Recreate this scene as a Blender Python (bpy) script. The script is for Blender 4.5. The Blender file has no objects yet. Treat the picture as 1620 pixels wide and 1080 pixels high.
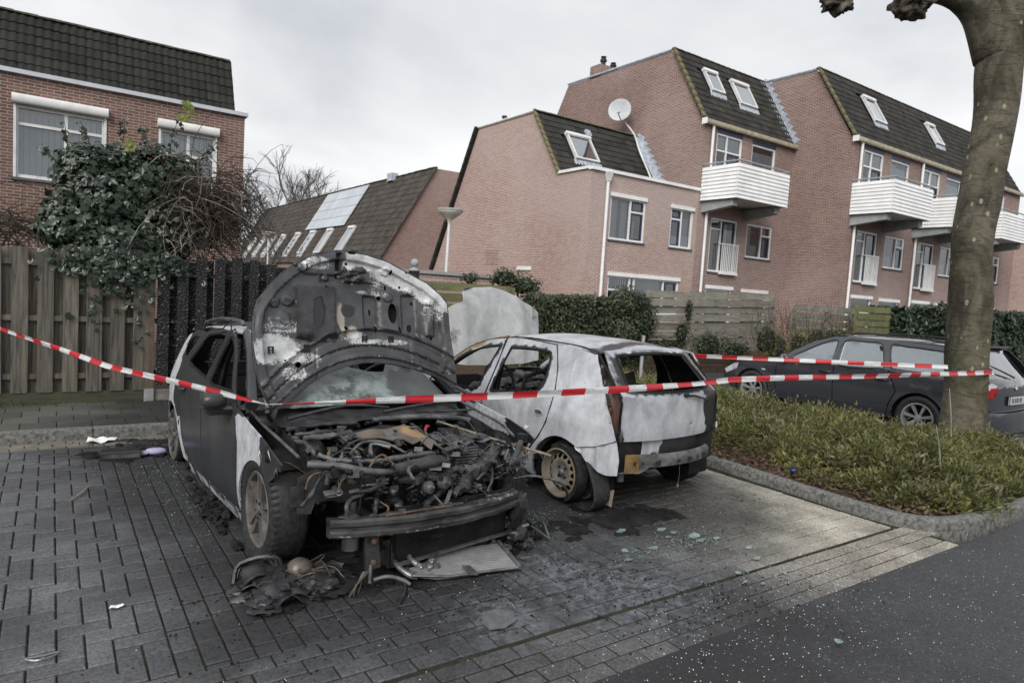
import bpy, bmesh, math, random
import numpy as np
from mathutils import Vector, Matrix, noise
from mathutils.geometry import delaunay_2d_cdt
R = math.radians
SC = bpy.context.scene
COL = SC.collection

# ------------------------------------------------------------------ camera
H = 1.703
def look(yaw, pitch, roll):
    fw = Vector((math.sin(yaw)*math.cos(pitch), math.cos(yaw)*math.cos(pitch), -math.sin(pitch)))
    r0 = Vector((math.cos(yaw), -math.sin(yaw), 0)); u0 = r0.cross(fw)
    r = r0*math.cos(roll)+u0*math.sin(roll); u = u0*math.cos(roll)-r0*math.sin(roll)
    return Matrix(((r.x, u.x, -fw.x), (r.y, u.y, -fw.y), (r.z, u.z, -fw.z)))
cd = bpy.data.cameras.new('camera'); cam = bpy.data.objects.new('camera', cd); COL.objects.link(cam)
cd.sensor_width = 36; cd.lens = 23.414; cd.clip_start = .05; cd.clip_end = 2000
cam.matrix_world = Matrix.Translation((0, 0, H)) @ look(R(34.7667), R(4.2578), R(3.5564)).to_4x4()
cd.dof.use_dof = True; cd.dof.focus_distance = 4.7; cd.dof.aperture_fstop = 4.0
SC.camera = cam

# ------------------------------------------------------------------ sky and sun (overcast)
SUN_EL, SUN_AZ = R(38), R(232)          # azimuth measured clockwise from +Y
W = bpy.data.worlds.new('World'); SC.world = W; W.use_nodes = True
nt = W.node_tree; nt.nodes.clear()
def wn(t, **k):
    n = nt.nodes.new(t)
    for a, b in k.items(): setattr(n, a, b)
    return n
tc = wn('ShaderNodeTexCoord'); sky = wn('ShaderNodeTexSky', sky_type='NISHITA', sun_disc=False, sun_elevation=SUN_EL, sun_rotation=SUN_AZ, dust_density=4.0)
bg1 = wn('ShaderNodeBackground'); bg1.inputs[1].default_value = .08
nt.links.new(sky.outputs[0], bg1.inputs[0])
# flatten the direction so that cloud cells stretch towards the horizon
sep = wn('ShaderNodeSeparateXYZ'); nt.links.new(tc.outputs['Generated'], sep.inputs[0])
zz = wn('ShaderNodeMath', operation='ABSOLUTE'); nt.links.new(sep.outputs[2], zz.inputs[0])
za = wn('ShaderNodeMath', operation='ADD'); za.inputs[1].default_value = .22; nt.links.new(zz.outputs[0], za.inputs[0])
dx = wn('ShaderNodeMath', operation='DIVIDE'); dy = wn('ShaderNodeMath', operation='DIVIDE')
for d, i in ((dx, 0), (dy, 1)):
    nt.links.new(sep.outputs[i], d.inputs[0]); nt.links.new(za.outputs[0], d.inputs[1])
cmb = wn('ShaderNodeCombineXYZ'); nt.links.new(dx.outputs[0], cmb.inputs[0]); nt.links.new(dy.outputs[0], cmb.inputs[1])
mp = wn('ShaderNodeMapping'); mp.inputs['Location'].default_value = (3.1, .7, 2.0); nt.links.new(cmb.outputs[0], mp.inputs[0])
n1 = wn('ShaderNodeTexNoise'); n1.inputs['Scale'].default_value = .75; n1.inputs['Detail'].default_value = 6; n1.inputs['Roughness'].default_value = .5; n1.inputs['Distortion'].default_value = .3
nt.links.new(mp.outputs[0], n1.inputs['Vector'])
cr = wn('ShaderNodeValToRGB'); nt.links.new(n1.outputs[0], cr.inputs[0])
cr.color_ramp.elements[0].position = .33; cr.color_ramp.elements[0].color = (.30, .315, .34, 1)
cr.color_ramp.elements[1].position = .62; cr.color_ramp.elements[1].color = (.57, .57, .57, 1)
e = cr.color_ramp.elements.new(.48); e.color = (.46, .465, .472, 1)
bg2 = wn('ShaderNodeBackground'); bg2.inputs[1].default_value = 1.0; nt.links.new(cr.outputs[0], bg2.inputs[0])
mx = wn('ShaderNodeMixShader'); mx.inputs[0].default_value = .93
nt.links.new(bg1.outputs[0], mx.inputs[1]); nt.links.new(bg2.outputs[0], mx.inputs[2])
wo = wn('ShaderNodeOutputWorld'); nt.links.new(mx.outputs[0], wo.inputs[0])
sl = bpy.data.lights.new('sun', 'SUN'); sl.energy = 1.5; sl.angle = R(38); sl.color = (1, .97, .93)
so = bpy.data.objects.new('sun', sl); COL.objects.link(so)
sd = Vector((math.sin(SUN_AZ)*math.cos(SUN_EL), math.cos(SUN_AZ)*math.cos(SUN_EL), math.sin(SUN_EL)))
so.rotation_euler = sd.to_track_quat('Z', 'Y').to_euler(); so.location = sd*60
SC.render.engine = 'CYCLES'
SC.view_settings.view_transform = 'Standard'; SC.view_settings.look = 'None'; SC.view_settings.exposure = .92; SC.view_settings.gamma = 1
SC.cycles.max_bounces = 6; SC.cycles.transparent_max_bounces = 12; SC.cycles.caustics_reflective = False; SC.cycles.caustics_refractive = False
SC.cycles.use_denoising = True

# ------------------------------------------------------------------ helpers
rnd = random.Random(11)
def U(a, b): return rnd.uniform(a, b)
def N(x, y=0, z=0): return noise.noise(Vector((x, y, z)))
def clamp(x, a=0., b=1.): return max(a, min(b, x))
def ss(a, b, x):
    t = clamp((x-a)/(b-a)); return t*t*(3-2*t)
def pinp(x, y, poly):
    c = False; j = len(poly)-1
    for i in range(len(poly)):
        xi, yi = poly[i]; xj, yj = poly[j]
        if (yi > y) != (yj > y) and x < (xj-xi)*(y-yi)/(yj-yi)+xi: c = not c
        j = i
    return c

def finish(me, mat, smooth=None):
    nl = len(me.loops)
    if nl:
        co = np.empty(len(me.vertices)*3, 'f'); me.vertices.foreach_get('co', co); co = co.reshape(-1, 3)
        lv = np.empty(nl, 'i'); me.loops.foreach_get('vertex_index', lv)
        pn = np.empty(len(me.polygons)*3, 'f'); me.polygons.foreach_get('normal', pn); pn = np.abs(pn.reshape(-1, 3))
        lt = np.empty(len(me.polygons), 'i'); me.polygons.foreach_get('loop_total', lt)
        ax = np.repeat(pn.argmax(1), lt); p = co[lv]
        uv = np.where((ax == 0)[:, None], p[:, [1, 2]], np.where((ax == 1)[:, None], p[:, [0, 2]], p[:, [0, 1]]))
        me.uv_layers.new(name='UVMap').data.foreach_set('uv', uv.astype('f').ravel())
    if smooth is not None:
        me.shade_smooth()
        if smooth < 179: me.set_sharp_from_angle(angle=R(smooth))
    if mat is not None: me.materials.append(mat)

def link(name, me, parent=None):
    o = bpy.data.objects.new(name, me); COL.objects.link(o)
    if parent is not None: o.parent = parent
    return o
def tag(o, label=None, cat=None, group=None, kind=None):
    if label: o['label'] = label
    if cat: o['category'] = cat
    if group: o['group'] = group
    if kind: o['kind'] = kind
    return o
def empty(name, loc=(0, 0, 0), rz=0, parent=None):
    o = bpy.data.objects.new(name, None); COL.objects.link(o); o.location = loc; o.rotation_euler = (0, 0, rz)
    o.empty_display_size = .2
    if parent is not None: o.parent = parent
    return o

class MB:
    def __init__(s): s.v = []; s.f = []; s.att = {}
    def add(s, vs, fs):
        n = len(s.v); s.v += [tuple(v) for v in vs]; s.f += [tuple(i+n for i in f) for f in fs]; return s
    def box(s, x0, x1, y0, y1, z0, z1):
        return s.add([(x0,y0,z0),(x1,y0,z0),(x1,y1,z0),(x0,y1,z0),(x0,y0,z1),(x1,y0,z1),(x1,y1,z1),(x0,y1,z1)],
                     [(3,2,1,0),(4,5,6,7),(0,1,5,4),(1,2,6,5),(2,3,7,6),(3,0,4,7)])
    def cbox(s, x0, x1, y0, y1, z0, z1, c=.01):
        # box with chamfered top edges
        return s.add([(x0,y0,z0),(x1,y0,z0),(x1,y1,z0),(x0,y1,z0),(x0,y0,z1-c),(x1,y0,z1-c),(x1,y1,z1-c),(x0,y1,z1-c),
                      (x0+c,y0+c,z1),(x1-c,y0+c,z1),(x1-c,y1-c,z1),(x0+c,y1-c,z1)],
                     [(3,2,1,0),(0,1,5,4),(1,2,6,5),(2,3,7,6),(3,0,4,7),(4,5,9,8),(5,6,10,9),(6,7,11,10),(7,4,8,11),(8,9,10,11)])
    def obox(s, c, a, b, d):
        c, a, b, d = map(Vector, (c, a, b, d))
        vs = [c+a*i+b*j+d*k for k in (-1, 1) for i, j in ((-1,-1),(1,-1),(1,1),(-1,1))]
        fs = [(3,2,1,0),(4,5,6,7),(0,1,5,4),(1,2,6,5),(2,3,7,6),(3,0,4,7)]
        if a.cross(b).dot(d) < 0: fs = [f[::-1] for f in fs]
        return s.add(vs, fs)
    def bar(s, p, q, w, t, up=(0, 0, 1)):
        p, q = Vector(p), Vector(q); d = q-p; u = Vector(up)
        sd_ = d.cross(u)
        if sd_.length < 1e-6: sd_ = Vector((1, 0, 0))
        sd_.normalize(); u = sd_.cross(d).normalized()
        return s.obox((p+q)/2, d/2, sd_*w/2, u*t/2)
    def tube(s, pts, r, n=8, caps=True, sub=0):
        pts = [Vector(p) for p in pts]
        rs = list(r) if isinstance(r, (list, tuple)) else [r]*len(pts)
        if sub:
            P, Q = [], []
            m = len(pts)
            for i in range(m-1):
                p0, p1, p2, p3 = pts[max(i-1, 0)], pts[i], pts[i+1], pts[min(i+2, m-1)]
                for k in range(sub):
                    t = k/sub
                    P.append(.5*((2*p1)+(p2-p0)*t+(2*p0-5*p1+4*p2-p3)*t*t+(3*p1-p0-3*p2+p3)*t**3)); Q.append(rs[i]*(1-t)+rs[i+1]*t)
            P.append(pts[-1]); Q.append(rs[-1]); pts, rs = P, Q
        vs, fs = [], []; u = None
        for i, p in enumerate(pts):
            d = (pts[min(i+1, len(pts)-1)]-pts[max(i-1, 0)])
            if d.length < 1e-9: d = Vector((0, 0, 1))
            d.normalize()
            if u is None:
                u = d.cross(Vector((0, 0, 1)))
                if u.length < 1e-3: u = Vector((1, 0, 0))
            u = (u-d*u.dot(d))
            if u.length < 1e-6: u = d.orthogonal()
            u.normalize(); w = d.cross(u)
            for k in range(n):
                a = 2*math.pi*k/n; vs.append(p+(u*math.cos(a)+w*math.sin(a))*rs[i])
        for i in range(len(pts)-1):
            for k in range(n):
                a, b = i*n+k, i*n+(k+1) % n; fs.append((a, b, b+n, a+n))
        if caps: fs.append(tuple(range(n))[::-1]); fs.append(tuple(range((len(pts)-1)*n, len(pts)*n)))
        return s.add(vs, fs)
    def lathe(s, prof, c=(0, 0, 0), ax=(0, 0, 1), n=24, closed=False, a0=0, a1=2*math.pi):
        ax = Vector(ax).normalized(); u = ax.orthogonal().normalized(); w = ax.cross(u); c = Vector(c)
        full = abs(a1-a0-2*math.pi) < 1e-6; m = n if full else n+1
        vs = []
        for r, h in prof:
            for k in range(m):
                a = a0+(a1-a0)*k/n; vs.append(c+ax*h+(u*math.cos(a)+w*math.sin(a))*max(r, 1e-4))
        fs = []; L = len(prof)
        for i in range(L if closed else L-1):
            j = (i+1) % L
            for k in range(n):
                k2 = (k+1) % m; fs.append((i*m+k, i*m+k2, j*m+k2, j*m+k))
        return s.add(vs, fs)
    def lump(s, c, rad, seed=0, amp=.3, fr=3., lev=2):
        bm = bmesh.new(); bmesh.ops.create_icosphere(bm, subdivisions=lev, radius=1)
        vs = []
        for v in bm.verts:
            d = v.co; k = 1+amp*(N(d.x*fr+seed*7.3, d.y*fr+seed, d.z*fr)+.5*N(d.x*fr*2.3+seed, d.y*fr*2.3, d.z*fr*2.3+seed*3))
            vs.append((c[0]+d.x*rad[0]*k, c[1]+d.y*rad[1]*k, c[2]+d.z*rad[2]*k))
        fs = [tuple(v.index for v in f.verts) for f in bm.faces]; bm.free()
        return s.add(vs, fs)
    def xf(s, m):
        s.v = [tuple(m @ Vector(v)) for v in s.v]; return s
    def build(s, name, mat, parent=None, smooth=None, solid=0, offs=0, mesh_only=False):
        me = bpy.data.meshes.new(name); me.from_pydata(s.v, [], s.f); me.validate(); me.update()
        for k, vals in s.att.items():
            if len(vals) == len(me.vertices):
                a = me.attributes.new(k, 'FLOAT', 'POINT'); a.data.foreach_set('value', vals)
        finish(me, mat, smooth)
        if mesh_only: return me
        o = link(name, me, parent)
        if solid:
            m = o.modifiers.new('s', 'SOLIDIFY'); m.thickness = solid; m.offset = offs; m.use_even_offset = False
            m = o.modifiers.new('e', 'EDGE_SPLIT'); m.split_angle = R(40)
        return o

def sheet(outline, holes, fn, step, jit=.15, att=None, flip=False):
    """triangulated panel: 2-D outline with holes, mapped to space by fn(u,v)"""
    pts, edges = [], []
    def ring(poly):
        n0 = len(pts); out = []
        for i, (a, b) in enumerate(poly):
            c, d = poly[(i+1) % len(poly)]; L = math.hypot(c-a, d-b); k = max(1, int(L/step))
            for t in range(k): out.append((a+(c-a)*t/k, b+(d-b)*t/k))
        pts.extend(out); m = len(out)
        edges.extend((n0+i, n0+(i+1) % m) for i in range(m))
    ring(outline)
    for h in holes: ring(h)
    xs = [p[0] for p in outline]; ys = [p[1] for p in outline]
    rr = random.Random(5)
    near = {}
    for p in pts: near.setdefault((int(p[0]//step), int(p[1]//step)), []).append(p)
    x = min(xs); row = 0
    while x < max(xs):
        y = min(ys)+(step/2 if row % 2 else 0)
        while y < max(ys):
            a, b = x+rr.uniform(-jit, jit)*step, y+rr.uniform(-jit, jit)*step
            if pinp(a, b, outline) and not any(pinp(a, b, h) for h in holes):
                i, j = int(a//step), int(b//step)
                if not any((a-q[0])**2+(b-q[1])**2 < (step*.5)**2 for di in (-1, 0, 1) for dj in (-1, 0, 1) for q in near.get((i+di, j+dj), ())):
                    pts.append((a, b))
            y += step
        x += step; row += 1
    r = delaunay_2d_cdt([Vector(p) for p in pts], edges, [], 0, 1e-6)
    vs = r[0]; m = MB(); m.uv2 = [(v.x, v.y) for v in vs]
    m.v = [tuple(fn(v.x, v.y)) for v in vs]
    for f in r[2]:
        cx = sum(vs[i].x for i in f)/len(f); cy = sum(vs[i].y for i in f)/len(f)
        if pinp(cx, cy, outline) and not any(pinp(cx, cy, h) for h in holes): m.f.append(tuple(f[::-1] if flip else f))
    if att:
        for k, g in att.items(): m.att[k] = [float(g(u, v)) for u, v in m.uv2]
    return m

# ------------------------------------------------------------------ materials
class NT:
    def __init__(s, name):
        s.m = bpy.data.materials.new(name); s.m.use_nodes = True; s.t = s.m.node_tree; s.t.nodes.clear()
        s.out = s.t.nodes.new('ShaderNodeOutputMaterial')
    def n(s, t, ins=None, **k):
        n = s.t.nodes.new(t)
        for a, b in k.items(): setattr(n, a, b)
        for a, b in (ins or {}).items():
            if hasattr(b, 'is_output') or isinstance(b, bpy.types.NodeSocket): s.t.links.new(b, n.inputs[a])
            else: n.inputs[a].default_value = b
        return n
    def coord(s, kind='Object'):
        if not hasattr(s, '_tc'): s._tc = s.n('ShaderNodeTexCoord')
        return s._tc.outputs[kind]
    def noise(s, scale, detail=4, rough=.55, kind='Object', dist=0, vec=None):
        return s.n('ShaderNodeTexNoise', {'Vector': vec or s.coord(kind), 'Scale': scale, 'Detail': detail, 'Roughness': rough, 'Distortion': dist}).outputs[0]
    def scaled(s, v, kind='Object'):
        return s.n('ShaderNodeMapping', {'Vector': s.coord(kind), 'Scale': v}).outputs[0]
    def ramp(s, fac, *stops):
        n = s.n('ShaderNodeValToRGB', {'Fac': fac}); e = n.color_ramp.elements
        while len(e) < len(stops): e.new(.5)
        for i, (p, c) in enumerate(stops):
            e[i].position = p; e[i].color = (c, c, c, 1) if not isinstance(c, tuple) else (*c, 1)
        return n.outputs[0]
    def mix(s, fac, a, b, mode='MIX'):
        n = s.n('ShaderNodeMix', data_type='RGBA', blend_type=mode)
        for i, v in ((0, fac), (6, a), (7, b)):
            if isinstance(v, bpy.types.NodeSocket): s.t.links.new(v, n.inputs[i])
            elif i == 0: n.inputs[0].default_value = v
            else: n.inputs[i].default_value = (*v, 1) if len(v) == 3 else v
        return n.outputs[2]
    def math(s, op, a, b=0., clamp=False):
        n = s.n('ShaderNodeMath', operation=op, use_clamp=clamp)
        for i, v in ((0, a), (1, b)):
            if isinstance(v, bpy.types.NodeSocket): s.t.links.new(v, n.inputs[i])
            else: n.inputs[i].default_value = v
        return n.outputs[0]
    def attr(s, name): return s.n('ShaderNodeAttribute', attribute_name=name).outputs['Fac']
    def bump(s, h, dist, strength=1., normal=None):
        n = s.n('ShaderNodeBump', {'Height': h, 'Distance': dist, 'Strength': strength})
        if normal is not None: s.t.links.new(normal, n.inputs['Normal'])
        return n.outputs[0]
    def rand(s): return s.n('ShaderNodeObjectInfo').outputs['Random']
    def bsdf(s, **k):
        b = s.n('ShaderNodeBsdfPrincipled')
        names = dict(col='Base Color', rough='Roughness', metal='Metallic', nor='Normal', spec='Specular IOR Level', alpha='Alpha', trans='Transmission Weight', emit='Emission Color', estr='Emission Strength', coat='Coat Weight', sub='Subsurface Weight', ior='IOR')
        for a, v in k.items():
            i = b.inputs[names[a]]
            if isinstance(v, bpy.types.NodeSocket): s.t.links.new(v, i)
            elif isinstance(v, tuple): i.default_value = (*v, 1)
            else: i.default_value = v
        s.t.links.new(b.outputs[0], s.out.inputs[0]); return s.m

def plain(name, col, rough=.6, var=.12, scale=6., metal=0., bump=.0, spec=.5):
    t = NT(name); a = t.noise(scale, 5, .6)
    c0 = tuple(x*(1-var*1.6) for x in col); c1 = tuple(min(1, x*(1+var*1.6)) for x in col)
    c = t.mix(t.ramp(a, (.3, 0.), (.7, 1.)), c0, c1)
    k = dict(col=c, rough=rough, metal=metal, spec=spec)
    if bump: k['nor'] = t.bump(t.noise(scale*6, 4, .6), bump)
    return t.bsdf(**k)

def brick_mat(name, c1, c2, mortar, dirt=.35, pale=.0):
    t = NT(name); uv = t.coord('UV')
    b = t.n('ShaderNodeTexBrick', {'Vector': uv, 'Color1': (*c1, 1), 'Color2': (*c2, 1), 'Mortar': (*mortar, 1), 'Scale': 1.0, 'Mortar Size': .009, 'Mortar Smooth': .2, 'Bias': .0, 'Brick Width': .22, 'Row Height': .0625})
    col = b.outputs[0]
    big = t.ramp(t.noise(.3, 5, .55, vec=t.scaled((1, 1, .35))), (.4, 0.), (.75, 1.))
    col = t.mix(t.math('MULTIPLY', big, dirt), col, tuple(x*.45 for x in c1))
    fine = t.noise(14, 4, .75); col = t.mix(.25, col, t.ramp(fine, (.25, .25), (.75, .75)), 'OVERLAY')
    if pale:
        pl = t.ramp(t.noise(.22, 3, .5, vec=t.scaled((1, 1, 1.4))), (.42, 0.), (.70, 1.))
        col = t.mix(t.math('MULTIPLY', pl, pale), col, (.50, .43, .405))
    nor = t.bump(t.math('SUBTRACT', 1., b.outputs[1]), .006, .8)
    n2 = t.bump(fine, .003, .5, nor)
    return t.bsdf(col=col, rough=.9, nor=n2, spec=.25)
# ------------------------------------------------------------------ shared materials
def stain_mask(t, spots, nscale=1.6, namp=.55):
    """1 where soot lies: union of soft discs (x, y, inner, outer) broken by noise, in world metres"""
    g = t.n('ShaderNodeNewGeometry').outputs['Position']; acc = None
    nz = t.math('MULTIPLY', t.math('SUBTRACT', t.n('ShaderNodeTexNoise', {'Vector': g, 'Scale': nscale, 'Detail': 6, 'Roughness': .65}).outputs[0], .5), namp*2)
    for x, y, a, b in spots:
        d = t.n('ShaderNodeVectorMath', {0: g, 1: (x, y, 0)}, operation='DISTANCE').outputs['Value']
        d = t.math('ADD', d, nz)
        m = t.n('ShaderNodeMapRange', {0: d, 1: a, 2: b, 3: 1., 4: 0.}, interpolation_type='SMOOTHSTEP').outputs[0]
        acc = m if acc is None else t.math('MAXIMUM', acc, m)
    return acc, g
SOOT = [(1.9, 3.85, 1.0, 1.9), (2.6, 2.75, .1, .8), (.95, 3.3, .2, .8), (1.7, 5.6, 1.1, 1.9), (1.2, 6.9, .7, 1.6), (4.1, 4.1, .9, 1.7), (4.2, 5.6, 1., 1.8), (2.6, 3.0, .3, 1.2), (3.0, 2.3, .1, .8), (3.1, 4.4, .5, 1.3)]
def paver_mat(name, base, warm, sandy=0., moss=0., grav=0.):
    t = NT(name)
    r = t.math('FRACT', t.math('ADD', t.attr('pr'), t.rand()))
    c = t.mix(r, tuple(x*.78 for x in base), tuple(x*1.22 for x in base))
    m, g = stain_mask(t, SOOT)
    # towards the planting bed the stones are clean and sandy
    sx = t.n('ShaderNodeSeparateXYZ', {0: g})
    nb = t.n('ShaderNodeTexNoise', {'Vector': g, 'Scale': 1.1, 'Detail': 5, 'Roughness': .6}).outputs[0]
    cl = t.n('ShaderNodeMapRange', {0: t.math('ADD', sx.outputs[0], t.math('MULTIPLY', nb, .9)), 1: 3.8, 2: 5.3, 3: 0., 4: 1.}).outputs[0]
    c = t.mix(cl, c, t.mix(r, tuple(x*.85 for x in warm), tuple(x*1.15 for x in warm)))
    if grav:
        v = t.n('ShaderNodeTexVoronoi', {'Vector': g, 'Scale': 95., 'Randomness': 1.})
        sp = t.ramp(v.outputs['Distance'], (.22, 1.), (.42, 0.)); hue = t.n('ShaderNodeSeparateXYZ', {0: v.outputs['Color']}).outputs[0]
        c = t.mix(t.math('MULTIPLY', t.math('MULTIPLY', sp, hue), t.math('ADD', .18, t.math('MULTIPLY', cl, .75))), c, (.62, .57, .48))
    f1 = t.n('ShaderNodeTexNoise', {'Vector': g, 'Scale': 62., 'Detail': 6, 'Roughness': .85}).outputs[0]
    c = t.mix(.85, c, t.ramp(f1, (.36, .10), (.64, .90)), 'OVERLAY')
    f2 = t.n('ShaderNodeTexNoise', {'Vector': g, 'Scale': 2.3, 'Detail': 5, 'Roughness': .6}).outputs[0]
    c = t.mix(.5, c, t.ramp(f2, (.32, .22), (.68, .80)), 'OVERLAY')
    wv = t.n('ShaderNodeTexVoronoi', {'Vector': g, 'Scale': 46., 'Randomness': 1.})
    wsp = t.math('MULTIPLY', t.ramp(wv.outputs['Distance'], (.08, 1.), (.17, 0.)), t.ramp(t.n('ShaderNodeSeparateXYZ', {0: wv.outputs['Color']}).outputs[2], (.80, 0.), (.88, .6)))
    c = t.mix(wsp, c, (.30, .30, .29))
    blot = t.n('ShaderNodeTexNoise', {'Vector': g, 'Scale': 7., 'Detail': 6, 'Roughness': .7}).outputs[0]
    c = t.mix(t.ramp(blot, (.52, 0.), (.75, .4)), c, tuple(x*.45 for x in base))
    # soot crumbs
    cr_ = t.n('ShaderNodeTexNoise', {'Vector': g, 'Scale': 34., 'Detail': 5, 'Roughness': .75}).outputs[0]
    crm = t.math('MULTIPLY', t.ramp(cr_, (.53, 0.), (.6, 1.)), t.math('ADD', .05, t.math('MULTIPLY', m, .7)))
    c = t.mix(t.math('MULTIPLY', m, .80), c, (.016, .0165, .0185))
    c = t.mix(crm, c, (.008, .008, .008))
    # pale extinguisher powder dried in patches in front of the cars
    p, _ = stain_mask(t, [(1.95, 2.75, .05, .42), (2.75, 2.7, .1, .8), (2.55, 3.1, .05, .5)], 6., .35)
    pn = t.n('ShaderNodeTexNoise', {'Vector': g, 'Scale': 14., 'Detail': 6, 'Roughness': .75}).outputs[0]
    c = t.mix(t.math('MULTIPLY', t.math('MULTIPLY', p, t.ramp(pn, (.42, 0.), (.62, 1.))), .5), c, (.26, .28, .32))
    nor = t.bump(f1, .003, .8)
    return t.bsdf(col=c, rough=t.ramp(blot, (.3, .42), (.7, .72)), nor=nor, spec=.5)
M_PAV = paver_mat('concrete_paver', (.092, .095, .101), (.32, .30, .25))
M_PAVG = paver_mat('washed_gravel_paver', (.080, .081, .085), (.24, .22, .185), grav=1.)
M_PAVS = plain('sandy_paver', (.13, .12, .10), .9, .3, 5, bump=.001)
def soil_mat(name, c0, c1, scale=8.):
    t = NT(name); a = t.noise(scale, 6, .7); b = t.noise(scale*8, 4, .7)
    c = t.mix(t.ramp(a, (.35, 0.), (.65, 1.)), c0, c1); c = t.mix(.4, c, t.ramp(b, (.3, .2), (.7, .8)), 'OVERLAY')
    return t.bsdf(col=c, rough=.95, nor=t.bump(b, .01), spec=.2)
M_JOINT = soil_mat('mossy_joint_sand', (.014, .014, .011), (.040, .042, .026), 6)
M_SOIL = soil_mat('bed_soil', (.035, .026, .018), (.08, .055, .035))
M_GROUND = soil_mat('far_ground', (.06, .06, .05), (.10, .10, .08), .5)
def asphalt_mat():
    t = NT('asphalt'); g = t.n('ShaderNodeNewGeometry').outputs['Position']
    f = t.n('ShaderNodeTexNoise', {'Vector': g, 'Scale': 58., 'Detail': 6, 'Roughness': .88}).outputs[0]
    v = t.n('ShaderNodeTexVoronoi', {'Vector': g, 'Scale': 62., 'Randomness': 1.})
    sp = t.math('MULTIPLY', t.ramp(v.outputs['Distance'], (.12, 1.), (.26, 0.)), t.ramp(t.n('ShaderNodeSeparateXYZ', {0: v.outputs['Color']}).outputs[0], (.72, 0.), (.85, 1.)))
    big = t.n('ShaderNodeTexNoise', {'Vector': g, 'Scale': 1.3, 'Detail': 7, 'Roughness': .7}).outputs[0]
    c = t.mix(t.ramp(big, (.38, 0.), (.62, 1.)), (.024, .026, .030), (.044, .046, .051))
    c = t.mix(.8, c, t.ramp(f, (.38, .1), (.64, .9)), 'OVERLAY')
    c = t.mix(sp, c, (.30, .30, .29))
    m, _ = stain_mask(t, [(2.6, 1.95, .1, 1.0), (3.3, 2.1, .05, .7)], 3., .5)
    c = t.mix(t.math('MULTIPLY', m, .75), c, (.012, .012, .013))
    return t.bsdf(col=c, rough=t.ramp(big, (.35, .45), (.7, .7)), nor=t.bump(f, .004, .8), spec=.45)
M_ASPH = asphalt_mat()
M_KERB = plain('kerb_concrete', (.125, .125, .118), .9, .45, 32, bump=.004)
def slab_mat():
    t = NT('pavement_slab'); g = t.n('ShaderNodeNewGeometry').outputs['Position']
    c = t.mix(t.rand(), (.062, .062, .058), (.10, .10, .09)); f = t.noise(60, 4, .7)
    b = t.n('ShaderNodeTexNoise', {'Vector': g, 'Scale': 2.2, 'Detail': 6, 'Roughness': .65}).outputs[0]
    c = t.mix(t.ramp(b, (.5, 0.), (.7, .7)), c, (.045, .05, .03)); c = t.mix(.4, c, t.ramp(f, (.3, .25), (.7, .75)), 'OVERLAY')
    m, _ = stain_mask(t, [(1.1, 7.4, .7, 1.6), (1.6, 9., .6, 1.5)], 2., .5)
    c = t.mix(t.math('MULTIPLY', m, .8), c, (.015, .015, .015))
    return t.bsdf(col=c, rough=.9, nor=t.bump(f, .002), spec=.3)
M_SLAB = slab_mat()
M_BRK_L = brick_mat('brick_left_house', (.145, .076, .06), (.235, .13, .106), (.36, .325, .295), .35)
M_BRK_A = brick_mat('brick_low_house', (.29, .162, .132), (.41, .25, .21), (.62, .58, .55), .2, .45)
M_BRK_B = brick_mat('brick_flats', (.175, .092, .075), (.29, .165, .138), (.46, .425, .40), .4, .3)
M_BRK_E = brick_mat('brick_far_house', (.25, .13, .105), (.37, .21, .175), (.42, .385, .36), .3, .35)
M_WHITE = plain('white_paint', (.80, .81, .81), .45, .06, 2)
M_WHITE2 = plain('aged_white_paint', (.68, .69, .68), .55, .1, 3)
M_CREAM = plain('cream_gutter', (.38, .34, .25), .6, .2, 4)
M_FASCIA = plain('grey_white_fascia', (.52, .55, .60), .5, .1, 2)
M_LEAD = plain('lead_flashing', (.40, .44, .50), .55, .25, 9)
M_SILLD = plain('dark_sill', (.09, .09, .095), .7, .2, 8)
M_GREYC = plain('grey_concrete', (.30, .32, .32), .85, .12, 3)
M_DARK = plain('dark_opening', (.012, .012, .014), .8, .1, 3)
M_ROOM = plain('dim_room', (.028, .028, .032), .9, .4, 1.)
M_NAVY = plain('navy_sash_paint', (.035, .045, .09), .5, .1, 3)
M_BLIND = plain('pale_blind', (.66, .70, .74), .8, .06, 2)
M_CURT = plain('grey_curtain', (.42, .43, .45), .9, .12, 3)
M_METAL = plain('galvanised_metal', (.45, .47, .48), .45, .15, 6, metal=.6)
M_BLKP = plain('black_plastic', (.015, .015, .016), .55, .3, 8)
def pane_mat(name='window_pane', tint=(.72, .78, .80), k=.10):
    t = NT(name); tr = t.n('ShaderNodeBsdfTransparent', {'Color': (*tint, 1)}); gl = t.n('ShaderNodeBsdfGlossy', {'Color': (.95, .97, 1, 1), 'Roughness': .03})
    fr = t.n('ShaderNodeFresnel', {'IOR': 1.5}).outputs[0]
    f = t.math('ADD', t.math('MULTIPLY', fr, .85), k, True)
    mx_ = t.n('ShaderNodeMixShader', {0: f, 1: tr.outputs[0], 2: gl.outputs[0]}); t.t.links.new(mx_.outputs[0], t.out.inputs[0]); return t.m
M_PANE = pane_mat(); M_PANE2 = pane_mat('roof_window_pane', (.3, .33, .36), .5)
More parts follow.
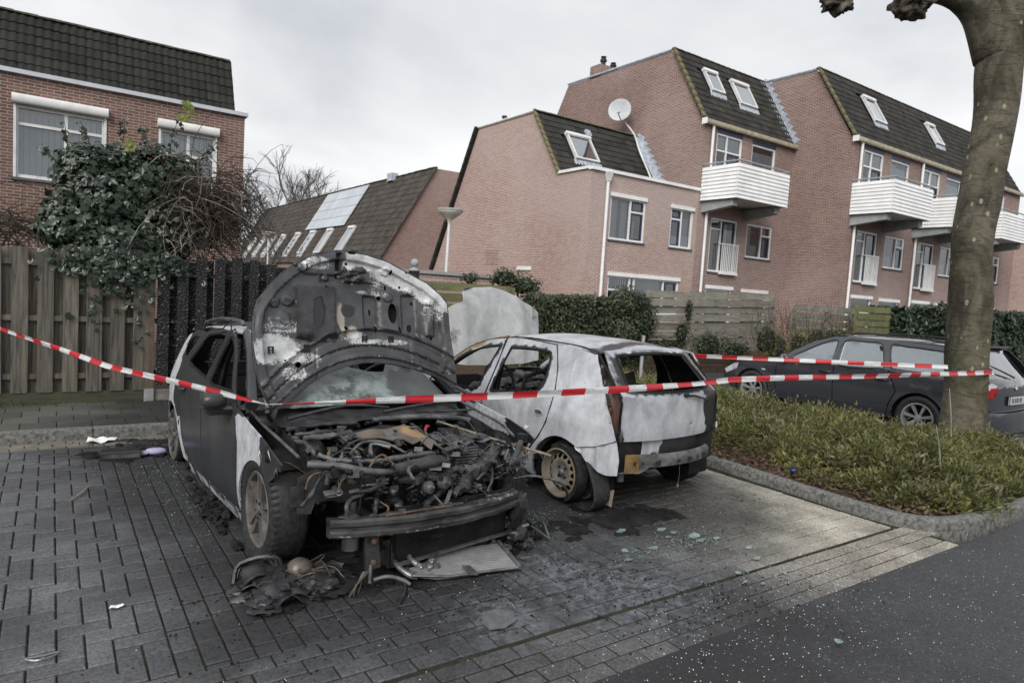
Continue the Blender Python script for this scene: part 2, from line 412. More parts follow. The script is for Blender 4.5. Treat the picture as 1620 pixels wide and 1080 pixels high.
def tile_mat(name, base, moss=.3):
    t = NT(name); r = t.rand(); r = t.math('FRACT', t.math('ADD', r, t.attr('pr')))
    g = t.n('ShaderNodeNewGeometry').outputs['Position']
    c = t.mix(r, tuple(x*.7 for x in base), tuple(x*1.35 for x in base))
    a = t.n('ShaderNodeTexNoise', {'Vector': g, 'Scale': 1.4, 'Detail': 6, 'Roughness': .7}).outputs[0]
    c = t.mix(t.ramp(a, (.5, 0.), (.8, moss)), c, (.075, .07, .045))
    f = t.n('ShaderNodeTexNoise', {'Vector': g, 'Scale': 26., 'Detail': 5, 'Roughness': .7}).outputs[0]
    c = t.mix(t.ramp(f, (.66, 0.), (.72, moss)), c, (.16, .15, .10))
    return t.bsdf(col=c, rough=.85, nor=t.bump(f, .004), spec=.3)
M_TILE_L = tile_mat('dark_roof_tile', (.020, .020, .019), .25)
M_TILE_R = tile_mat('brown_grey_roof_tile', (.032, .0305, .028), .4)
M_TILE_E = tile_mat('far_roof_tile', (.058, .050, .044), .4)
M_VERGE = plain('mossy_verge_tile', (.15, .13, .065), .95, .62, 5, bump=.006)
M_RIDGE = plain('mossy_ridge_tile', (.06, .062, .04), .95, .6, 4, bump=.004)
def wood_mat(name, c0, c1, green=.0, char=.0, tall=True):
    t = NT(name); sc_ = (38, 38, 2.2) if tall else (2.2, 38, 38)
    g = t.noise(1., 6, .6, vec=t.scaled(sc_), dist=.6)
    r = t.rand(); c = t.mix(t.ramp(g, (.3, 0.), (.7, 1.)), c0, c1); c = t.mix(.5, c, t.mix(r, (.35, .35, .35), (.68, .68, .66)), 'OVERLAY')
    p = t.n('ShaderNodeNewGeometry').outputs['Position']
    if green:
        m = t.n('ShaderNodeTexNoise', {'Vector': p, 'Scale': 2.6, 'Detail': 6, 'Roughness': .7}).outputs[0]
        c = t.mix(t.ramp(m, (.45, 0.), (.7, green)), c, (.085, .095, .04))
    if char:
        sx = t.n('ShaderNodeSeparateXYZ', {0: p}); nz = t.n('ShaderNodeTexNoise', {'Vector': p, 'Scale': 3.5, 'Detail': 6, 'Roughness': .7}).outputs[0]
        e_ = t.math('ADD', sx.outputs[0], t.math('MULTIPLY', t.math('SUBTRACT', nz, .5), 1.0))
        k = t.n('ShaderNodeMapRange', {0: e_, 1: .55, 2: 1.25, 3: 0., 4: char}).outputs[0]
        c = t.mix(k, c, (.04, .032, .026))
    return t.bsdf(col=c, rough=.85, nor=t.bump(g, .002, .8), spec=.3)
M_WOOD = wood_mat('weathered_fence_wood', (.045, .040, .034), (.19, .172, .148), .28, .5)
M_PLANK = wood_mat('weathered_plank', (.15, .142, .122), (.31, .295, .255), .5, 0, False)
M_PLANKG = wood_mat('mossy_green_plank', (.12, .12, .06), (.20, .195, .10), .8, 0, False)
def char_mat():
    t = NT('charred_wood')
    v = t.n('ShaderNodeTexVoronoi', {'Vector': t.scaled((24, 24, 34)), 'Scale': 1., 'Randomness': .8}, feature='DISTANCE_TO_EDGE').outputs[0]
    w = t.ramp(v, (.0, 0.), (.25, 1.)); n_ = t.noise(5, 5, .6)
    c = t.mix(w, (.0015, .0015, .0015), (.034, .0355, .039)); c = t.mix(t.ramp(n_, (.52, 0.), (.75, .6)), c, (.045, .048, .052))  # lighter scale faces are shiny highlights painted into the char colour
    p = t.n('ShaderNodeNewGeometry').outputs['Position']; sp = t.n('ShaderNodeSeparateXYZ', {0: p})
    lo = t.math('ADD', sp.outputs[2], t.math('MULTIPLY', t.noise(3, 4, .6), .5))
    c = t.mix(t.n('ShaderNodeMapRange', {0: lo, 1: .62, 2: .42, 3: 0., 4: .8}).outputs[0], c, (.11, .065, .04))
    return t.bsdf(col=c, rough=.40, nor=t.bump(w, .014, 1.), spec=.5)
M_CHAR = char_mat()
def leaf_mat(name, c0, c1, rough=.5, back=.15):
    t = NT(name); r = t.attr('lr'); pz = t.n('ShaderNodeNewGeometry').outputs['Position']; nz = t.n('ShaderNodeTexNoise', {'Vector': pz, 'Scale': 2.4, 'Detail': 4, 'Roughness': .6}).outputs[0]
    r = t.math('MULTIPLY', r, t.ramp(nz, (.32, .35), (.66, 1.))); c = t.mix(r, c0, c1)
    n_ = t.noise(40, 2, .5); c = t.mix(.3, c, t.ramp(n_, (.3, .3), (.7, .7)), 'OVERLAY')
    b = t.n('ShaderNodeBsdfPrincipled', {'Base Color': c, 'Roughness': rough, 'Specular IOR Level': .45})
    tl = t.n('ShaderNodeBsdfTranslucent', {'Color': c}); mx_ = t.n('ShaderNodeMixShader', {0: back, 1: b.outputs[0], 2: tl.outputs[0]})
    t.t.links.new(mx_.outputs[0], t.out.inputs[0]); return t.m
M_IVY = leaf_mat('ivy_leaf', (.008, .018, .010), (.075, .105, .066), .24)
M_IVY2 = leaf_mat('dry_pale_leaf', (.10, .095, .085), (.26, .25, .24), .8)
M_IVYN = leaf_mat('fresh_yellow_leaf', (.16, .20, .04), (.30, .33, .08), .5, .3)
M_HEDGE = leaf_mat('hedge_leaf', (.018, .03, .012), (.085, .105, .045), .5)
M_LAUREL = leaf_mat('dark_laurel_leaf', (.012, .024, .014), (.05, .075, .04), .35)
M_COVER = leaf_mat('ground_cover_leaf', (.035, .048, .014), (.34, .33, .12), .6, .3)
M_DEAD = leaf_mat('dead_leaf', (.05, .030, .018), (.19, .12, .078), .8)
M_DRYG = leaf_mat('dry_stem', (.17, .14, .09), (.36, .31, .21), .8)
M_GRASS = leaf_mat('grass_blade', (.05, .07, .02), (.13, .17, .05), .6, .3)
M_TWIG = plain('bare_twig', (.05, .039, .031), .9, .35, 12)
M_TWIG2 = plain('pale_dead_stem', (.26, .23, .19), .9, .3, 12)
M_FARTW = plain('far_bare_branch', (.095, .086, .08), .9, .2, 3)

# ------------------------------------------------------------------ ground, road, parking bays
struct = lambda o: tag(o, kind='structure')
m = MB(); m.add([(-400, -400, -.5), (400, -400, -.5), (400, 400, -.5), (-400, 400, -.5)], [(0, 1, 2, 3)]); 
struct(m.build('ground', M_GROUND))
PB = 2.53           # line between the bays' border courses and the gutter courses
m = MB(); m.box(-40, 60, -14, 2.085, -.06, -.008); struct(m.build('road', M_ASPH))
# lot on the far side of the bed, falling away a little
m = MB()
for i, (y0, y1, z0, z1) in enumerate(((2.086, 3.6, -.012, -.12), (3.6, 11.6, -.12, -.12))):
    m.add([(9.3, y0, z0), (40, y0, z0), (40, y1, z1), (9.3, y1, z1)], [(0, 1, 2, 3)])
struct(m.build('side_lot', M_ASPH))
UN = .107
paving = empty('parking_bay_paving'); struct(paving)
m = MB(); m.box(-3.4, 5.75, 2.086, 7.66, -.08, -.0105); m.build('joint_bed', M_JOINT, paving)
pv = []      # (cx, cy, along_x, kind, dz)
def courses_x(x0, x1, y, kind, off, dz=0):
    x = x0-off*2*UN
    while x < x1:
        a, b = max(x, x0), min(x+2*UN, x1)
        if b-a > .04: pv.append((a, b, y, y+UN, kind, dz))
        x += 2*UN
def courses_y(x, y0, y1, kind, off):
    y = y0-off*2*UN
    while y < y1:
        a, b = max(y, y0), min(y+2*UN, y1)
        if b-a > .04: pv.append((x, x+UN, a, b, kind, 0))
        y += 2*UN
for i in range(4): courses_x(-3.3, 5.72 if i > 1 else 6.3, PB-.022-UN*(i+1), 'g', (.5*i) % 1, -.005)
for i in range(4): courses_x(-3.3, 5.6, PB+UN*i, 'p', (.5*i+.2) % 1)
YB0, YB1 = PB+4*UN, 7.34
OX, OY = .030, 4.174
def herring(x0, x1):
    # 90 degree herringbone on the unit grid
    i0, i1 = int((x0-OX)/UN)-4, int((x1-OX)/UN)+4; j0, j1 = int((YB0-OY)/UN)-4, int((YB1-OY)/UN)+4
    for i in range(i0, i1):
        for j in range(j0, j1):
            k = (i+j) % 4
            X, Y = OX+i*UN, OY+j*UN
            if k == 0: a = (X, X+UN, Y, Y+2*UN)                       # stone lying along Y
            elif k == 2: a = (X, X+2*UN, Y, Y+UN)  # stone lying along X
            else: continue
            a = (max(a[0], x0), min(a[1], x1), max(a[2], YB0), min(a[3], YB1))
            if a[1]-a[0] > .035 and a[3]-a[2] > .035: pv.append((*a, 'p', 0))
XS = [-3.3, OX+UN*4-.0, OX+UN*13, OX+UN*21, OX+UN*30, OX+UN*48, 5.62]
herring(XS[0], XS[1])
for i in range(9): courses_y(XS[1]+i*UN, YB0, YB1, 'p', (.5*i+.3*(i % 3)) % 1)
herring(XS[2], XS[3])
for i in range(9): courses_y(XS[3]+i*UN, YB0, YB1, 'p', (.5*i+.2) % 1)
herring(XS[4], XS[5])
x = XS[5]; i = 0
while x+UN < 5.66: courses_y(x, YB0, YB1, 'p', (.5*i) % 1); x += UN; i += 1
for i in range(3): courses_x(-3.3, 5.6, YB1+UN*i, 's', (.5*i) % 1, -.004)
CI = cam.matrix_world.inverted()
def scr(p):
    q = CI @ Vector(p); d = -q.z
    return (810+1053.63*q.x/d, 540-1053.63*q.y/d, d) if d > .1 else (9999, 9999, -1)
def paver_geo(m, a, b, c, d, dz, seedr, g=.0042):
    h = [dz+seedr.uniform(-.0022, .0022) for _ in range(2)]; t = seedr.uniform(-.0015, .0015); z = h[0]; k = .005
    a += g; b -= g; c += g; d -= g
    m.add([(a,c,-.05),(b,c,-.05),(b,d,-.05),(a,d,-.05),(a,c,z-k),(b,c,z-k+t),(b,d,z-k),(a,d,z-k-t),(a+k,c+k,z),(b-k,c+k,z+t),(b-k,d-k,z),(a+k,d-k,z-t)],
          [(0,1,5,4),(1,2,6,5),(2,3,7,6),(3,0,4,7),(4,5,9,8),(5,6,10,9),(6,7,11,10),(7,4,8,11),(8,9,10,11)])
sr = random.Random(3); shared = {}
near, rest = [], {'p': [], 'g': [], 's': []}
for P in pv:
    sx_, sy_, d = scr(((P[0]+P[1])/2, (P[2]+P[3])/2, 0))
    vis = d > 0 and -20 < sx_ < 1640 and sy_ < 1095
    # leave out the ones hidden under debris: rank by distance only
    (near if vis and P[4] in 'pg' else rest[P[4]]).append((d, P))
near.sort(key=lambda q: q[0])
for d, P in near[300:]: rest[P[4]].append((d, P))
for d, P in near[:300]:
    w, l = round(P[1]-P[0], 3), round(P[3]-P[2], 3); key = (w, l, P[4], sr.randrange(3) if (w, l) in ((UN, 2*UN), (2*UN, UN)) else 0)
    if key not in shared:
        mm = MB(); paver_geo(mm, -w/2, w/2, -l/2, l/2, 0, sr); shared[key] = mm.build('paver', M_PAVG if P[4] == 'g' else M_PAV, mesh_only=True)
    o = link('paver', shared[key], paving); o.location = ((P[0]+P[1])/2, (P[2]+P[3])/2, P[5]+sr.uniform(-.002, .002))
for kind, nm, mt in (('p', 'far_pavers', M_PAV), ('g', 'gutter_pavers', M_PAVG), ('s', 'sandy_pavers', M_PAVS)):
    if not rest[kind]: continue
    mm = MB(); pr = []
    for d, P in rest[kind]:
        paver_geo(mm, *P[:4], P[5], sr); pr += [sr.random()]*12
    mm.att['pr'] = pr; tag(mm.build(nm, mt, paving), kind='stuff')

# raised pavement along the fence, with its kerb
walk = empty('pavement'); struct(walk)
m = MB(); m.box(-4.1, 5.75, 7.80, 9.6, -.05, .085); m.build('slab_bed', M_JOINT, walk)
shs = [MB().cbox(-.147, .147, -.147, .147, -.04, .012, .004).build('paving_slab', M_SLAB, mesh_only=True)]
for i in range(-14, 19):
    for j in range(5):
        o = link('paving_slab', shs[0], walk); o.location = (.2+i*.3+.15*(j % 2), 7.96+j*.3, .088+sr.uniform(-.004, .004)); o.rotation_euler = (sr.uniform(-.006, .006), sr.uniform(-.006, .006), 0)
ks = MB(); prof = [(0, -.06), (0, .075), (.012, .096), (.035, .10), (.12, .10), (.12, -.06)]
def kerb_stone(path, prof, name, parent):
    """prof (offset to the left of travel, height) swept along a list of (x, y)"""
    mm = MB(); vs = []; n = len(prof)
    for i, p in enumerate(path):
        a, b = path[max(i-1, 0)], path[min(i+1, len(path)-1)]; dx_, dy_ = b[0]-a[0], b[1]-a[1]; L = math.hypot(dx_, dy_); nx, ny = -dy_/L, dx_/L
        vs += [(p[0]+nx*o, p[1]+ny*o, h) for o, h in prof]
    fs = [(i*n+k, (i+1)*n+k, (i+1)*n+k+1, i*n+k+1) for i in range(len(path)-1) for k in range(n-1)]
    fs += [tuple(range(n))[::-1], tuple(range((len(path)-1)*n, len(path)*n))]
    fs = [f[::-1] for f in fs]
    mm.add(vs, fs); return mm.build(name, M_KERB, parent, 50)
kb = empty('pavement_kerb'); struct(kb)
for i in range(-4, 9): kerb_stone([(i*1.0+.35, 7.67), (i*1.0+1.342, 7.67)], prof, 'kerb_stone', kb)

# kerb round the planting bed
bedk = empty('planting_bed_kerb'); struct(bedk)
raw = [(5.82, 9.3), (5.80, 8.0), (5.78, 6.5), (5.76, 5.2), (5.735, 4.4), (5.69, 3.6), (5.66, 3.0), (5.665, 2.72), (5.70, 2.52), (5.80, 2.36), (5.97, 2.25), (6.25, 2.185), (6.7, 2.16), (7.6, 2.15), (8.6, 2.15), (9.2, 2.18), (9.5, 2.3), (9.66, 2.55), (9.72, 2.9), (9.70, 4.0), (9.62, 6.0), (9.5, 9.3)]
pth = []
for i in range(len(raw)-1):
    p0, p1, p2, p3 = (Vector(raw[max(i-1, 0)]), Vector(raw[i]), Vector(raw[i+1]), Vector(raw[min(i+2, len(raw)-1)]))
    for k in range(12):
        t_ = k/12; q = .5*((2*p1)+(p2-p0)*t_+(2*p0-5*p1+4*p2-p3)*t_*t_+(3*p1-p0-3*p2+p3)*t_**3); pth.append((q.x, q.y))
acc = 0; seg = [pth[0]]; kp = [(0, -.25), (0, .055), (.010, .078), (.032, .092), (.09, .094), (.115, .088), (.125, -.25)]
for a, b in zip(pth, pth[1:]):
    acc += math.hypot(b[0]-a[0], b[1]-a[1]); seg.append(b)
    if acc > .98:
        o = kerb_stone(seg[:-1]+[(seg[-1][0]*.85+seg[-2][0]*.15, seg[-1][1]*.85+seg[-2][1]*.15)] if len(seg) > 2 else seg, kp, 'kerb_stone', bedk); seg = [b]; acc = 0
if len(seg) > 1: kerb_stone(seg, kp, 'kerb_stone', bedk)
BED = [(5.86, 9.3), (5.83, 5.2), (5.77, 3.4), (5.78, 2.7), (5.95, 2.4), (6.5, 2.27), (9.1, 2.27), (9.55, 2.6), (9.58, 4.), (9.48, 6.), (9.36, 9.3)]
def bed_z(x, y):
    d = min(x-5.75, 9.65-x, y-2.2); return .055+.15*ss(0, 1.2, d)+.03*N(x*1.7, y*1.7)
m = sheet(BED, [], lambda u, v: (u, v, bed_z(u, v)), .14); struct(m.build('planting_bed_soil', M_SOIL, smooth=180))
m = MB(); m.box(-40, 9.36, 9.62, 60, -.3, .06); struct(m.build('garden_ground', M_SOIL))
m = MB(); m.box(9.36, 60, 11.6, 60, -.3, .06); struct(m.build('rear_garden_ground', M_SOIL))
# ------------------------------------------------------------------ houses
class Wall:
    """a vertical wall plane: origin o, unit direction ux; normal = ux x Z (towards the viewer)"""
    def __init__(s, o, ux): s.o = Vector(o); s.ux = Vector(ux).normalized(); s.n = s.ux.cross(Vector((0, 0, 1)))
    def P(s, u, v, d=0): return s.o+s.ux*u+Vector((0, 0, v))-s.n*d
    def bx(s, m, u0, u1, v0, v1, d0, d1):
        return m.obox(s.P((u0+u1)/2, (v0+v1)/2, (d0+d1)/2), s.ux*(u1-u0)/2, Vector((0, 0, (v1-v0)/2)), s.n*(d0-d1)/2)
    def panel(s, name, mat, parent, u0, u1, v0, v1, holes=(), rev=.11):
        us = sorted({u0, u1, *[h[0] for h in holes], *[h[1] for h in holes]}); vs = sorted({v0, v1, *[h[2] for h in holes], *[h[3] for h in holes]})
        m = MB()
        for a, b in zip(us, us[1:]):
            for c, d in zip(vs, vs[1:]):
                if any(h[0]-1e-6 <= a and b <= h[1]+1e-6 and h[2]-1e-6 <= c and d <= h[3]+1e-6 for h in holes): continue
                m.add([s.P(a, c), s.P(b, c), s.P(b, d), s.P(a, d)], [(0, 1, 2, 3)])
        for a, b, c, d in holes:
            q = [s.P(a, c), s.P(b, c), s.P(b, d), s.P(a, d)]; w = [s.P(a, c, rev), s.P(b, c, rev), s.P(b, d, rev), s.P(a, d, rev)]
            m.add(q+w, [(0, 4, 5, 1), (1, 5, 6, 2), (2, 6, 7, 3), (3, 7, 4, 0)])
        return m.build(name, mat, parent)
    def poly(s, name, mat, parent, pts):
        return MB().add([s.P(u, v) for u, v in pts], [tuple(range(len(pts)))]).build(name, mat, parent)

def window(wl, house, u0, u1, v0, v1, mull=(), trans=None, sash=(), blinds=(), lintel=None, sill=True, fw=.07, mat=None, name='window'):
    """frame with mullions; blinds = list of (u0,u1,v0,v1,kind) in 0..1"""
    mat = mat or M_WHITE; m = MB(); W_, H_ = u1-u0, v1-v0; d0, d1 = .03, .11
    wl.bx(m, u0, u1, v0, v0+fw, d0, d1); wl.bx(m, u0, u1, v1-fw, v1, d0, d1)
    wl.bx(m, u0, u0+fw, v0+fw, v1-fw, d0+.001, d1); wl.bx(m, u1-fw, u1, v0+fw, v1-fw, d0+.001, d1)
    for k in mull: wl.bx(m, u0+k*W_-fw*.45, u0+k*W_+fw*.45, v0+fw, v1-fw, d0+.003, d1)
    for a, b, k in (trans or ()): wl.bx(m, u0+a*W_+fw*.3, u0+b*W_-fw*.3, v0+k*H_-fw*.4, v0+k*H_+fw*.4, d0+.005, d1)
    f = m.build(name, mat, house)
    m = MB(); m.add([wl.P(u0+fw, v0+fw, .085), wl.P(u1-fw, v0+fw, .085), wl.P(u1-fw, v1-fw, .085), wl.P(u0+fw, v1-fw, .085)], [(0, 1, 2, 3)]); m.build('pane', M_PANE, f)
    for a, b, c, d in sash:
        m = MB(); A, B, C, D = u0+a*W_, u0+b*W_, v0+c*H_, v0+d*H_; t_ = .05
        for q in ((A, B, C, C+t_), (A, B, D-t_, D), (A, A+t_, C+t_, D-t_), (B-t_, B, C+t_, D-t_)): wl.bx(m, *q, .05, .10)
        m.build('sash', M_NAVY, f)
    for a, b, c, d, k in blinds:
        m = MB(); A, B, C, D = u0+a*W_, u0+b*W_, v0+c*H_, v0+d*H_
        if k == 'slats':
            n_ = max(3, int((B-A)/.1)); w = (B-A)/n_
            for i in range(n_):
                p = A+i*w; m.add([wl.P(p, C, .16), wl.P(p+w*.95, C, .19), wl.P(p+w*.95, D, .19), wl.P(p, D, .16)], [(0, 1, 2, 3)])
            m.build('vertical_blind', M_BLIND, f)
        elif k == 'curt':
            n_ = max(4, int((B-A)/.05)); vv = []
            for i in range(n_+1):
                p = A+(B-A)*i/n_; q = .2+.02*math.sin(i*1.9)+.01*math.sin(i*.7); vv += [wl.P(p, C, q), wl.P(p, D, q)]
            m.add(vv, [(2*i, 2*i+2, 2*i+3, 2*i+1) for i in range(n_)]); m.build('curtain', M_CURT, f, 60)
        else:
            wl.bx(m, A, B, C, D, .13, .14); m.build('roller_blind', M_BLIND, f)
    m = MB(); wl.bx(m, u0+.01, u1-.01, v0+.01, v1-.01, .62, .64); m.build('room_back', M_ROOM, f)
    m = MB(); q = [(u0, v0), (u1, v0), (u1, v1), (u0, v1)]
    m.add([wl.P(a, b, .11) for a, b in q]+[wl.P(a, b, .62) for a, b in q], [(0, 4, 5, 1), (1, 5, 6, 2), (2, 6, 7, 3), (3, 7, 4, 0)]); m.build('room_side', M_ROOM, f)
    if sill: m = MB(); wl.bx(m, u0-.04, u1+.04, v0-.055, v0-.002, -.05, .10); m.build('sill', M_SILLD, f)
    if lintel == 'flat': m = MB(); wl.bx(m, u0-.03, u1+.03, v1-.02, v1+.11, -.05, .03); m.build('lintel_board', M_WHITE, f)
    if lintel == 'dark': m = MB(); wl.bx(m, u0, u1, v1+.004, v1+.16, -.006, .03); m.build('lintel_board', M_NAVY, f)
    if lintel == 'roll':
        m = MB(); n_ = 9; prof_ = [(.05, -.0), (-.02, -.0)]+[(-.02-.13*math.sin(math.pi*.5*i/n_)*1.0, .0+.19*(1-math.cos(math.pi*.5*i/n_))) for i in range(0, 0)]
        pr_ = [(.03, 0.), (-.10, 0.)]+[(-.10-.045*math.sin(math.pi*i/8), .095-.095*math.cos(math.pi*i/8)) for i in range(1, 8)]+[(-.10, .19), (.03, .19)]
        L_ = [[wl.P(u, v1+z, d) for d, z in pr_] for u in (u0-.04, u1+.04)]; k = len(pr_)
        m.add(L_[0]+L_[1], [(i, i+1, i+1+k, i+k) for i in range(k-1)]+[tuple(range(k))[::-1], tuple(range(k, 2*k))]); m.build('shutter_box', M_WHITE2, f, 40)
        for u in (u0-.012, u1+.012-.045):
            m = MB(); wl.bx(m, u, u+.045, v0, v1, -.022, .02); m.build('shutter_rail', M_WHITE2, f)
    return f

def tile_mesh(name, w, g, mat, waves=2, amp=.032, over=.06):
    n = 4*waves; m = MB(); vs = []
    for v, lift, dn in ((-over, .028, 0), (g, .0, 0), (-over, .028, .03)):
        for i in range(n+1):
            t_ = i/n; ph = t_*waves*2*math.pi; z = amp*(.5-.5*math.cos(ph))
            vs.append((t_*w, v, z+lift+.012-dn))
    k = n+1
    fs = [(i, i+1, k+i+1, k+i) for i in range(n)]+[(2*k+i, 2*k+i+1, i+1, i) for i in range(n)]
    m.add(vs, fs); return m.build(name, mat, mesh_only=True, smooth=55)
def roof(parent, o, ux, up, ncol, nrow, w, g, mat, keep=300, skip=None, waves=2):
    """a tiled roof plane: origin at the eave corner, ux along the eave, up the slope"""
    ux, up = Vector(ux).normalized(), Vector(up).normalized(); n = ux.cross(up); o = Vector(o)
    me = tile_mesh('roof_tile', w, g, mat, waves); Mx = Matrix((ux, up, n)).transposed()
    m = MB(); a, b = o, o+ux*w*ncol; m.add([a-n*.02, b-n*.02, b+up*g*nrow-n*.02, a+up*g*nrow-n*.02], [(0, 1, 2, 3)])
    deck = m.build('roof', M_DARK, parent)
    c = 0; late = []
    for i in range(ncol):
        for j in range(nrow):
            if skip and skip((i+.5)*w, (j+.5)*g): continue
            p = o+ux*(i*w)+up*(j*g+.05)+n*rnd.uniform(-.003, .003)
            if c < keep:
                t_ = link('roof_tile', me, deck); t_.matrix_local = Matrix.Translation(p) @ (Mx @ Matrix.Rotation(rnd.uniform(-.022, .022), 3, 'Z') @ Matrix.Rotation(rnd.uniform(-.018, .018), 3, 'X')).to_4x4(); c += 1
            else: late.append(p)
    if late:
        m = MB(); src = [Mx @ v.co for v in me.vertices]; ff = [tuple(p.vertices) for p in me.polygons]; pr = []
        for p in late: m.add([p+q for q in src], ff); pr += [rnd.random()]*len(src)
        m.att['pr'] = pr; tag(m.build('far_roof_tiles', mat, deck, 55), kind='stuff')
    return deck
def caps(parent, name, a, b, step, r, mat, flat=.6):
    """row of half-round cap tiles from a to b"""
    a, b = Vector(a), Vector(b); L = (b-a).length; d = (b-a)/L; n = max(1, round(L/step))
    up = Vector((0, 0, 1)); sd_ = d.cross(up).normalized(); up = sd_.cross(d).normalized(); me = None
    m = MB(); k = 6
    for t_, rr in ((0, r*1.12), (L/n*1.06, r*.95)):
        m.add([], []); m.v += [tuple(d*t_+sd_*math.cos(math.pi*i/k)*rr+up*math.sin(math.pi*i/k)*rr*flat) for i in range(k+1)]
    m.f += [(i, i+1, k+1+i+1, k+1+i) for i in range(k)]+[tuple(range(k+1))[::-1]]
    me = m.build(name, mat, mesh_only=True, smooth=60)
    for i in range(n):
        o = link(name, me, parent); o.location = a+d*(L/n*i); o.rotation_euler = (rnd.uniform(-.02, .02), rnd.uniform(-.02, .02), rnd.uniform(-.02, .02))
def skylight(parent, o, ux, up, u, v, w, h, open_=0.):
    ux, up = Vector(ux).normalized(), Vector(up).normalized(); n = ux.cross(up); o = Vector(o); c = o+ux*u+up*v+n*.10
    m = MB(); t_ = .07
    for a, b, e1, e2 in ((-w/2+t_/2, 0, t_/2, h/2), (w/2-t_/2, 0, t_/2, h/2)): m.obox(c+ux*a+up*b, ux*e1, up*e2, n*.06)
    for a, b, e1, e2 in ((0, -h/2+t_/2, w/2-t_-.002, t_/2), (0, h/2-t_/2, w/2-t_-.002, t_/2)): m.obox(c+ux*a+up*b, ux*e1, up*e2, n*.055)
    m.obox(c+up*(h/2+.03)+n*.02, ux*(w/2+.03), up*.07, n*.07)
    f = m.build('roof_window', M_WHITE2, parent)
    m = MB(); q = [(-w/2+t_, -h/2+t_), (w/2-t_, -h/2+t_), (w/2-t_, h/2-t_), (-w/2+t_, h/2-t_)]
    m.add([c+ux*a+up*b+n*.02 for a, b in q], [(0, 1, 2, 3)]); m.build('pane', M_PANE2, f)
    m = MB(); m.add([c+ux*a+up*b-n*.06 for a, b in q], [(0, 1, 2, 3)]); m.build('roof_blind', M_CURT, f)
    m = MB(); vs = []
    for i in range(13):
        a = -w/2-.1+(w+.2)*i/12; z = -.03+.012*(i % 2)
        vs += [c+ux*a+up*(-h/2-.02)+n*z, c+ux*a+up*(-h/2-.24)+n*(z-.03)]
    m.add(vs, [(2*i, 2*i+1, 2*i+3, 2*i+2) for i in range(12)]); m.build('flashing_apron', M_LEAD, f)
    return f
def pipe(parent, name, pts, r, mat, n=8): return MB().tube(pts, r, n).build(name, mat, parent, 60)

# --- house behind the left fence
hl = empty('brick_house', (3.74, 17.1, 0)); hl.location = (0, 0, 0)
tag(hl, 'red brick house with dark tiled roof and roller shutter boxes behind the ivy fence', 'house')
wl = Wall((0, 17.1, 0), (1, 0, 0)); wins = [(-.66, .92, 3.40, 4.86), (1.94, 3.13, 3.30, 4.86)]
wl.panel('front_wall', M_BRK_L, hl, -14, 3.74, 0, 5.44, wins)
Wall((3.74, 30, 0), (0, -1, 0))
MB().add([(3.74, 17.1, 0), (3.74, 28, 0), (3.74, 28, 5.44), (3.74, 17.1, 5.44)], [(0, 1, 2, 3)]).build('side_wall', M_BRK_L, hl)
window(wl, hl, *wins[0], mull=(.55,), trans=((0, .55, .74), (.55, 1, .74)), blinds=((.03, .97, .02, .98, 'slats'),), lintel='roll', mat=M_WHITE2)
window(wl, hl, *wins[1], mull=(.5,), trans=((0, 1, .66),), blinds=((.03, .97, .45, .98, 'slats'),), lintel='roll', mat=M_WHITE2)
MB().box(-14, 3.80, 17.02, 17.62, 5.445, 5.53).build('fascia', M_FASCIA, hl)
upL = Vector((0, .50, 1.06))
rl = roof(hl, (-8.42, 17.40, 5.53), (1, 0, 0), upL, 40, 6, .30, .247, M_TILE_L, 240)
caps(rl, 'ridge_tile', (3.55, 17.42+.64, 5.53+1.36), (-8.4, 17.42+.64, 5.53+1.36), .42, .10, M_RIDGE)
MB().box(-14, 3.5, 18.15, 26, 6.80, 6.86).build('flat_roof', M_DARK, hl); MB().add([(3.57, 17.45, 5.53), (3.57, 26, 5.53), (3.57, 26, 6.85), (3.57, 18.06, 6.85)], [(0, 1, 2, 3)]).build('roof_cheek', M_TILE_L, hl)

# --- low house of the right-hand row
ha = empty('brick_house'); tag(ha, 'low brick house with one roof window and satellite dish above, behind the pale burnt hatchback', 'house')
XA, YA = 14.55, 16.95
wa = Wall((0, YA, 0), (1, 0, 0)); hs = [(15.45, 17.12, 3.68, 5.14), (18.42, 19.62, 3.68, 5.10), (15.57, 19.12, 1.2, 2.48)]
wa.panel('front_wall', M_BRK_A, ha, XA, 19.84, 0, 5.86, hs)
wg = Wall((XA, 40, 0), (0, -1, 0)); G = lambda y: 40-y
gp = [(G(27.9), 0), (G(YA), 0), (G(YA), 5.86), (G(18.7), 5.92), (G(20.4), 8.33), (G(24.3), 8.36), (G(27.55), 2.75), (G(27.9), 2.2)]
wg.poly('gable_wall', M_BRK_A, ha, gp)
window(wa, ha, *hs[0], mull=(.58,), trans=((.58, 1, .70),), sash=((.62, .96, .05, .67), (.62, .96, .72, .95)), blinds=((.04, .30, .05, .95, 'curt'), (.4, .56, .05, .9, 'curt'), (.62, .8, .05, .5, 'curt')), lintel='flat')
window(wa, ha, *hs[1], mull=(.5,), trans=((0, .5, .72),), sash=((.06, .47, .05, .69), (.06, .47, .75, .94)), blinds=((.06, .47, .05, .3, 'roll'), (.53, .94, .05, .32, 'roll'), (.55, .94, .3, .8, 'curt')), lintel='flat')
window(wa, ha, *hs[2], mull=(.3, .36, .78), trans=((0, .3, .62),), sash=((.81, .97, .6, .93),), blinds=((.37, .77, .2, .95, 'curt'), (.05, .29, .65, .95, 'slats')), lintel='flat')
m = MB(); m.box(XA-.06, 19.83, YA-.08, YA+.12, 5.865, 5.97); m.build('parapet_trim', M_WHITE, ha)
MB().box(XA-.06, XA+.12, YA+.121, 18.75, 5.905, 6.0).build('parapet_trim', M_WHITE, ha)
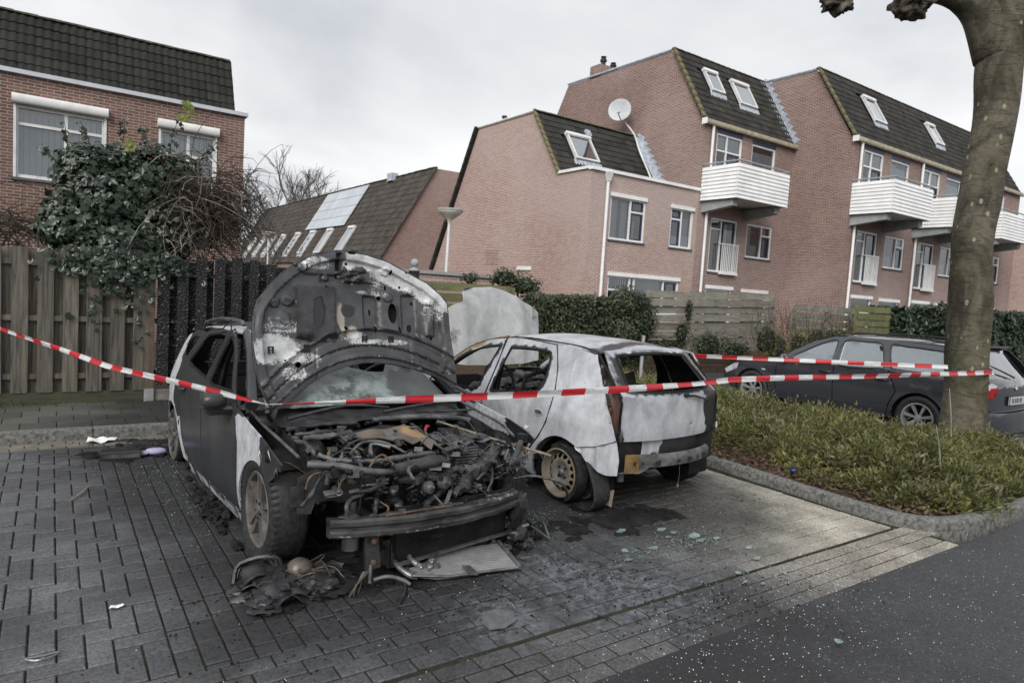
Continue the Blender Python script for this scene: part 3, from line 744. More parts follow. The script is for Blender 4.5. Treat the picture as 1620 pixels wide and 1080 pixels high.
MB().box(XA+.1, 19.84, YA+.1, 18.75, 5.80, 5.86).build('flat_roof', M_DARK, ha)
MB().tube([(XA-.02, 24.35, 8.40), (XA-.02, 20.4, 8.37)], .05, 6).build('roof_edge_trim', M_WHITE2, ha)
MB().box(XA+.02, 19.84, 20.45, 24.3, 8.28, 8.33).build('flat_roof', M_DARK, ha)
upA = Vector((0, 1.7, 2.41)); oA = (XA-.03, 18.70, 5.90)
def skA(u, v): return .95 < u < 2.35 and .75 < v < 2.05
ra = roof(ha, oA, (1, 0, 0), upA, 18, 10, .295, .295, M_TILE_R, 200, skA)
skylight(ra, oA, (1, 0, 0), upA, 1.65, 1.45, 1.14, 1.18)
caps(ra, 'ridge_tile', (XA-.05, 20.42, 8.37), (19.8, 20.42, 8.37), .36, .11, M_RIDGE)
caps(ra, 'verge_tile', (XA-.02, 18.72, 5.95), (XA-.02, 20.38, 8.33), .30, .10, M_VERGE)
# rear steep slope seen on edge
m = MB(); m.add([(XA-.10, 24.33, 8.40), (XA+4, 24.33, 8.40), (XA+4, 27.75, 2.55), (XA-.10, 27.75, 2.55)], [(0, 1, 2, 3)]); rr_ = m.build('rear_roof', M_TILE_R, ha, solid=.12, offs=1)
for i in range(20):
    t_ = i/20; MB().obox((XA-.08, 24.38+3.42*t_+.08, 8.36-5.85*t_-.12), (.09, 0, 0), (0, .10, -.17), (0, .055, .03)).build('verge_tile', M_TILE_R, rr_)
pipe(ha, 'downpipe', [(15.2, YA-.09, .2), (15.2, YA-.09, 5.6)], .055, M_WHITE)
MB().add([(15.08, YA-.2, 5.86), (15.32, YA-.2, 5.86), (15.32, YA-.02, 5.86), (15.08, YA-.02, 5.86), (15.14, YA-.15, 5.56), (15.26, YA-.15, 5.56), (15.26, YA-.03, 5.56), (15.14, YA-.03, 5.56)], [(3, 2, 1, 0), (4, 5, 6, 7), (0, 1, 5, 4), (1, 2, 6, 5), (2, 3, 7, 6), (3, 0, 4, 7)]).build('rainwater_head', M_WHITE2, ha)
MB().obox((16.85, 20.05, 7.9), (.12, 0, 0), (0, .08, .12), (0, -.06, .04)).build('roof_vent', M_LEAD, ha)
window(wg, ha, G(20.86), G(20.04), 1.7, 2.56, lintel='flat', sill=False)
MB().lathe([(.09, 0), (.09, .18), (.13, .19), (.13, .25), (.08, .26), (.08, .34), (.12, .35), (.1, .42), (0, .43)], (XA+.5, 23.2, 8.36), n=12).build('roof_vent_cowl', M_BLKP, ha, 50)
vt = empty('vent_grille', parent=ha)
for i in range(7): MB().box(XA-.012, XA-.002, 22.3, 23.2, 2.75+i*.09, 2.77+i*.09).build('grille_bar', M_BRK_B, vt)
# --- satellite dish
sd_ = empty('satellite_dish', (19.75, 21.1, 9.3)); tag(sd_, 'round grey satellite dish on the brick gable above the tiled roof', 'satellite dish')
dn = Vector((-.78, -.6, .16)).normalized()
MB().lathe([(0, 0), (.16, .012), (.32, .05), (.46, .105), (.47, .105), (.46, .10), (.32, .04), (0, -.01)], (-.55, -.2, .1), dn, 28).build('reflector', plain('dish_grey', (.46, .48, .50), .5, .08, 3), sd_, 50)
pipe(sd_, 'feed_arm', [(-.55, -.35, -.35), (-1.05, -.7, -.28), (-1.1, -.72, -.18)], .025, M_WHITE2); MB().box(-1.17, -1.05, -.79, -.67, -.2, -.08).build('feed_horn', M_WHITE2, sd_)
pipe(sd_, 'wall_bracket', [(.04, -.15, -.1), (-.3, -.1, -.08), (-.5, -.15, .05)], .03, M_METAL)
cb = MB().tube([(19.6, 20.95, 9.0), (19.45, 20.2, 8.35), (19.2, 19.6, 7.6), (19.25, 19.0, 6.6), (19.15, 18.6, 5.98)], .035, 6, sub=5).build('antenna_cable', M_WHITE2, None, 60)
tag(cb, 'pale cable hanging from the satellite dish down the tiled roof', 'cable')

# --- flats with balconies
def railing(parent, wl_, u0, u1, v0, v1):
    m = MB(); g = empty('balcony_railing', parent=parent)
    wl_.bx(m, u0, u1, v1-.04, v1, -.14, -.10); wl_.bx(m, u0, u1, v0, v0+.04, -.14, -.10); wl_.bx(m, u0-.02, u1+.02, v0-.09, v0-.01, -.16, .0)
    m.build('rail_frame', M_WHITE, g); n = 9
    for i in range(n+1):
        u = u0+.02+(u1-u0-.04)*i/n; b = MB(); wl_.bx(b, u-.012, u+.012, v0+.041, v1-.041, -.135, -.105); b.build('baluster', M_WHITE, g)
    for u in (u0, u1):
        b = MB(); wl_.bx(b, u-.02, u+.02, v1-.039, v1-.005, -.099, .02); b.build('rail_stay', M_WHITE, g)
def balcony(parent, x0, x1, yw, y0, z0, z1):
    g = empty('balcony', parent=parent)
    MB().box(x0+.04, x1-.04, y0+.04, yw, z0+.02, z0+.14).build('floor_slab', M_WHITE2, g)
    n = 9; h = (z1-z0)/n
    for i in range(n):
        a, b = z0+i*h, z0+(i+1)*h-.008
        MB().add([(x0, y0, a), (x1, y0, a), (x1, y0+.03, b), (x0, y0+.03, b), (x0, y0+.05, a), (x1, y0+.05, a), (x1, y0+.05, b), (x0, y0+.05, b)], [(0, 1, 2, 3), (4, 0, 3, 7), (1, 5, 6, 2), (3, 2, 6, 7), (0, 4, 5, 1)]).build('slat', M_WHITE, g)
        for X, s_ in ((x0, 1), (x1, -1)):
            MB().add([(X, yw-.01, a), (X, y0+.052, a), (X+.03*s_, y0+.052, b), (X+.03*s_, yw-.01, b), (X+.05*s_, yw-.01, a), (X+.05*s_, y0+.052, a), (X+.05*s_, y0+.052, b), (X+.05*s_, yw-.01, b)], [(0, 1, 2, 3), (3, 2, 6, 7), (0, 4, 5, 1), (0, 3, 7, 4)] if s_ > 0 else [(3, 2, 1, 0), (7, 6, 2, 3), (1, 5, 4, 0), (4, 7, 3, 0)]).build('slat', M_WHITE, g)
    m = MB(); m.tube([(x0+.03, yw, z1+.10), (x0+.03, y0+.03, z1+.10), (x1-.03, y0+.03, z1+.10), (x1-.03, yw, z1+.10)], .03, 6); m.build('handrail', M_GREYC, g)
    for x, y in ((x0+.05, y0+.06), ((x0+x1)/2, y0+.06), (x1-.05, y0+.06), (x0+.05, yw-.3), (x1-.05, yw-.3)): MB().tube([(x, y, z1-.1), (x, y, z1+.09)], .018, 6).build('rail_post', M_GREYC, g)
    for x in (x0+.12, x1-.42): 
        MB().add([(x, y0+.25, z0-.02), (x+.3, y0+.25, z0-.02), (x+.3, yw, z0-.02), (x, yw, z0-.02), (x, y0+.25, z0-.24), (x+.3, y0+.25, z0-.24), (x+.3, yw, z0-.42), (x, yw, z0-.42)], [(0, 1, 2, 3), (7, 6, 5, 4), (0, 4, 5, 1), (1, 5, 6, 2), (3, 7, 4, 0)]).build('cantilever', M_GREYC, g)
def flats(name, label, x0, x1, yf, units, roof_cols, keep, yr, sky_at, gable_step):
    h = empty(name); tag(h, label, 'apartment building', 'flats in the right-hand terrace'); h['group'] = 'flats in the right-hand terrace'
    wf = Wall((0, yf, 0), (1, 0, 0)); holes = []; W_ = []
    for u in units:
        W_ += [(u+.75, u+2.28, 6.2, 8.16, 't1'), (u+2.9, u+4.45, 6.2, 8.12, 't2'), (u+.8, u+2.4, 2.95, 5.0, 'd'), (u+3.02, u+4.68, 3.66, 5.0, 'w'), (u+.8, u+2.4, .9, 2.32, 'g'), (u+3.0, u+4.7, .9, 2.28, 'g')]
    W_ = [w for w in W_ if w[1] < x1-.1]; holes = [w[:4] for w in W_]
    wf.panel('front_wall', M_BRK_B, h, x0, x1, 0, 8.42, holes)
    for w in W_:
        k = w[4]
        if k == 't1': window(wf, h, *w[:4], mull=(.42,), trans=((0, 1, .68),), sash=((.48, .95, .05, .65),), blinds=((.04, .96, .72, .97, 'roll'), (.05, .4, .05, .5, 'curt')), lintel='dark', sill=False)
        elif k == 't2': window(wf, h, *w[:4], blinds=((.05, .95, .05, .86, 'roll'),), lintel='dark', sill=False)
        elif k == 'd':
            f = window(wf, h, *w[:4], mull=(.42,), trans=((0, .42, .8),), sash=((.50, .94, .03, .97),), blinds=((.46, .75, .03, .95, 'curt'),), sill=True)
            railing(f, wf, w[0]+.62, w[1]+.02, w[2]+.02, w[2]+1.12)
        elif k == 'w': window(wf, h, *w[:4], mull=(.6,), trans=((.6, 1, .7),), sash=((.65, .95, .05, .66),), blinds=((.04, .3, .05, .95, 'curt'), (.05, .55, .05, .4, 'curt'), (.66, .9, .05, .95, 'curt')), lintel=None)
        else: window(wf, h, *w[:4], trans=((0, 1, .6),), blinds=((.05, .95, .1, .5, 'curt'),), lintel='flat')
    for u in units:
        pipe(h, 'downpipe', [(u+.42, yf-.08, .2), (u+.42, yf-.08, 8.36)], .055, M_WHITE)
        if u+3.2 < x1: balcony(h, u+.05, u+3.12, yf, yf-1.65, 5.52, 6.74)
    wgb = Wall((x0, 40, 0), (0, -1, 0)); pts = [(40-(yf+10.5), 0), (40-yf, 0), (40-yf, 8.42), (40-(yf+.12), 8.5), (40-(yf+1.85), 11.43), (40-(yf+8.3), 11.46), (40-(yf+10.2), 8.4)]
    wgb.poly('gable_wall', M_BRK_B, h, pts)
    MB().tube([(x0-.02, yf+1.9, 11.48), (x0-.02, yf+8.3, 11.52)], .05, 6).build('roof_edge_trim', M_LEAD, h)
    MB().box(x0+.02, x1, yf+1.9, yf+8.2, 11.38, 11.42).build('flat_roof', M_DARK, h)
    up = Vector((0, 1.73, 2.93)); o = (x0-.02, yf+.02, 8.52)
    def sk(u, v): return any(abs(u-a) < w_/2+.18 and abs(v-b) < h_/2+.2 for a, b, w_, h_ in sky_at)
    r = roof(h, o, (1, 0, 0), up, roof_cols, 11, .30, .305, M_TILE_R, keep, sk)
    for a, b, w_, h_ in sky_at: skylight(r, o, (1, 0, 0), up, a, b, w_, h_)
    caps(r, 'ridge_tile', (x0-.05, yf+1.8, 11.48), (x0-.02+roof_cols*.30, yf+1.8, 11.48), .36, .11, M_RIDGE)
    caps(r, 'verge_tile', (x0-.02, yf+.02, 8.56), (x0-.02, yf+1.78, 11.46), .34, .13, M_VERGE)
    m = MB(); pf = [(-.02, .06), (-.04, -.02), (-.02, -.09), (.05, -.12), (.12, -.09), (.13, .06)]; k = len(pf)
    m.add([(X, yf-.16+a, 8.44+b) for X in (x0-.12, x1) for a, b in pf], [(i+k, i+k+1, i+1, i) for i in range(k-1)]+[tuple(range(k)), tuple(range(k, 2*k))[::-1]]); m.build('gutter', M_CREAM, h, 40)
    MB().box(x0-.15, x0-.121, yf-.22, yf+.02, 8.3, 8.52).build('gutter_end', M_WHITE, h)
    return h
XB, XC, YC = 19.84, 25.55, 14.37
hb = flats('apartment_building', 'brick flats with a single white balcony, between the low house and the projecting wing', XB, XC, YA, [XB], 19, 230, 0, [(1.55, 2.1, .78, 1.0), (3.35, 1.95, 1.10, 1.15)], 0)
hc = flats('apartment_building', 'projecting brick wing with a row of white balconies behind the plane tree', XC, 42., YC, [XC, XC+5.05, XC+10.1], 55, 300, 0, [(2.9, 1.9, .95, 1.25), (8.4, 1.9, .78, 1.1)], 0)
# stepped lead flashing where each roof meets the taller wall beside it
for xx, y0, z0, dy_, dz_, L, par in ((XB, 18.75, 5.95, 1.7, 2.41, 9, ha), (XC, YA+.1, 8.55, 1.73, 2.93, 10, hb)):
    m = MB()
    for i in range(L):
        a, b = i/L, (i+1)/L
        m.add([(xx-.012-.001*i, y0+dy_*a, z0+dz_*a), (xx-.012-.001*i, y0+dy_*b, z0+dz_*b), (xx-.012-.001*i, y0+dy_*b-.10, z0+dz_*b+.16), (xx-.012-.001*i, y0+dy_*a-.34, z0+dz_*a+.18)], [(3, 2, 1, 0)])
        m.add([(xx-.34, y0+dy_*a-.05, z0+dz_*a+.08), (xx-.02, y0+dy_*a-.05, z0+dz_*a+.09), (xx-.02, y0+dy_*b-.05, z0+dz_*b+.09), (xx-.34, y0+dy_*b-.05, z0+dz_*b+.08)], [(0, 1, 2, 3)])
    m.build('lead_flashing', M_LEAD, par)
# chimney and cowls on the flats
ch = empty('chimney', (XB+.9, 23.4, 11.42), parent=hb)
MB().box(-.9, .9, -.35, .35, 0, .55).build('chimney_stack', M_BRK_B, ch)
for x_, h_ in ((-.45, .5), (.15, .36)): MB().lathe([(.1, .55), (.1, .55+h_*.5), (.15, .55+h_*.52), (.15, .55+h_*.7), (.09, .55+h_*.72), (.13, .55+h_*.95), (0, .55+h_)], (x_, 0, 0), n=12).build('chimney_cowl', M_BLKP, ch, 50)
# end house far right
hd = empty('brick_house'); tag(hd, 'low brick annex with grey roof edge at the right edge beyond the tree', 'house')
wd = Wall((0, 13.2, 0), (1, 0, 0)); wd.panel('front_wall', M_BRK_A, hd, 42.05, 60, 0, 6.2, [(44.3, 45.9, 2.7, 4.6)])
window(wd, hd, 44.3, 45.9, 2.7, 4.6, mull=(.5,), lintel='flat')
MB().add([(42.05, 13.2, 0), (42.05, 13.2, 6.2), (42.05, 25, 6.2), (42.05, 25, 0)], [(0, 1, 2, 3)]).build('side_wall', M_BRK_A, hd)
MB().box(41.9, 60, 13.0, 25, 6.21, 6.4).build('roof_edge', M_GREYC, hd); pipe(hd, 'downpipe', [(43.2, 13.1, 0), (43.2, 13.1, 6.1)], .06, M_WHITE)

# --- house with the solar panels
he = empty('brick_house'); tag(he, 'far brick house with a long dark roof carrying solar panels and slim roof windows', 'house')
XE, YE = 16.5, 31.8; ZE = 7.9
MB().add([(XE-3.0, YE, 0), (XE+9, YE, 0), (XE+9, YE, ZE), (XE, YE, ZE), (XE-3.0, YE, 2.75)], [(0, 1, 2, 3, 4)]).build('gable_wall', M_BRK_E, he)
MB().box(XE, XE+9, YE+.05, 60, 7.7, 7.88).build('flat_roof', M_DARK, he)
MB().box(XE-2.9, XE-2.8, YE, 66, 0, 2.8).build('side_wall', M_BRK_E, he)
upE = Vector((3.0, 0, 5.15)); oE = (XE-3.02, 65.8, 2.75); uxE = (0, -1, 0)
re_ = roof(he, oE, uxE, upE, 100, 15, .34, .397, M_TILE_E, 0, None, 2)
caps(re_, 'ridge_tile', (XE, 65.5, ZE+.02), (XE, YE-.05, ZE+.02), .8, .12, M_RIDGE)
caps(re_, 'verge_tile', (XE-3.02, YE-.05, 2.8), (XE, YE-.05, ZE+.02), .4, .11, M_TILE_E)
M_SOLAR = plain('pale_solar_glass', (.42, .46, .50), .25, .1, .6, spec=.8)
nE = Vector(uxE).cross(upE.normalized()); so_ = Vector(oE); ue = upE.normalized()
pan = empty('solar_array', parent=he)
for i in range(3):
    for j in range(4):
        c = so_+Vector(uxE)*(65.8-46.4+i*2.55)+ue*(3.05+j*.78)+nE*.14
        MB().obox(c, Vector(uxE)*1.25, ue*.375, nE*.02).build('solar_panel', M_SOLAR, pan)
for y_ in (61.4, 58.2, 55.2, 52.6, 49.0, 45.6, 42.2, 38.4): skylight(re_, oE, uxE, upE, 65.8-y_, 1.55, 1.0, 1.75)
MB().box(XE-.35, XE+.05, 36.5, 37.2, ZE-.2, ZE+.25).build('roof_vent', M_LEAD, he)
# gable-end house farther back
hf = empty('brick_house'); tag(hf, 'small distant brick house with white strips left of the solar roof', 'house')
MB().add([(17.2, 69, 0), (22, 69, 0), (22, 69, 8.2), (19.6, 69, 7.2), (17.9, 69, 6.7), (17.4, 69, 5.0)], [(0, 1, 2, 3, 4, 5)]).build('gable_wall', M_BRK_E, hf)
for x_ in (18.3, 19.6): MB().box(x_, x_+.5, 68.9, 68.99, 3.6, 7.3).build('white_strip', M_WHITE, hf)
MB().add([(17.0, 69.1, 5.2), (17.0, 80, 5.2), (19.6, 80, 7.1), (19.6, 69.1, 7.1)], [(0, 1, 2, 3)]).build('roof', M_TILE_E, hf)
# ------------------------------------------------------------------ fences
FY = 9.16
def board(parent, x, w, y, z0, z1, mat, name='board', t=.022):
    b = MB(); n = 5; vs = []
    sl_ = rnd.uniform(-.006, .006); bow = rnd.uniform(-.006, .006)
    for i in range(n+1):
        z = z0+(z1-z0)*i/n; o_ = bow*math.sin(math.pi*i/n); s_ = sl_*(i/n)
        vs += [(x-w/2+s_, y+o_, z), (x+w/2+s_, y+o_+rnd.uniform(-.002, .002), z), (x+w/2+s_, y+o_+t, z), (x-w/2+s_, y+o_+t, z)]
    fs = [(4*i+a, 4*i+b_, 4*i+4+b_, 4*i+4+a) for i in range(n) for a, b_ in ((0, 1), (1, 2), (2, 3), (3, 0))]+[(3, 2, 1, 0), (4*n, 4*n+1, 4*n+2, 4*n+3)]
    return b.add(vs, fs).build(name, mat, parent)
fl = empty('wooden_fence'); tag(fl, 'weathered upright board fence with green algae under the ivy', 'fence')
x = -3.35; i = 0
while x < .93:
    board(fl, x, .15+U(-.008, .008), FY-.022+U(-.003, .003), .235, 1.865+U(-.012, .012), M_WOOD)
    if x+.118 < .95: board(fl, x+.1175, .15, FY+.045, .235, 1.85+U(-.012, .012), M_WOOD)
    x += .235; i += 1
for z in (.42, 1.08, 1.70): MB().box(-3.4, .90, FY+.001, FY+.043, z-.03, z+.03).build('rail', M_WOOD, fl)
MB().box(-3.4, .94, FY-.01, FY+.02, .10, .232).build('gravel_board', wood_mat('dark_base_plank', (.03, .028, .022), (.07, .065, .05), .5, 0, False), fl)
board(fl, .985, .09, FY-.03, .1, 1.9, wood_mat('scorched_post', (.13, .10, .075), (.24, .19, .15), .2, .9), 'post', .09)
MB().box(.93, 1.035, FY-.045, FY-.031, .095, .25).build('post_shoe', M_METAL, fl)
fc_ = empty('wooden_fence'); tag(fc_, 'burnt black board fence with charred scaly boards behind the wrecked cars', 'fence')
x = 1.12
while x < 3.05:
    top = 1.80+.11*math.sin(math.pi*clamp((x-1.0)/1.9))
    board(fc_, x, .13+U(-.02, .012), FY-.022+U(-.006, .006), .24+U(0, .05), top+U(-.02, .01), M_CHAR, t=.02)
    board(fc_, x+.105, .12+U(-.02, .01), FY+.045, .24+U(0, .08), top-.02+U(-.03, .01), M_CHAR, t=.018)
    x += .212
for z in (.45, 1.08, 1.66): MB().box(1.04, 3.1, FY+.001, FY+.043, z-.028, z+.028).build('rail', M_CHAR, fc_)
MB().box(1.04, 3.12, FY-.01, FY+.03, .10, .235).build('gravel_board', plain('pale_base_plank', (.20, .19, .17), .9, .3, 7), fc_)
board(fc_, 3.12, .10, FY-.02, .1, 1.9, M_CHAR, 'post', .1)
# black gate post with a ball
gp_ = empty('gate_post', (4.58, 9.35, .05)); tag(gp_, 'black square gate post topped by a ball beyond the raised bonnet', 'post')
MB().box(-.06, .06, -.06, .06, 0, 1.88).build('shaft', M_BLKP, gp_); MB().lathe([(.085, 1.88), (.085, 1.9), (.035, 1.92), (.03, 1.935)]+[(.065*math.sin(math.pi*(i+1)/9), 2.0-.065*math.cos(math.pi*(i+1)/9)) for i in range(9)], n=14).build('ball_finial', M_GREYC, gp_, 60)
gw = empty('garden_wall'); tag(gw, 'low brick garden wall with pale coping behind the street lamp', 'wall')
MB().box(5.6, 9.1, 14.0, 14.22, .06, 2.0).build('brickwork', M_BRK_A, gw); MB().box(5.5, 9.2, 13.94, 14.28, 2.001, 2.07).build('coping', M_GREYC, gw)

def plank_fence(label, x0, x1, y, zs, zb, mat, posts, tilt=0., grp=None):
    f = empty('plank_fence'); tag(f, label, 'fence', grp)
    for k, (z, off) in enumerate(zs):
        xx = x0+U(-.05, .05)
        while xx < x1-.3:
            L = min(U(2.2, 2.8), x1-xx); yy = y+off
            a = (xx, yy, z+tilt*(xx-x0)); b = (xx+L-.01, yy+U(-.01, .01), z+tilt*(xx+L-x0)+U(-.012, .012))
            m = MB(); m.bar(a, b, .025, .182, (0, 0, 1)); m.build('plank', mat, f); xx += L
    for px_ in posts: MB().box(px_-.04, px_+.04, y+.01, y+.09, .05, zb+tilt*(px_-x0)).build('post', mat, f)
    return f
plank_fence('mossy horizontal plank fence between the ivy hedge and the grey estate car', 12.2, 17.6, 11.8, [(1.86, .02), (1.66, -.03), (1.46, .02), (1.25, -.03), (1.03, .02), (.82, -.03), (.60, .02), (.4, -.03)], 1.95, M_PLANK, [12.3, 14.2, 16.1, 17.5], .03)
plank_fence('low grey plank fence behind the front of the grey estate car', 17.7, 21.2, 11.3, [(1.75, .0), (1.52, -.02), (1.30, .0), (1.05, -.02), (.8, 0)], 1.85, M_PLANK, [17.8, 19.5, 21.1], .0)
plank_fence('yellow-green mossy plank fence panel above the roof of the estate car', 19.7, 21.7, 10.5, [(1.83, 0), (1.62, -.02), (1.41, 0), (1.2, -.02), (.98, 0), (.7, 0)], 1.95, M_PLANKG, [19.75, 21.65], .0)
plank_fence('pale plank fence low behind the lamp post and raised white bonnet', 6.2, 8.6, 12.3, [(1.72, 0), (1.5, -.02), (1.28, 0), (1.05, -.02), (.8, 0)], 1.8, M_PLANKG, [6.3, 8.5], 0.)

# ------------------------------------------------------------------ street lamps
def lamp(loc, h, label, s=1.):
    o = empty('street_lamp', loc); tag(o, label, 'street lamp', 'street lamps')
    MB().tube([(0, 0, 0), (0, 0, 1.0), (.0, 0, h-.28)], [.06*s, .045*s, .038*s], 10).build('pole', M_WHITE2, o, 60)
    MB().lathe([(.05, h-.32), (.06, h-.26), (.14, h-.2), (.30, h-.07), (.34, h-.03), (.34, h)], n=24).build('shade', plain('cream_lamp_bowl', (.74, .72, .60), .4, .1, 3), o, 50)
    MB().lathe([(.355, h-.012), (.355, h+.03), (.30, h+.055), (.12, h+.075), (0, h+.08)], n=24).build('cap', M_GREYC, o, 50)
    return o
lp = lamp((8.78, 16.02, .05), 3.72, 'white street lamp post with a bowl head in front of the brick gable'); lp.rotation_euler = (0, R(.6), 0)
lamp((8.45, 33, .05), 3.7, 'distant street lamp at the left edge of the far houses')

# ------------------------------------------------------------------ leaves and plants
def leaf_shape(kind):
    if kind == 'ivy': return [(0, -.45, 0), (.36, -.32, -.05), (.5, .05, -.1), (.24, .08, 0), (0, .62, -.08), (-.24, .08, 0), (-.5, .05, -.1), (-.36, -.32, -.05)], [(0, 1, 3), (1, 2, 3), (0, 3, 4), (0, 4, 5), (0, 5, 7), (5, 6, 7)]
    if kind == 'oval': return [(0, -.5, 0), (.22, -.15, -.04), (.2, .2, -.04), (0, .5, -.02), (-.2, .2, -.04), (-.22, -.15, -.04)], [(0, 1, 2, 3), (0, 3, 4, 5)]
    if kind == 'sprig': return [(0, 0, 0), (.09, .3, .02), (0, 1, .1), (-.09, .3, .02)], [(0, 1, 2), (0, 2, 3)]
    return [(-.03, 0, 0), (.03, 0, 0), (.012, .6, .03), (0, 1, .12)], [(0, 1, 2), (0, 2, 3)]
def frame(nor, spin):
    n = Vector(nor).normalized(); u = n.orthogonal().normalized(); w = n.cross(u)
    y = u*math.cos(spin)+w*math.sin(spin); return Matrix((y.cross(n), y, n)).transposed()
def leaves_mesh(name, items, kind, mat, parent=None, stuff=True):
    """items: (pos, normal, spin, size)"""
    vs, fs = leaf_shape(kind); V = np.array(vs); nv = len(vs)
    allv = np.empty((len(items)*nv, 3)); allf = []; lr = np.empty(len(items)*nv, 'f')
    for i, (p, n, sp, s_) in enumerate(items):
        allv[i*nv:(i+1)*nv] = (V*s_) @ np.array(frame(n, sp)).T+np.array(p); lr[i*nv:(i+1)*nv] = rnd.random()
        allf += [tuple(a+i*nv for a in f) for f in fs]
    m = MB(); m.v = [tuple(v) for v in allv]; m.f = allf; m.att['lr'] = lr.tolist()
    o = m.build(name, mat, parent)
    if stuff: tag(o, kind='stuff')
    return o
def leaf_objects(name, items, kind, mat, parent):
    vs, fs = leaf_shape(kind); mes = []
    for k in range(5):
        m = MB().add(vs, fs); m.att['lr'] = [k/4]*len(vs); mes.append(m.build(name, mat, mesh_only=True))
    for p, n, sp, s_ in items:
        o = link(name, rnd.choice(mes), parent); o.matrix_local = Matrix.Translation(p) @ (frame(n, sp) @ Matrix.Scale(s_, 3)).to_4x4()
def blob_leaves(n, blobs, size, up=.35, shell=.55, spin=None, face=(0, -1, .3)):
    out = []; tot = sum(b[3]*b[4]*b[5] for b in blobs)
    for b in blobs:
        k = int(n*b[3]*b[4]*b[5]/tot)
        for _ in range(k):
            d = Vector((rnd.gauss(0, 1), rnd.gauss(0, 1), rnd.gauss(0, 1))).normalized()
            r_ = rnd.uniform(shell, 1)**.6*(1+.22*N(d.x*2.4+b[0], d.y*2.4+b[1], d.z*2.4+b[2])*1.6)
            p = Vector((b[0]+d.x*b[3]*r_, b[1]+d.y*b[4]*r_, b[2]+d.z*b[5]*r_))
            nn = d+Vector((U(-.6, .6), U(-.6, .6), U(-.3, .9)*up*2))+Vector(face)*.25
            out.append((p, nn, U(0, 6.28) if spin is None else spin+U(-.7, .7), size*U(.6, 1.25)))
    return out
ivy = empty('ivy_bush', (1.0, 9.5, 0)); ivy.location = (0, 0, 0); tag(ivy, 'large dark ivy bush growing over the top of the board fence', 'ivy')
IB = [(.55, 9.75, 2.55, .62, .45, .62), (.25, 9.7, 2.15, .45, .4, .42), (1.0, 9.75, 2.75, .5, .42, .55), (1.15, 9.7, 2.2, .5, .4, .45), (.75, 9.6, 1.95, .65, .4, .38), (.35, 9.75, 2.9, .38, .32, .3), (1.35, 9.8, 2.9, .3, .3, .35)]
its = blob_leaves(7500, IB, .10)
# trailing down the front of the fence
for _ in range(420):
    x = rnd.gauss(.62, .28); z = 1.9-abs(rnd.gauss(0, .22)); its.append(((x, FY-.06+U(-.05, .02), z), (U(-.5, .5), -1, U(-.2, .7)), U(2, 4.5), U(.05, .1)))
for cx, zl in ((.42, .9), (.87, .75), (.68, 1.1)):
    for k in range(26): its.append(((cx+U(-.08, .08), FY-.05+U(-.02, .01), zl+U(0, .9)), (U(-.6, .6), -1, U(-.2, .6)), U(0, 6), U(.035, .07)))
its.sort(key=lambda q: q[0][1])
vis_l = [q for q in its if scr(q[0])[0] < 420][:900]; pick = vis_l[::3][:290]; ids = {id(q) for q in pick}
leaf_objects('ivy_leaf', pick, 'ivy', M_IVY, ivy); leaves_mesh('ivy_leaves', [q for q in its if id(q) not in ids], 'ivy', M_IVY, ivy)
# pale burnt leaves and shoots
leaves_mesh('scorched_leaves', blob_leaves(420, [(1.35, 9.5, 2.2, .45, .3, .5)], .055), 'oval', M_IVY2, ivy)
sh_ = MB(); sl_ = []
for x0, z0, x1, z1 in ((.35, 3.0, .25, 3.38), (.62, 3.0, .70, 3.5), (1.2, 3.1, 1.35, 3.75), (.1, 2.7, -.12, 3.05), (1.5, 3.0, 1.75, 3.4), (.9, 3.1, .93, 3.45), (.15, 2.9, .1, 3.35)):
    P = [(x0, 9.6, z0), ((x0+x1)/2+U(-.05, .05), 9.55, (z0+z1)/2), (x1, 9.5, z1)]; sh_.tube(P, [.008, .006, .003], 4, sub=3)
    for k in range(14):
        t_ = U(.1, 1); sl_.append(((x0+(x1-x0)*t_+U(-.05, .05), 9.57+U(-.05, .03), z0+(z1-z0)*t_), (U(-.6, .6), -1, U(-.3, .6)), U(0, 6), U(.04, .075)))
sh_.build('shoots', M_TWIG, ivy); leaves_mesh('shoot_leaves', sl_, 'ivy', M_IVY, ivy)
leaves_mesh('fresh_leaves', [((1.37+U(-.07, .07), 9.45, 3.72+U(-.12, .1)), (U(-.5, .5), -1, .2), U(0, 6), U(.07, .11)) for _ in range(16)]+[((.78+U(-.06, .06), 9.4, 3.17+U(-.06, .06)), (U(-.5, .5), -1, .2), U(0, 6), U(.06, .1)) for _ in range(8)], 'ivy', M_IVYN, ivy)
# dry bramble tangle
tg = empty('bramble_tangle'); tag(tg, 'tangle of bare brown twigs hanging over the burnt fence beside the ivy', 'shrub')
def tangle(n, name, mat, cx, cz, rx, rz, r0, sd, cy=9.6):
    rr2 = random.Random(sd); m = MB()
    for _ in range(n):
        a = rr2.uniform(-.3, math.pi+.3); L = rr2.uniform(.35, .85); p = Vector((cx+rr2.gauss(0, rx*.45), cy+rr2.uniform(-.3, .25), cz+rr2.gauss(.1, rz*.45)))
        d = Vector((math.cos(a)*.9, rr2.uniform(-.5, .3), math.sin(a)*.8)); P = [p]
        for k in range(5):
            d = (d+Vector((rr2.gauss(0, .3), rr2.gauss(0, .2), -.38+rr2.gauss(0, .2)))).normalized(); P.append(P[-1]+d*L/5)
        r_ = r0*rr2.uniform(.5, 1.3); m.tube(P, [r_, r_, r_*.9, r_*.8, r_*.6, r_*.35], 3, caps=False)
    return tag(m.build(name, mat, tg), kind='stuff')
tangle(900, 'brown_twigs', M_TWIG, 1.66, 2.42, .52, .55, .0055, 4); tangle(60, 'pale_stems', M_TWIG2, 1.4, 2.4, .6, .6, .0045, 5, 9.4)
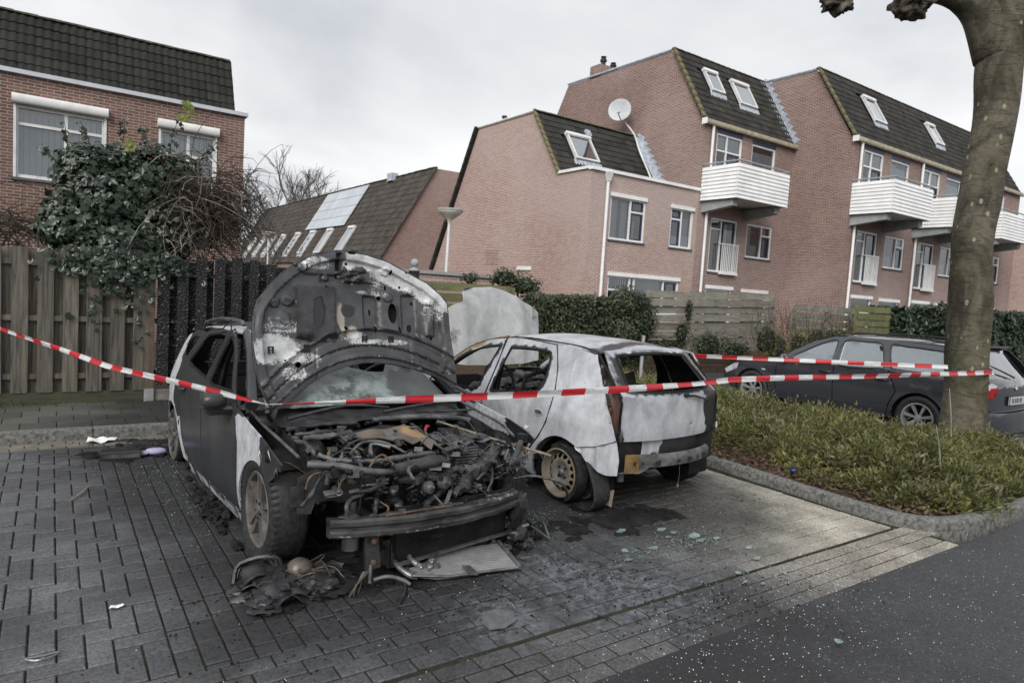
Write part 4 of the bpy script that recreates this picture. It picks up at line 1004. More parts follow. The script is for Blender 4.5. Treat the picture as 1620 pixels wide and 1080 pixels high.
tangle(50, 'long_twigs', M_TWIG, 1.95, 2.3, .25, .5, .004, 9)
# bare shrub and pale sill behind the left end of the fence
bs = empty('bare_shrub'); tag(bs, 'low bare brown shrub showing above the left end of the fence', 'shrub')
_t = tg; tg = bs; tangle(240, 'twigs', M_TWIG, -.45, 2.05, .8, .22, .006, 6, 10.6); tg = _t

def bare_tree(name, label, loc, h, sd, mat=None, spread=.55, levels=5, grp='bare trees behind the far houses'):
    rr2 = random.Random(sd); t_ = empty(name, loc); tag(t_, label, 'tree', grp); tr_, cr_ = MB(), MB()
    def grow(p, d, L, r_, lv):
        q = p; n = 3
        P = [p]
        for k in range(n):
            d = (d+Vector((rr2.gauss(0, .13), rr2.gauss(0, .13), rr2.gauss(.04, .08)))).normalized(); q = q+d*L/n; P.append(q)
        (tr_ if lv >= levels-1 else cr_).tube(P, [r_*(1-.32*k/n) for k in range(n+1)], 5 if lv > 3 else 3, caps=False)
        if lv == 0: return
        for k in range(3 if lv > 1 else 4):
            ax = Vector((rr2.gauss(0, 1), rr2.gauss(0, 1), rr2.gauss(0, .4))).normalized()
            nd = (d+ax*spread*rr2.uniform(.6, 1.3)); nd.normalize(); grow(P[-1] if k < 2 else P[2], nd, L*rr2.uniform(.62, .82), r_*.6, lv-1)
    grow(Vector((0, 0, 0)), Vector((rr2.gauss(0, .05), 0, 1)), h*.3, h*.018, levels)
    tr_.build('trunk', mat or M_FARTW, t_); cr_.build('crown', mat or M_FARTW, t_); return t_
for i, (x, y, h, lab) in enumerate(((16.2, 64, 13.5, 'bare tree nearest the corner of the left house'), (21.0, 80, 18, 'bare tree left of the solar roof ridge'), (25.2, 84, 19, 'tall bare tree behind the low end of the solar roof'), (30.5, 92, 18, 'faint bare tree over the far end of the solar roof'), (39.5, 74, 18.5, 'bare tree crown between the solar house and the low house'), (12.7, 50, 7, 'small bare tree beside the distant lamp'))):
    bare_tree('bare_tree', lab, (x, y, 0), h, 20+i)

def leafy(name, label, cat, blobs, n, size, mat, kind='oval', part='leaves', grp=None, face=(0, -1, .3)):
    o = empty(name); tag(o, label, cat, grp)
    leaves_mesh(part, blob_leaves(n, blobs, size, face=face, shell=.45), kind, mat, o)
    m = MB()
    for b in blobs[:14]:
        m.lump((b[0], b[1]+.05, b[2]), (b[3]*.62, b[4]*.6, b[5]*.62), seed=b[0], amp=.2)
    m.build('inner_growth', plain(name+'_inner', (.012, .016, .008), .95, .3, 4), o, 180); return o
def hedge(name, label, boxes, n, size, mat, cat='hedge'):
    o = empty(name); tag(o, label, cat); its = []; m = MB()
    for x0, x1, y0, y1, z0, z1 in boxes:
        A = (x1-x0)*(z1-z0)+(x1-x0)*(y1-y0)+(z1-z0)*(y1-y0)*.8
        for _ in range(int(n*A)):
            f = rnd.random()*A; k = ss(0, .3, 1)
            if f < (x1-x0)*(z1-z0): p, nn = Vector((U(x0, x1), y0, U(z0, z1))), Vector((0, -1, .25))
            elif f < (x1-x0)*(z1-z0+y1-y0): p, nn = Vector((U(x0, x1), U(y0, y1), z1)), Vector((0, -.2, 1))
            else: p, nn = Vector((x0, U(y0, y1), U(z0, z1))), Vector((-1, -.2, .2))
            w = .16*N(p.x*1.7, p.y*1.7, p.z*1.7)+.08*N(p.x*5, p.y*5, p.z*5)
            e = min(p.x-x0+.1, x1-p.x+.1, z1-p.z+.12); rd_ = .14*ss(.25, 0, e)
            p = p+nn.normalized()*(w-rd_+U(-.07, .06)); its.append((p, nn+Vector((rnd.gauss(0, .5), rnd.gauss(0, .4), rnd.gauss(.1, .4))), U(0, 6.28), size*U(.6, 1.25)))
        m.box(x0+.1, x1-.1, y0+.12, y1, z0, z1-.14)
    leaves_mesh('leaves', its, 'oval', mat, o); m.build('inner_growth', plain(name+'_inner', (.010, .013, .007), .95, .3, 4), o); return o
hedge('ivy_hedge', 'trimmed ivy hedge right of the raised pale bonnet', [(8.6, 12.2, 11.62, 12.2, .05, 1.72)], 820, .085, M_HEDGE)
leafy('ivy_hedge', 'bushy ivy mound taller than the trimmed hedge beside the plank fence', 'hedge', [(11.35, 11.6, 1.6, .60, .38, .46), (11.9, 11.65, 1.25, .5, .33, .6), (11.5, 11.6, .9, .7, .38, .7)], 5200, .085, M_HEDGE)
leafy('ivy_climber', 'thin ivy climbing the middle post of the mossy plank fence', 'ivy', [(13.7, 11.68, 1.5, .18, .06, .42), (13.5, 11.68, .9, .35, .08, .4), (14.6, 11.66, .6, .75, .1, .42), (12.9, 11.66, .5, .7, .1, .4), (15.6, 11.6, .45, .7, .12, .4)], 2200, .07, M_HEDGE)
leafy('evergreen_shrub', 'light green shrub peeping over the raised pale bonnet against the gable', 'shrub', [(8.9, 13.2, 2.0, .5, .4, .3), (9.5, 13.2, 1.85, .45, .4, .35), (7.9, 13.2, 1.95, .25, .3, .18)], 700, .1, M_HEDGE)
hedge('laurel_hedge', 'dark laurel hedge between the mossy panel and the plane tree', [(21.6, 26.8, 10.3, 11.2, .05, 1.98)], 330, .17, M_LAUREL)
hedge('laurel_hedge', 'tall dark hedge right of the plane tree behind the estate car', [(16.2, 26.0, 6.6, 7.4, -.1, 1.98)], 620, .115, M_LAUREL)
wd_ = leafy('weedy_growth', 'untidy brown and green weeds growing between the plank fence and the estate car', 'plant', [(15.8+i*.7, 10.7+U(-.2, .2), .7+U(-.1, .2), .55, .3, .6) for i in range(7)], 4200, .10, M_COVER, 'sprig')
m = MB(); rr2 = random.Random(8)
for _ in range(150):
    p = Vector((rr2.uniform(15.2, 20.5), rr2.uniform(10.3, 11.2), rr2.uniform(.3, 1.2))); P = [p]
    d = Vector((rr2.gauss(0, .3), rr2.gauss(0, .2), 1))
    for k in range(4): d = (d+Vector((rr2.gauss(0, .25), rr2.gauss(0, .2), 0))).normalized(); P.append(P[-1]+d*rr2.uniform(.15, .3))
    m.tube(P, [.008, .007, .006, .004, .002], 3, caps=False)
tag(m.build('bare_stems', M_TWIG, wd_), kind='stuff')

# ------------------------------------------------------------------ planting bed
gc = empty('ground_cover'); tag(gc, 'low green ground cover shrubs filling the kerbed planting bed', 'plants', kind='stuff')
items, dry = [], []; rr3 = random.Random(21)
def cover_h(x, y):
    e = ss(0, .55, min(x-5.9, 9.6-x)) * ss(-.08, .22, y-2.33)
    a = .5+.5*N(x*1.3+3, y*1.3, 2.); bare = ss(.12, -.12, .6*N(x*1.3+1.7, y*.9+8.2, 0)+.9*(x-6.25)) if x < 7.0 else 0
    return e*(.12+.30*a+.16*N(x*2.6, y*2.6, 7))*(1-.8*bare)*(1-.2*ss(8.3, 9.3, x))
PX = [(5.75, 2.2), (9.7, 9.2)]
def sprig_mesh(name, data, mat, parent):
    n = len(data); D = np.array([q[1] for q in data]); Rn = np.random.RandomState(4).normal(size=(n, 3)); Rn -= D*(Rn*D).sum(1)[:, None]; Rn /= np.linalg.norm(Rn, axis=1)[:, None]
    X = np.cross(D, Rn); P = np.array([q[0] for q in data]); S = np.array([q[2] for q in data])[:, None]
    V = np.stack([P, P+(X*.16+D*.35+Rn*.03)*S, P+(D+Rn*.12)*S, P+(-X*.16+D*.35+Rn*.03)*S], 1).reshape(-1, 3)
    m = MB(); m.v = [tuple(v) for v in V]; m.f = [(4*i, 4*i+1, 4*i+2, 4*i+3) for i in range(n)]; m.att['lr'] = np.repeat([q[3] for q in data], 4).tolist(); return tag(m.build(name, mat, parent), kind='stuff')
clumps = []
for _ in range(4000):
    if len(clumps) >= 520: break
    x, y = rr3.uniform(5.85, 9.6), 2.3+(rr3.random()**1.35)*6.6
    if not pinp(x, y, BED) or (cover_h(x, y) < .06 and rr3.random() < .85): continue
    clumps.append((x, y, rr3.uniform(.10, .22), cover_h(x, y), rr3.random()))
for x, y, r_, h_, tone in clumps:
    k = int(190*(r_/.16)**2*(1.5 if y < 4 else .8)); z0 = bed_z(x, y)-.02; hh = max(.08, h_*1.15)
    for _ in range(k):
        a_ = rr3.uniform(0, 6.28); q = rr3.random()**.6; el = math.acos(1-q*.95); d = Vector((math.cos(a_)*math.sin(el), math.sin(a_)*math.sin(el), math.cos(el)))
        f_ = rr3.uniform(.55, 1.05); p = (x+d.x*r_*f_, y+d.y*r_*f_, z0+d.z*hh*f_)
        dd = (d+Vector((rr3.gauss(0, .45), rr3.gauss(0, .45), rr3.gauss(.15, .4)))).normalized()
        items.append((p, tuple(dd), rr3.uniform(.03, .075), clamp(tone*.55+.45*rr3.random()*(f_ > .8)+.12*rr3.random())))
sprig_mesh('sprigs', [q for q in items if q[3] > .1], M_COVER, gc); sprig_mesh('dry_sprigs', [(q[0], q[1], q[2]*1.2, rr3.random()) for q in items if q[3] <= .1 or rr3.random() < .05], M_DRYG, gc)
for _ in range(520):
    x, y = rr3.uniform(5.9, 9.5), 2.35+(rr3.random()**1.4)*5
    if pinp(x, y, BED): dry.append(((x, y, bed_z(x, y)+cover_h(x, y)*rr3.uniform(.4, 1)), (rr3.gauss(0, .5), rr3.gauss(0, .5), rr3.uniform(.5, 1.2)), rr3.uniform(0, 6.28), rr3.uniform(.06, .16)))
leaves_mesh('dry_stems', dry, 'blade', M_DRYG, gc)
dl = []
for _ in range(1900):
    x, y = 5.8+abs(rr3.gauss(0, .5)), 2.3+rr3.random()*4.5
    if pinp(x, y, BED): dl.append(((x, y, bed_z(x, y)+rr3.uniform(.005, .05)+cover_h(x, y)*.6*rr3.random()), (rr3.gauss(0, .6), rr3.gauss(0, .6), 1), rr3.uniform(0, 6.28), rr3.uniform(.03, .075)))
dlo = leaves_mesh('leaf_litter', dl, 'oval', M_DEAD); tag(dlo, 'brown dead leaves lying along the kerb of the bed', 'leaves', kind='stuff')
gi = []
for _ in range(1100):
    x = -3.2+rr3.random()*4.4; gi.append(((x, 9.06+rr3.uniform(-.1, .08), .10), (rr3.gauss(0, .5), rr3.gauss(-.3, .4), .25), rr3.uniform(1.2, 1.9), rr3.uniform(.03, .10)*(1.8 if x < -.1 else .7)))
tag(leaves_mesh('grass_tufts', gi, 'blade', M_GRASS), 'grass tufts growing along the foot of the board fence', 'grass', kind='stuff')

# ------------------------------------------------------------------ plane tree
def bark_mat():
    t = NT('plane_bark'); o = t.coord('Object'); w = t.scaled((1, 1, .55))
    a = t.noise(2.2, 6, .6, vec=w, dist=.8); b = t.noise(16, 5, .65); g = t.noise(1.1, 4, .6)
    c = t.mix(t.ramp(a, (.42, 0.), (.56, 1.)), (.038, .033, .024), (.120, .107, .080)); c = t.mix(t.ramp(g, (.48, 0.), (.68, .6)), c, (.075, .073, .038))
    v = t.n('ShaderNodeTexVoronoi', {'Vector': t.n('ShaderNodeMapping', {'Vector': o, 'Scale': (13, 13, 8)}).outputs[0], 'Scale': 1., 'Randomness': 1.})
    pat = t.math('MULTIPLY', t.ramp(v.outputs['Distance'], (.22, 1.), (.30, 0.)), t.ramp(t.n('ShaderNodeSeparateXYZ', {0: v.outputs['Color']}).outputs[1], (.80, 0.), (.82, 1.)))
    c = t.mix(pat, c, (.27, .255, .16)); c = t.mix(.45, c, t.ramp(b, (.3, .25), (.7, .75)), 'OVERLAY')
    cr2 = t.noise(1., 5, .7, vec=t.scaled((3, 3, 13)), dist=1.2)
    h_ = t.math('ADD', t.math('MULTIPLY', b, .8), t.math('MULTIPLY', t.ramp(cr2, (.38, 0.), (.46, 1.)), .35))
    return t.bsdf(col=c, rough=.85, nor=t.bump(h_, .02, 1.), spec=.3)
M_BARK = bark_mat()
M_KNUC = plain('pollard_knuckle_bark', (.12, .105, .08), .95, .5, 9, bump=.02)
pt = empty('plane_tree', (0, 0, 0)); tag(pt, 'pollarded plane tree with mottled bark standing in the planting bed', 'tree')
def limb(name, pts, rs, n=24, sub=6, amp=.03, seed=1, mat=None, parent=None):
    m = MB(); m.tube(pts, rs, n, sub=sub)
    m.v = [tuple(Vector(v)+Vector((N(v[0]*2.1+seed, v[1]*2.1, v[2]*1.6), N(v[0]*2.1, v[1]*2.1+seed, v[2]*1.6+4), N(v[0]*3, v[1]*3, v[2]*3+seed)))*amp) for v in m.v]
    return m.build(name, mat or M_BARK, parent if parent is not None else pt, 180)
limb('trunk', [(9.22, 3.44, .05), (9.24, 3.46, .22), (9.245, 3.48, .5), (9.255, 3.52, 1.11), (9.29, 3.57, 1.83), (9.31, 3.61, 2.58), (9.39, 3.62, 3.31), (9.49, 3.62, 4.09), (9.57, 3.65, 4.87), (9.60, 3.68, 5.4)], [.33, .285, .25, .232, .222, .218, .222, .232, .25, .22], 32, 6, .035)
limb('branch', [(9.55, 3.68, 4.95), (9.40, 3.82, 5.42), (9.17, 4.0, 5.66), (8.92, 4.17, 5.72), (8.73, 4.3, 5.62)], [.26, .22, .18, .16, .17], 16, 5, .03, 3)
limb('branch', [(9.58, 3.7, 5.2), (9.2, 4.05, 6.2), (8.7, 4.4, 6.45), (8.2, 4.7, 5.95), (7.97, 4.82, 5.6)], [.22, .17, .14, .12, .12], 14, 5, .03, 5)
limb('branch', [(9.6, 3.64, 4.9), (9.9, 3.46, 5.35), (10.2, 3.3, 5.9), (10.6, 3.1, 6.4)], [.22, .19, .16, .13], 14, 5, .03, 7)
limb('branch', [(9.6, 3.68, 5.3), (9.62, 3.75, 6.0), (9.7, 3.9, 6.8)], [.24, .2, .17], 14, 5, .03, 9)
for c, s_ in (((8.66, 4.33, 5.56), .2), ((7.9, 4.85, 5.52), .17), ((9.72, 3.92, 6.9), .26), ((10.7, 3.05, 6.5), .2)):
    k = MB().lump(c, (s_*1.1, s_, s_*.95), seed=c[0], amp=.55, fr=2.6, lev=4).build('knuckle', M_KNUC, pt, 180)
    for i in range(14):
        d = Vector((rnd.gauss(0, 1), rnd.gauss(0, 1), rnd.gauss(-.2, .8))).normalized(); p = Vector(c)+d*s_*.8
        MB().tube([p, p+d*s_*U(.3, .55)], [.018, .006], 5).build('twig_stub', M_KNUC, k)
# two thin stalks standing up out of the bed
for x, y, h_ in ((8.15, 3.15, .75), (6.95, 2.75, .5)):
    tag(MB().tube([(x, y, .2), (x-.06, y+.02, .2+h_*.6), (x-.10, y+.05, .2+h_)], [.008, .006, .004], 5).build('dry_stalk', M_TWIG2), 'tall bare stalk in the bed before the estate car' if x > 8 else 'short bare stalk in the front of the bed', 'stalk')
# ------------------------------------------------------------------ burnt metal
def burnt(name, c0, c1, ash=(.50, .52, .55), rust=(.235, .15, .075), soot=(.022, .022, .024), scale=3., rough=.6, amp=.5, fine=26., spec=.4, metal=0., streak=(1, 1, 1), fleck=0., bumpd=.0012, fw=.5):
    """fire-damaged sheet metal; vertex attributes ash / rust / soot say where bare pale metal, rust and black lie"""
    t = NT(name); w = t.scaled(streak)
    a = t.noise(scale, 7, .62, vec=w, dist=.5); b = t.noise(scale*4.5, 5, .65); f = t.noise(fine, 5, .72)
    c = t.mix(t.ramp(a, (.36, 0.), (.64, 1.)), c0, c1)
    c = t.mix(t.ramp(b, (.5, 0.), (.8, .45)), c, tuple(x*.6 for x in c0))
    c = t.mix(t.math('MULTIPLY', t.ramp(f, (.62, 0.), (.72, .35)), 1.), c, tuple(min(.8, x*1.5) for x in c1))
    def mask(k, nz, am, lo=.44, hi=.56):
        v = t.math('ADD', t.attr(k), t.math('MULTIPLY', t.math('SUBTRACT', nz, .5), am)); return t.ramp(v, (lo, 0.), (hi, 1.))
    mixn = t.math('ADD', t.math('MULTIPLY', b, 1-fw), t.math('MULTIPLY', f, fw))
    c = t.mix(mask('rust', mixn, amp*1.3, .3, .75), c, rust)
    c = t.mix(mask('soot', mixn, amp*1.2, .40, .60), c, soot)
    am = mask('ash', mixn, amp*2.2, .46, .53)
    if fleck: am = t.math('MAXIMUM', am, t.math('MULTIPLY', t.ramp(t.noise(fine*2.2, 3, .7), (.64, 0.), (.66, 1.)), t.ramp(t.attr('ash'), (.12, 0.), (.35, 1.))))
    ac = t.mix(t.ramp(b, (.32, 0.), (.66, 1.)), tuple(x*.5 for x in ash), ash)
    c = t.mix(am, c, ac)
    h_ = t.math('ADD', t.math('MULTIPLY', f, .8), t.math('MULTIPLY', am, .5))
    return t.bsdf(col=c, rough=rough, nor=t.bump(h_, bumpd, .7), spec=spec, metal=metal)
M_SOOT = burnt('soot_black_metal', (.006, .006, .0065), (.022, .022, .023), scale=5, rough=.75, fine=40, spec=.2)
M_PALE = burnt('ashen_bare_body_metal', (.31, .325, .35), (.50, .52, .555), scale=5.5, rough=.42, streak=(1, 1, .6), fine=55, bumpd=.0003, spec=.5)
M_HOODP = burnt('ashen_bonnet_metal', (.30, .305, .312), (.50, .51, .52), scale=2.4, rough=.6, rust=(.38, .33, .16))
M_DOOR = burnt('matt_scorched_door_paint', (.028, .0295, .033), (.050, .052, .057), scale=1.3, rough=.30, bumpd=.0003, fine=60, ash=(.56, .58, .62))
M_WINGW = burnt('blistered_white_wing', (.018, .018, .019), (.038, .038, .04), ash=(.52, .54, .58), scale=2., rough=.6, amp=.34)
M_UNDER = burnt('scorched_bonnet_underside', (.028, .029, .031), (.075, .077, .082), ash=(.58, .59, .60), rust=(.30, .27, .23), scale=2.6, rough=.36, amp=1.0, fine=95, spec=.5, fleck=1., fw=.62)
M_ENG = burnt('charred_engine_plastic', (.008, .008, .009), (.045, .046, .049), scale=9, rough=.32, fine=75, spec=.6, bumpd=.006)
M_ENG2 = burnt('scorched_grey_metal', (.03, .031, .033), (.12, .123, .128), scale=8, rough=.36, fine=80, spec=.5, bumpd=.005)
M_ALU = burnt('sooty_aluminium', (.10, .103, .106), (.27, .276, .285), scale=8, rough=.4, metal=.5)
M_BEAM = burnt('streaked_bumper_beam', (.012, .012, .012), (.06, .059, .058), rust=(.10, .072, .05), ash=(.26, .25, .24), scale=5, rough=.4, streak=(1, 3, 3), amp=.8)
M_RUSTY = burnt('rusted_steel', (.055, .036, .024), (.15, .095, .055), scale=8, rough=.75)
M_ORANGE = burnt('orange_heat_rust', (.10, .063, .026), (.25, .16, .062), scale=6, rough=.7)
M_COVER_E = burnt('heat_stained_engine_cover', (.055, .05, .047), (.15, .125, .105), rust=(.27, .185, .10), scale=4, rough=.5)
M_RIM = burnt('scorched_alloy_rim', (.06, .056, .052), (.17, .16, .15), scale=7, rough=.45, metal=.25)
M_RUST_RIM = burnt('heat_yellowed_steel_rim', (.10, .095, .085), (.22, .205, .185), rust=(.20, .15, .085), scale=6, rough=.6)
def rubber():
    t = NT('tyre_rubber'); f = t.noise(30, 5, .7); c = t.mix(t.ramp(f, (.4, 0.), (.7, 1.)), (.012, .012, .012), (.034, .034, .035))
    return t.bsdf(col=c, rough=t.ramp(f, (.3, .45), (.7, .75)), nor=t.bump(f, .002), spec=.45)
M_RUB = rubber()
M_GLASSC = burnt('sooty_crazed_glass', (.035, .039, .039), (.075, .085, .086), ash=(.22, .26, .26), scale=2.2, rough=.25, amp=.7, fine=160, spec=.7, fleck=1.)
def shard_mat():
    t = NT('green_glass_shard'); f = t.noise(60, 3, .6)
    return t.bsdf(col=t.mix(f, (.13, .21, .185), (.36, .46, .43)), rough=.12, spec=.8, trans=.3)
M_SHARD = shard_mat()

def side_fn(hw, s): return lambda y, z: (s*hw(y, z), y, z)
def panel(name, out, holes, fn, mat, parent, step=.06, thick=.012, att=None, inner=None, flip=False, smooth=180):
    m = sheet(out, holes, fn, step, att=att, flip=flip); o = m.build(name, mat, parent, smooth)
    o.data.materials.append(inner or M_SOOT); md = o.modifiers.new('thick', 'SOLIDIFY'); md.thickness = thick; md.offset = -1; md.material_offset = 1; md.material_offset_rim = 0
    e_ = o.modifiers.new('crisp', 'EDGE_SPLIT'); e_.split_angle = R(40)
    return o
def edge_bead(name, pts, fn, r, mat, parent, closed=True):
    P = [Vector(fn(*p)) for p in pts]
    if closed: P.append(P[0])
    return MB().tube(P, r, 5, sub=3, caps=not closed).build(name, mat, parent, 60)
def dist_poly(x, y, poly):
    b = 9.
    for i in range(len(poly)):
        (ax, ay), (bx, by) = poly[i], poly[(i+1) % len(poly)]; dx_, dy_ = bx-ax, by-ay; L = dx_*dx_+dy_*dy_
        t_ = clamp(((x-ax)*dx_+(y-ay)*dy_)/L) if L else 0; b = min(b, math.hypot(x-ax-dx_*t_, y-ay-dy_*t_))
    return b
def arc(cx, cz, r, a0, a1, n): return [(cx+r*math.cos(R(a0+(a1-a0)*i/n)), cz+r*math.sin(R(a0+(a1-a0)*i/n))) for i in range(n+1)]

def tyre(parent, c, s, ro=.33, ri=.22, w=.215, mat=None, tread=True, name='tyre', n=48, squash=0.):
    """tyre with its axis along x; s = +1/-1 the outer side"""
    h = w/2; pf = [(ri-.012, -h*.72), (ri+.01, -h*.9), (ri+.05, -h), (ro-.035, -h*.98), (ro-.012, -h*.88), (ro, -h*.7), (ro, h*.7), (ro-.012, h*.88), (ro-.035, h*.98), (ri+.05, h), (ri+.01, h*.9), (ri-.012, h*.72)]
    m = MB().lathe(pf, c, (1, 0, 0), n, closed=True)
    if squash:
        m.v = [(v[0]+(0 if v[2] > c[2] else s*.02*(c[2]-v[2])/ro), v[1], max(v[2], c[2]-ro+squash)) for v in m.v]
    t_ = m.build(name, mat or M_RUB, parent, 35)
    if tread:
        g = MB()
        for k in range(3):
            x_ = c[0]+(-.5+.5*k)*w*.46; g.lathe([(ro+.0015, -.006), (ro-.004, -.003), (ro-.004, .003), (ro+.0015, .006)], (x_, c[1], c[2]), (1, 0, 0), n)
        g.build('tread_groove', M_DARK, t_)
        b = MB()
        for k in range(54):
            a = 2*math.pi*k/54; ca, sa = math.cos(a), math.sin(a); p = Vector((c[0]+s*h*.78, c[1]+ca*(ro-.008), c[2]+sa*(ro-.008)))
            b.obox(p, (h*.16, 0, 0), (0, -sa*.0065, ca*.0065), (0, ca*.012, sa*.012))
        tag(b.build('tread_blocks', M_RUB, t_), kind='stuff')
    return t_
def alloy(parent, c, s, r=.225):
    x0 = c[0]; g = MB()
    g.lathe([(r, s*.085), (r*1.03, s*.098), (r*1.0, s*.104), (r*.93, s*.095), (r*.9, s*.06), (r*.88, -s*.08), (r*.98, -s*.1)], c, (1, 0, 0), 44)
    rim = g.build('rim', M_RIM, parent, 40)
    MB().lathe([(.155, s*.0), (.15, -s*.012), (.02, -s*.012)], c, (1, 0, 0), 28).build('brake_disc', M_ENG2, rim, 40)
    MB().lathe([(r*.9, -s*.07), (0, -s*.07)], c, (1, 0, 0), 28).build('wheel_back', M_SOOT, rim)
    for k in range(5):
        a = R(90+72*k+8); d = Vector((0, math.cos(a), math.sin(a))); q = Vector((0, -math.sin(a), math.cos(a))); X = Vector((s, 0, 0)); C_ = Vector(c)
        m = MB()
        for sg in (-1, 1):
            p0 = C_+d*.045+q*sg*.02+X*.075; p1 = C_+d*r*.93+q*sg*.034+X*.088
            vs = [p0-q*.02-X*.02, p0+q*.02-X*.02, p0+q*.016+X*.012, p0-q*.016+X*.012, p1-q*.022-X*.03, p1+q*.022-X*.03, p1+q*.016+X*.008, p1-q*.016+X*.008]
            m.add(vs, [(0, 1, 2, 3), (7, 6, 5, 4), (0, 4, 5, 1), (1, 5, 6, 2), (2, 6, 7, 3), (3, 7, 4, 0)])
        m.build('spoke', M_RIM, rim, 35)
    MB().lathe([(.066, s*.05), (.062, s*.088), (.045, s*.094), (.03, s*.09), (.028, s*.1), (0, s*.102)], c, (1, 0, 0), 22).build('hub_cap', M_RIM, rim, 40)
    for k in range(5):
        a = R(54+72*k); MB().lathe([(.009, s*.085), (.009, s*.097), (0, s*.099)], (c[0], c[1]+.05*math.cos(a), c[2]+.05*math.sin(a)), (1, 0, 0), 6).build('wheel_bolt', M_SOOT, rim)
    return rim
def steel(parent, c, s, r=.19, mat=None):
    mat = mat or M_RUST_RIM
    pf = [(r, -s*.06), (r*.94, -s*.03), (r*.92, s*.05), (r*1.0, s*.062), (r*1.05, s*.075), (r*1.06, s*.086), (r*1.0, s*.088), (r*.93, s*.07), (r*.90, s*.03), (r*.86, s*.022)]
    rim = MB().lathe(pf, c, (1, 0, 0), 40); rim.att['rust'] = [.5+.5*N(v[1]*6, v[2]*6, 1) if math.hypot(v[1]-c[1], v[2]-c[2]) > r*.92 else .3 for v in rim.v]
    rim = rim.build('rim', mat, parent, 40)
    # dished centre with a ring of vent holes
    n = 14; out = arc(0, 0, r*.87, 0, 360*(39/40), 39); holes = []
    for k in range(n):
        a = 360*k/n; cx, cz = r*.72*math.cos(R(a)), r*.72*math.sin(R(a)); holes.append([(cx+.021*math.cos(R(b))*(1 if True else 1), cz+.021*math.sin(R(b))) for b in range(0, 360, 45)])
    def f(u, v):
        q = math.hypot(u, v)/r; return (c[0]+s*(.022+.03*ss(.9, .6, q)-.022*ss(.5, .3, q)), c[1]+u, c[2]+v)
    m = sheet(out, holes, f, .022); m.att['rust'] = [.35+.5*ss(.6, .85, math.hypot(*q)/r) for q in m.uv2]; m.build('wheel_disc', mat, rim, 180)
    MB().lathe([(r*.86, -s*.03), (0, -s*.03)], c, (1, 0, 0), 24).build('wheel_back', M_SOOT, rim)
    MB().lathe([(.03, s*.028), (.028, s*.055), (.02, s*.062), (0, s*.063)], c, (1, 0, 0), 16).build('hub_cap', M_ALU, rim, 40)
    for k in range(4):
        a = R(45+90*k); MB().lathe([(.01, s*.03), (.01, s*.045), (0, s*.046)], (c[0], c[1]+.052*math.cos(a), c[2]+.052*math.sin(a)), (1, 0, 0), 6).build('wheel_bolt', M_SOOT, rim)
    return rim

def liner(parent, x0, x1, cy, cz, r, a0=-10, a1=190):
    A = arc(cy, cz, r, a0, a1, 16); m = MB(); m.add([(x, y, z) for x in (x0, x1) for y, z in A], [(i, i+1, i+18, i+17) for i in range(16)])
    m.add([(x1, y, z) for y, z in A]+[(x1, cy, cz-.1)], [tuple(range(18))]); return m.build('arch_liner', M_SOOT, parent)
# ------------------------------------------------------------------ pale burnt hatchback (tail towards the viewer)
PU = empty('burnt_hatchback', (4.24, 4.26, -.06), R(4.5)); tag(PU, 'ashen burnt-out small hatchback with raised bonnet and missing rear glass', 'car')
def hwP(y, z):
    w = .83-.07*clamp((y-2.2)/1.)**2-.21*clamp((-.08-y)/.5)**2
    if z < .5: w -= .045*((.5-z)/.3)**2
    if z > .80: w -= .185*((z-.80)/.53)**1.25
    return w+.007*math.exp(-((z-.74)/.03)**2)-.004*math.exp(-((z-.70)/.02)**2)
archP = arc(-.04, .29, .325, -14, 104, 10)
qout = [(.253, 1.335), (.145, 1.15), (.094, .98), (.094, .84), (.135, .70), (.213, .565), (.325, .43), (.44, .295), (.45, .235), (.30, .205)]+archP+[(-.22, .565), (-.38, .60), (-.50, .655), (-.47, .80), (-.385, 1.0), (-.285, 1.19), (-.205, 1.30), (0, 1.33)]
rdoor = [(.262, 1.332), (.55, 1.343), (.93, 1.333), (.942, 1.1), (.985, .83), (1.055, .68), (1.112, .55), (1.115, .29), (1.10, .245), (.47, .245), (.452, .29), (.335, .44), (.223, .572), (.146, .705), (.105, .842), (.105, .98), (.157, 1.15)]
rhole = [(.84, 1.245), (.60, 1.262), (.32, 1.262), (.285, 1.20), (.262, 1.08), (.30, .925), (.62, .888), (.93, .855)]
fdoor = [(.952, 1.33), (1.2, 1.29), (1.45, 1.20), (1.68, 1.05), (1.86, .90), (1.95, .80), (1.975, .55), (1.95, .27), (1.90, .24), (1.13, .24), (1.125, .55), (1.067, .685), (.997, .835), (.953, 1.1)]
fhole = [(1.0, 1.25), (1.25, 1.205), (1.48, 1.115), (1.68, .985), (1.75, .90), (1.76, .82), (1.45, .815), (1.14, .83), (1.08, 1.0)]
fend = [(1.985, .80), (1.87, .905), (2.4, .84), (2.85, .74), (3.05, .62), (3.1, .42), (2.80, .34)]+arc(2.42, .27, .32, 10, 190, 10)+[(2.02, .25), (1.985, .55)]
def satt(hole=None, extra=None):
    return {'soot': lambda u, v: (.75*ss(.035, .0, dist_poly(u, v, hole))+.34*ss(.16, .0, dist_poly(u, v, hole))*(.6+.9*N(u*11, v*4, 3)) if hole else 0)+(.42*ss(.33, .2, v))+(extra(u, v) if extra else 0), 'rust': lambda u, v: .55*ss(.30, .22, v)*0}
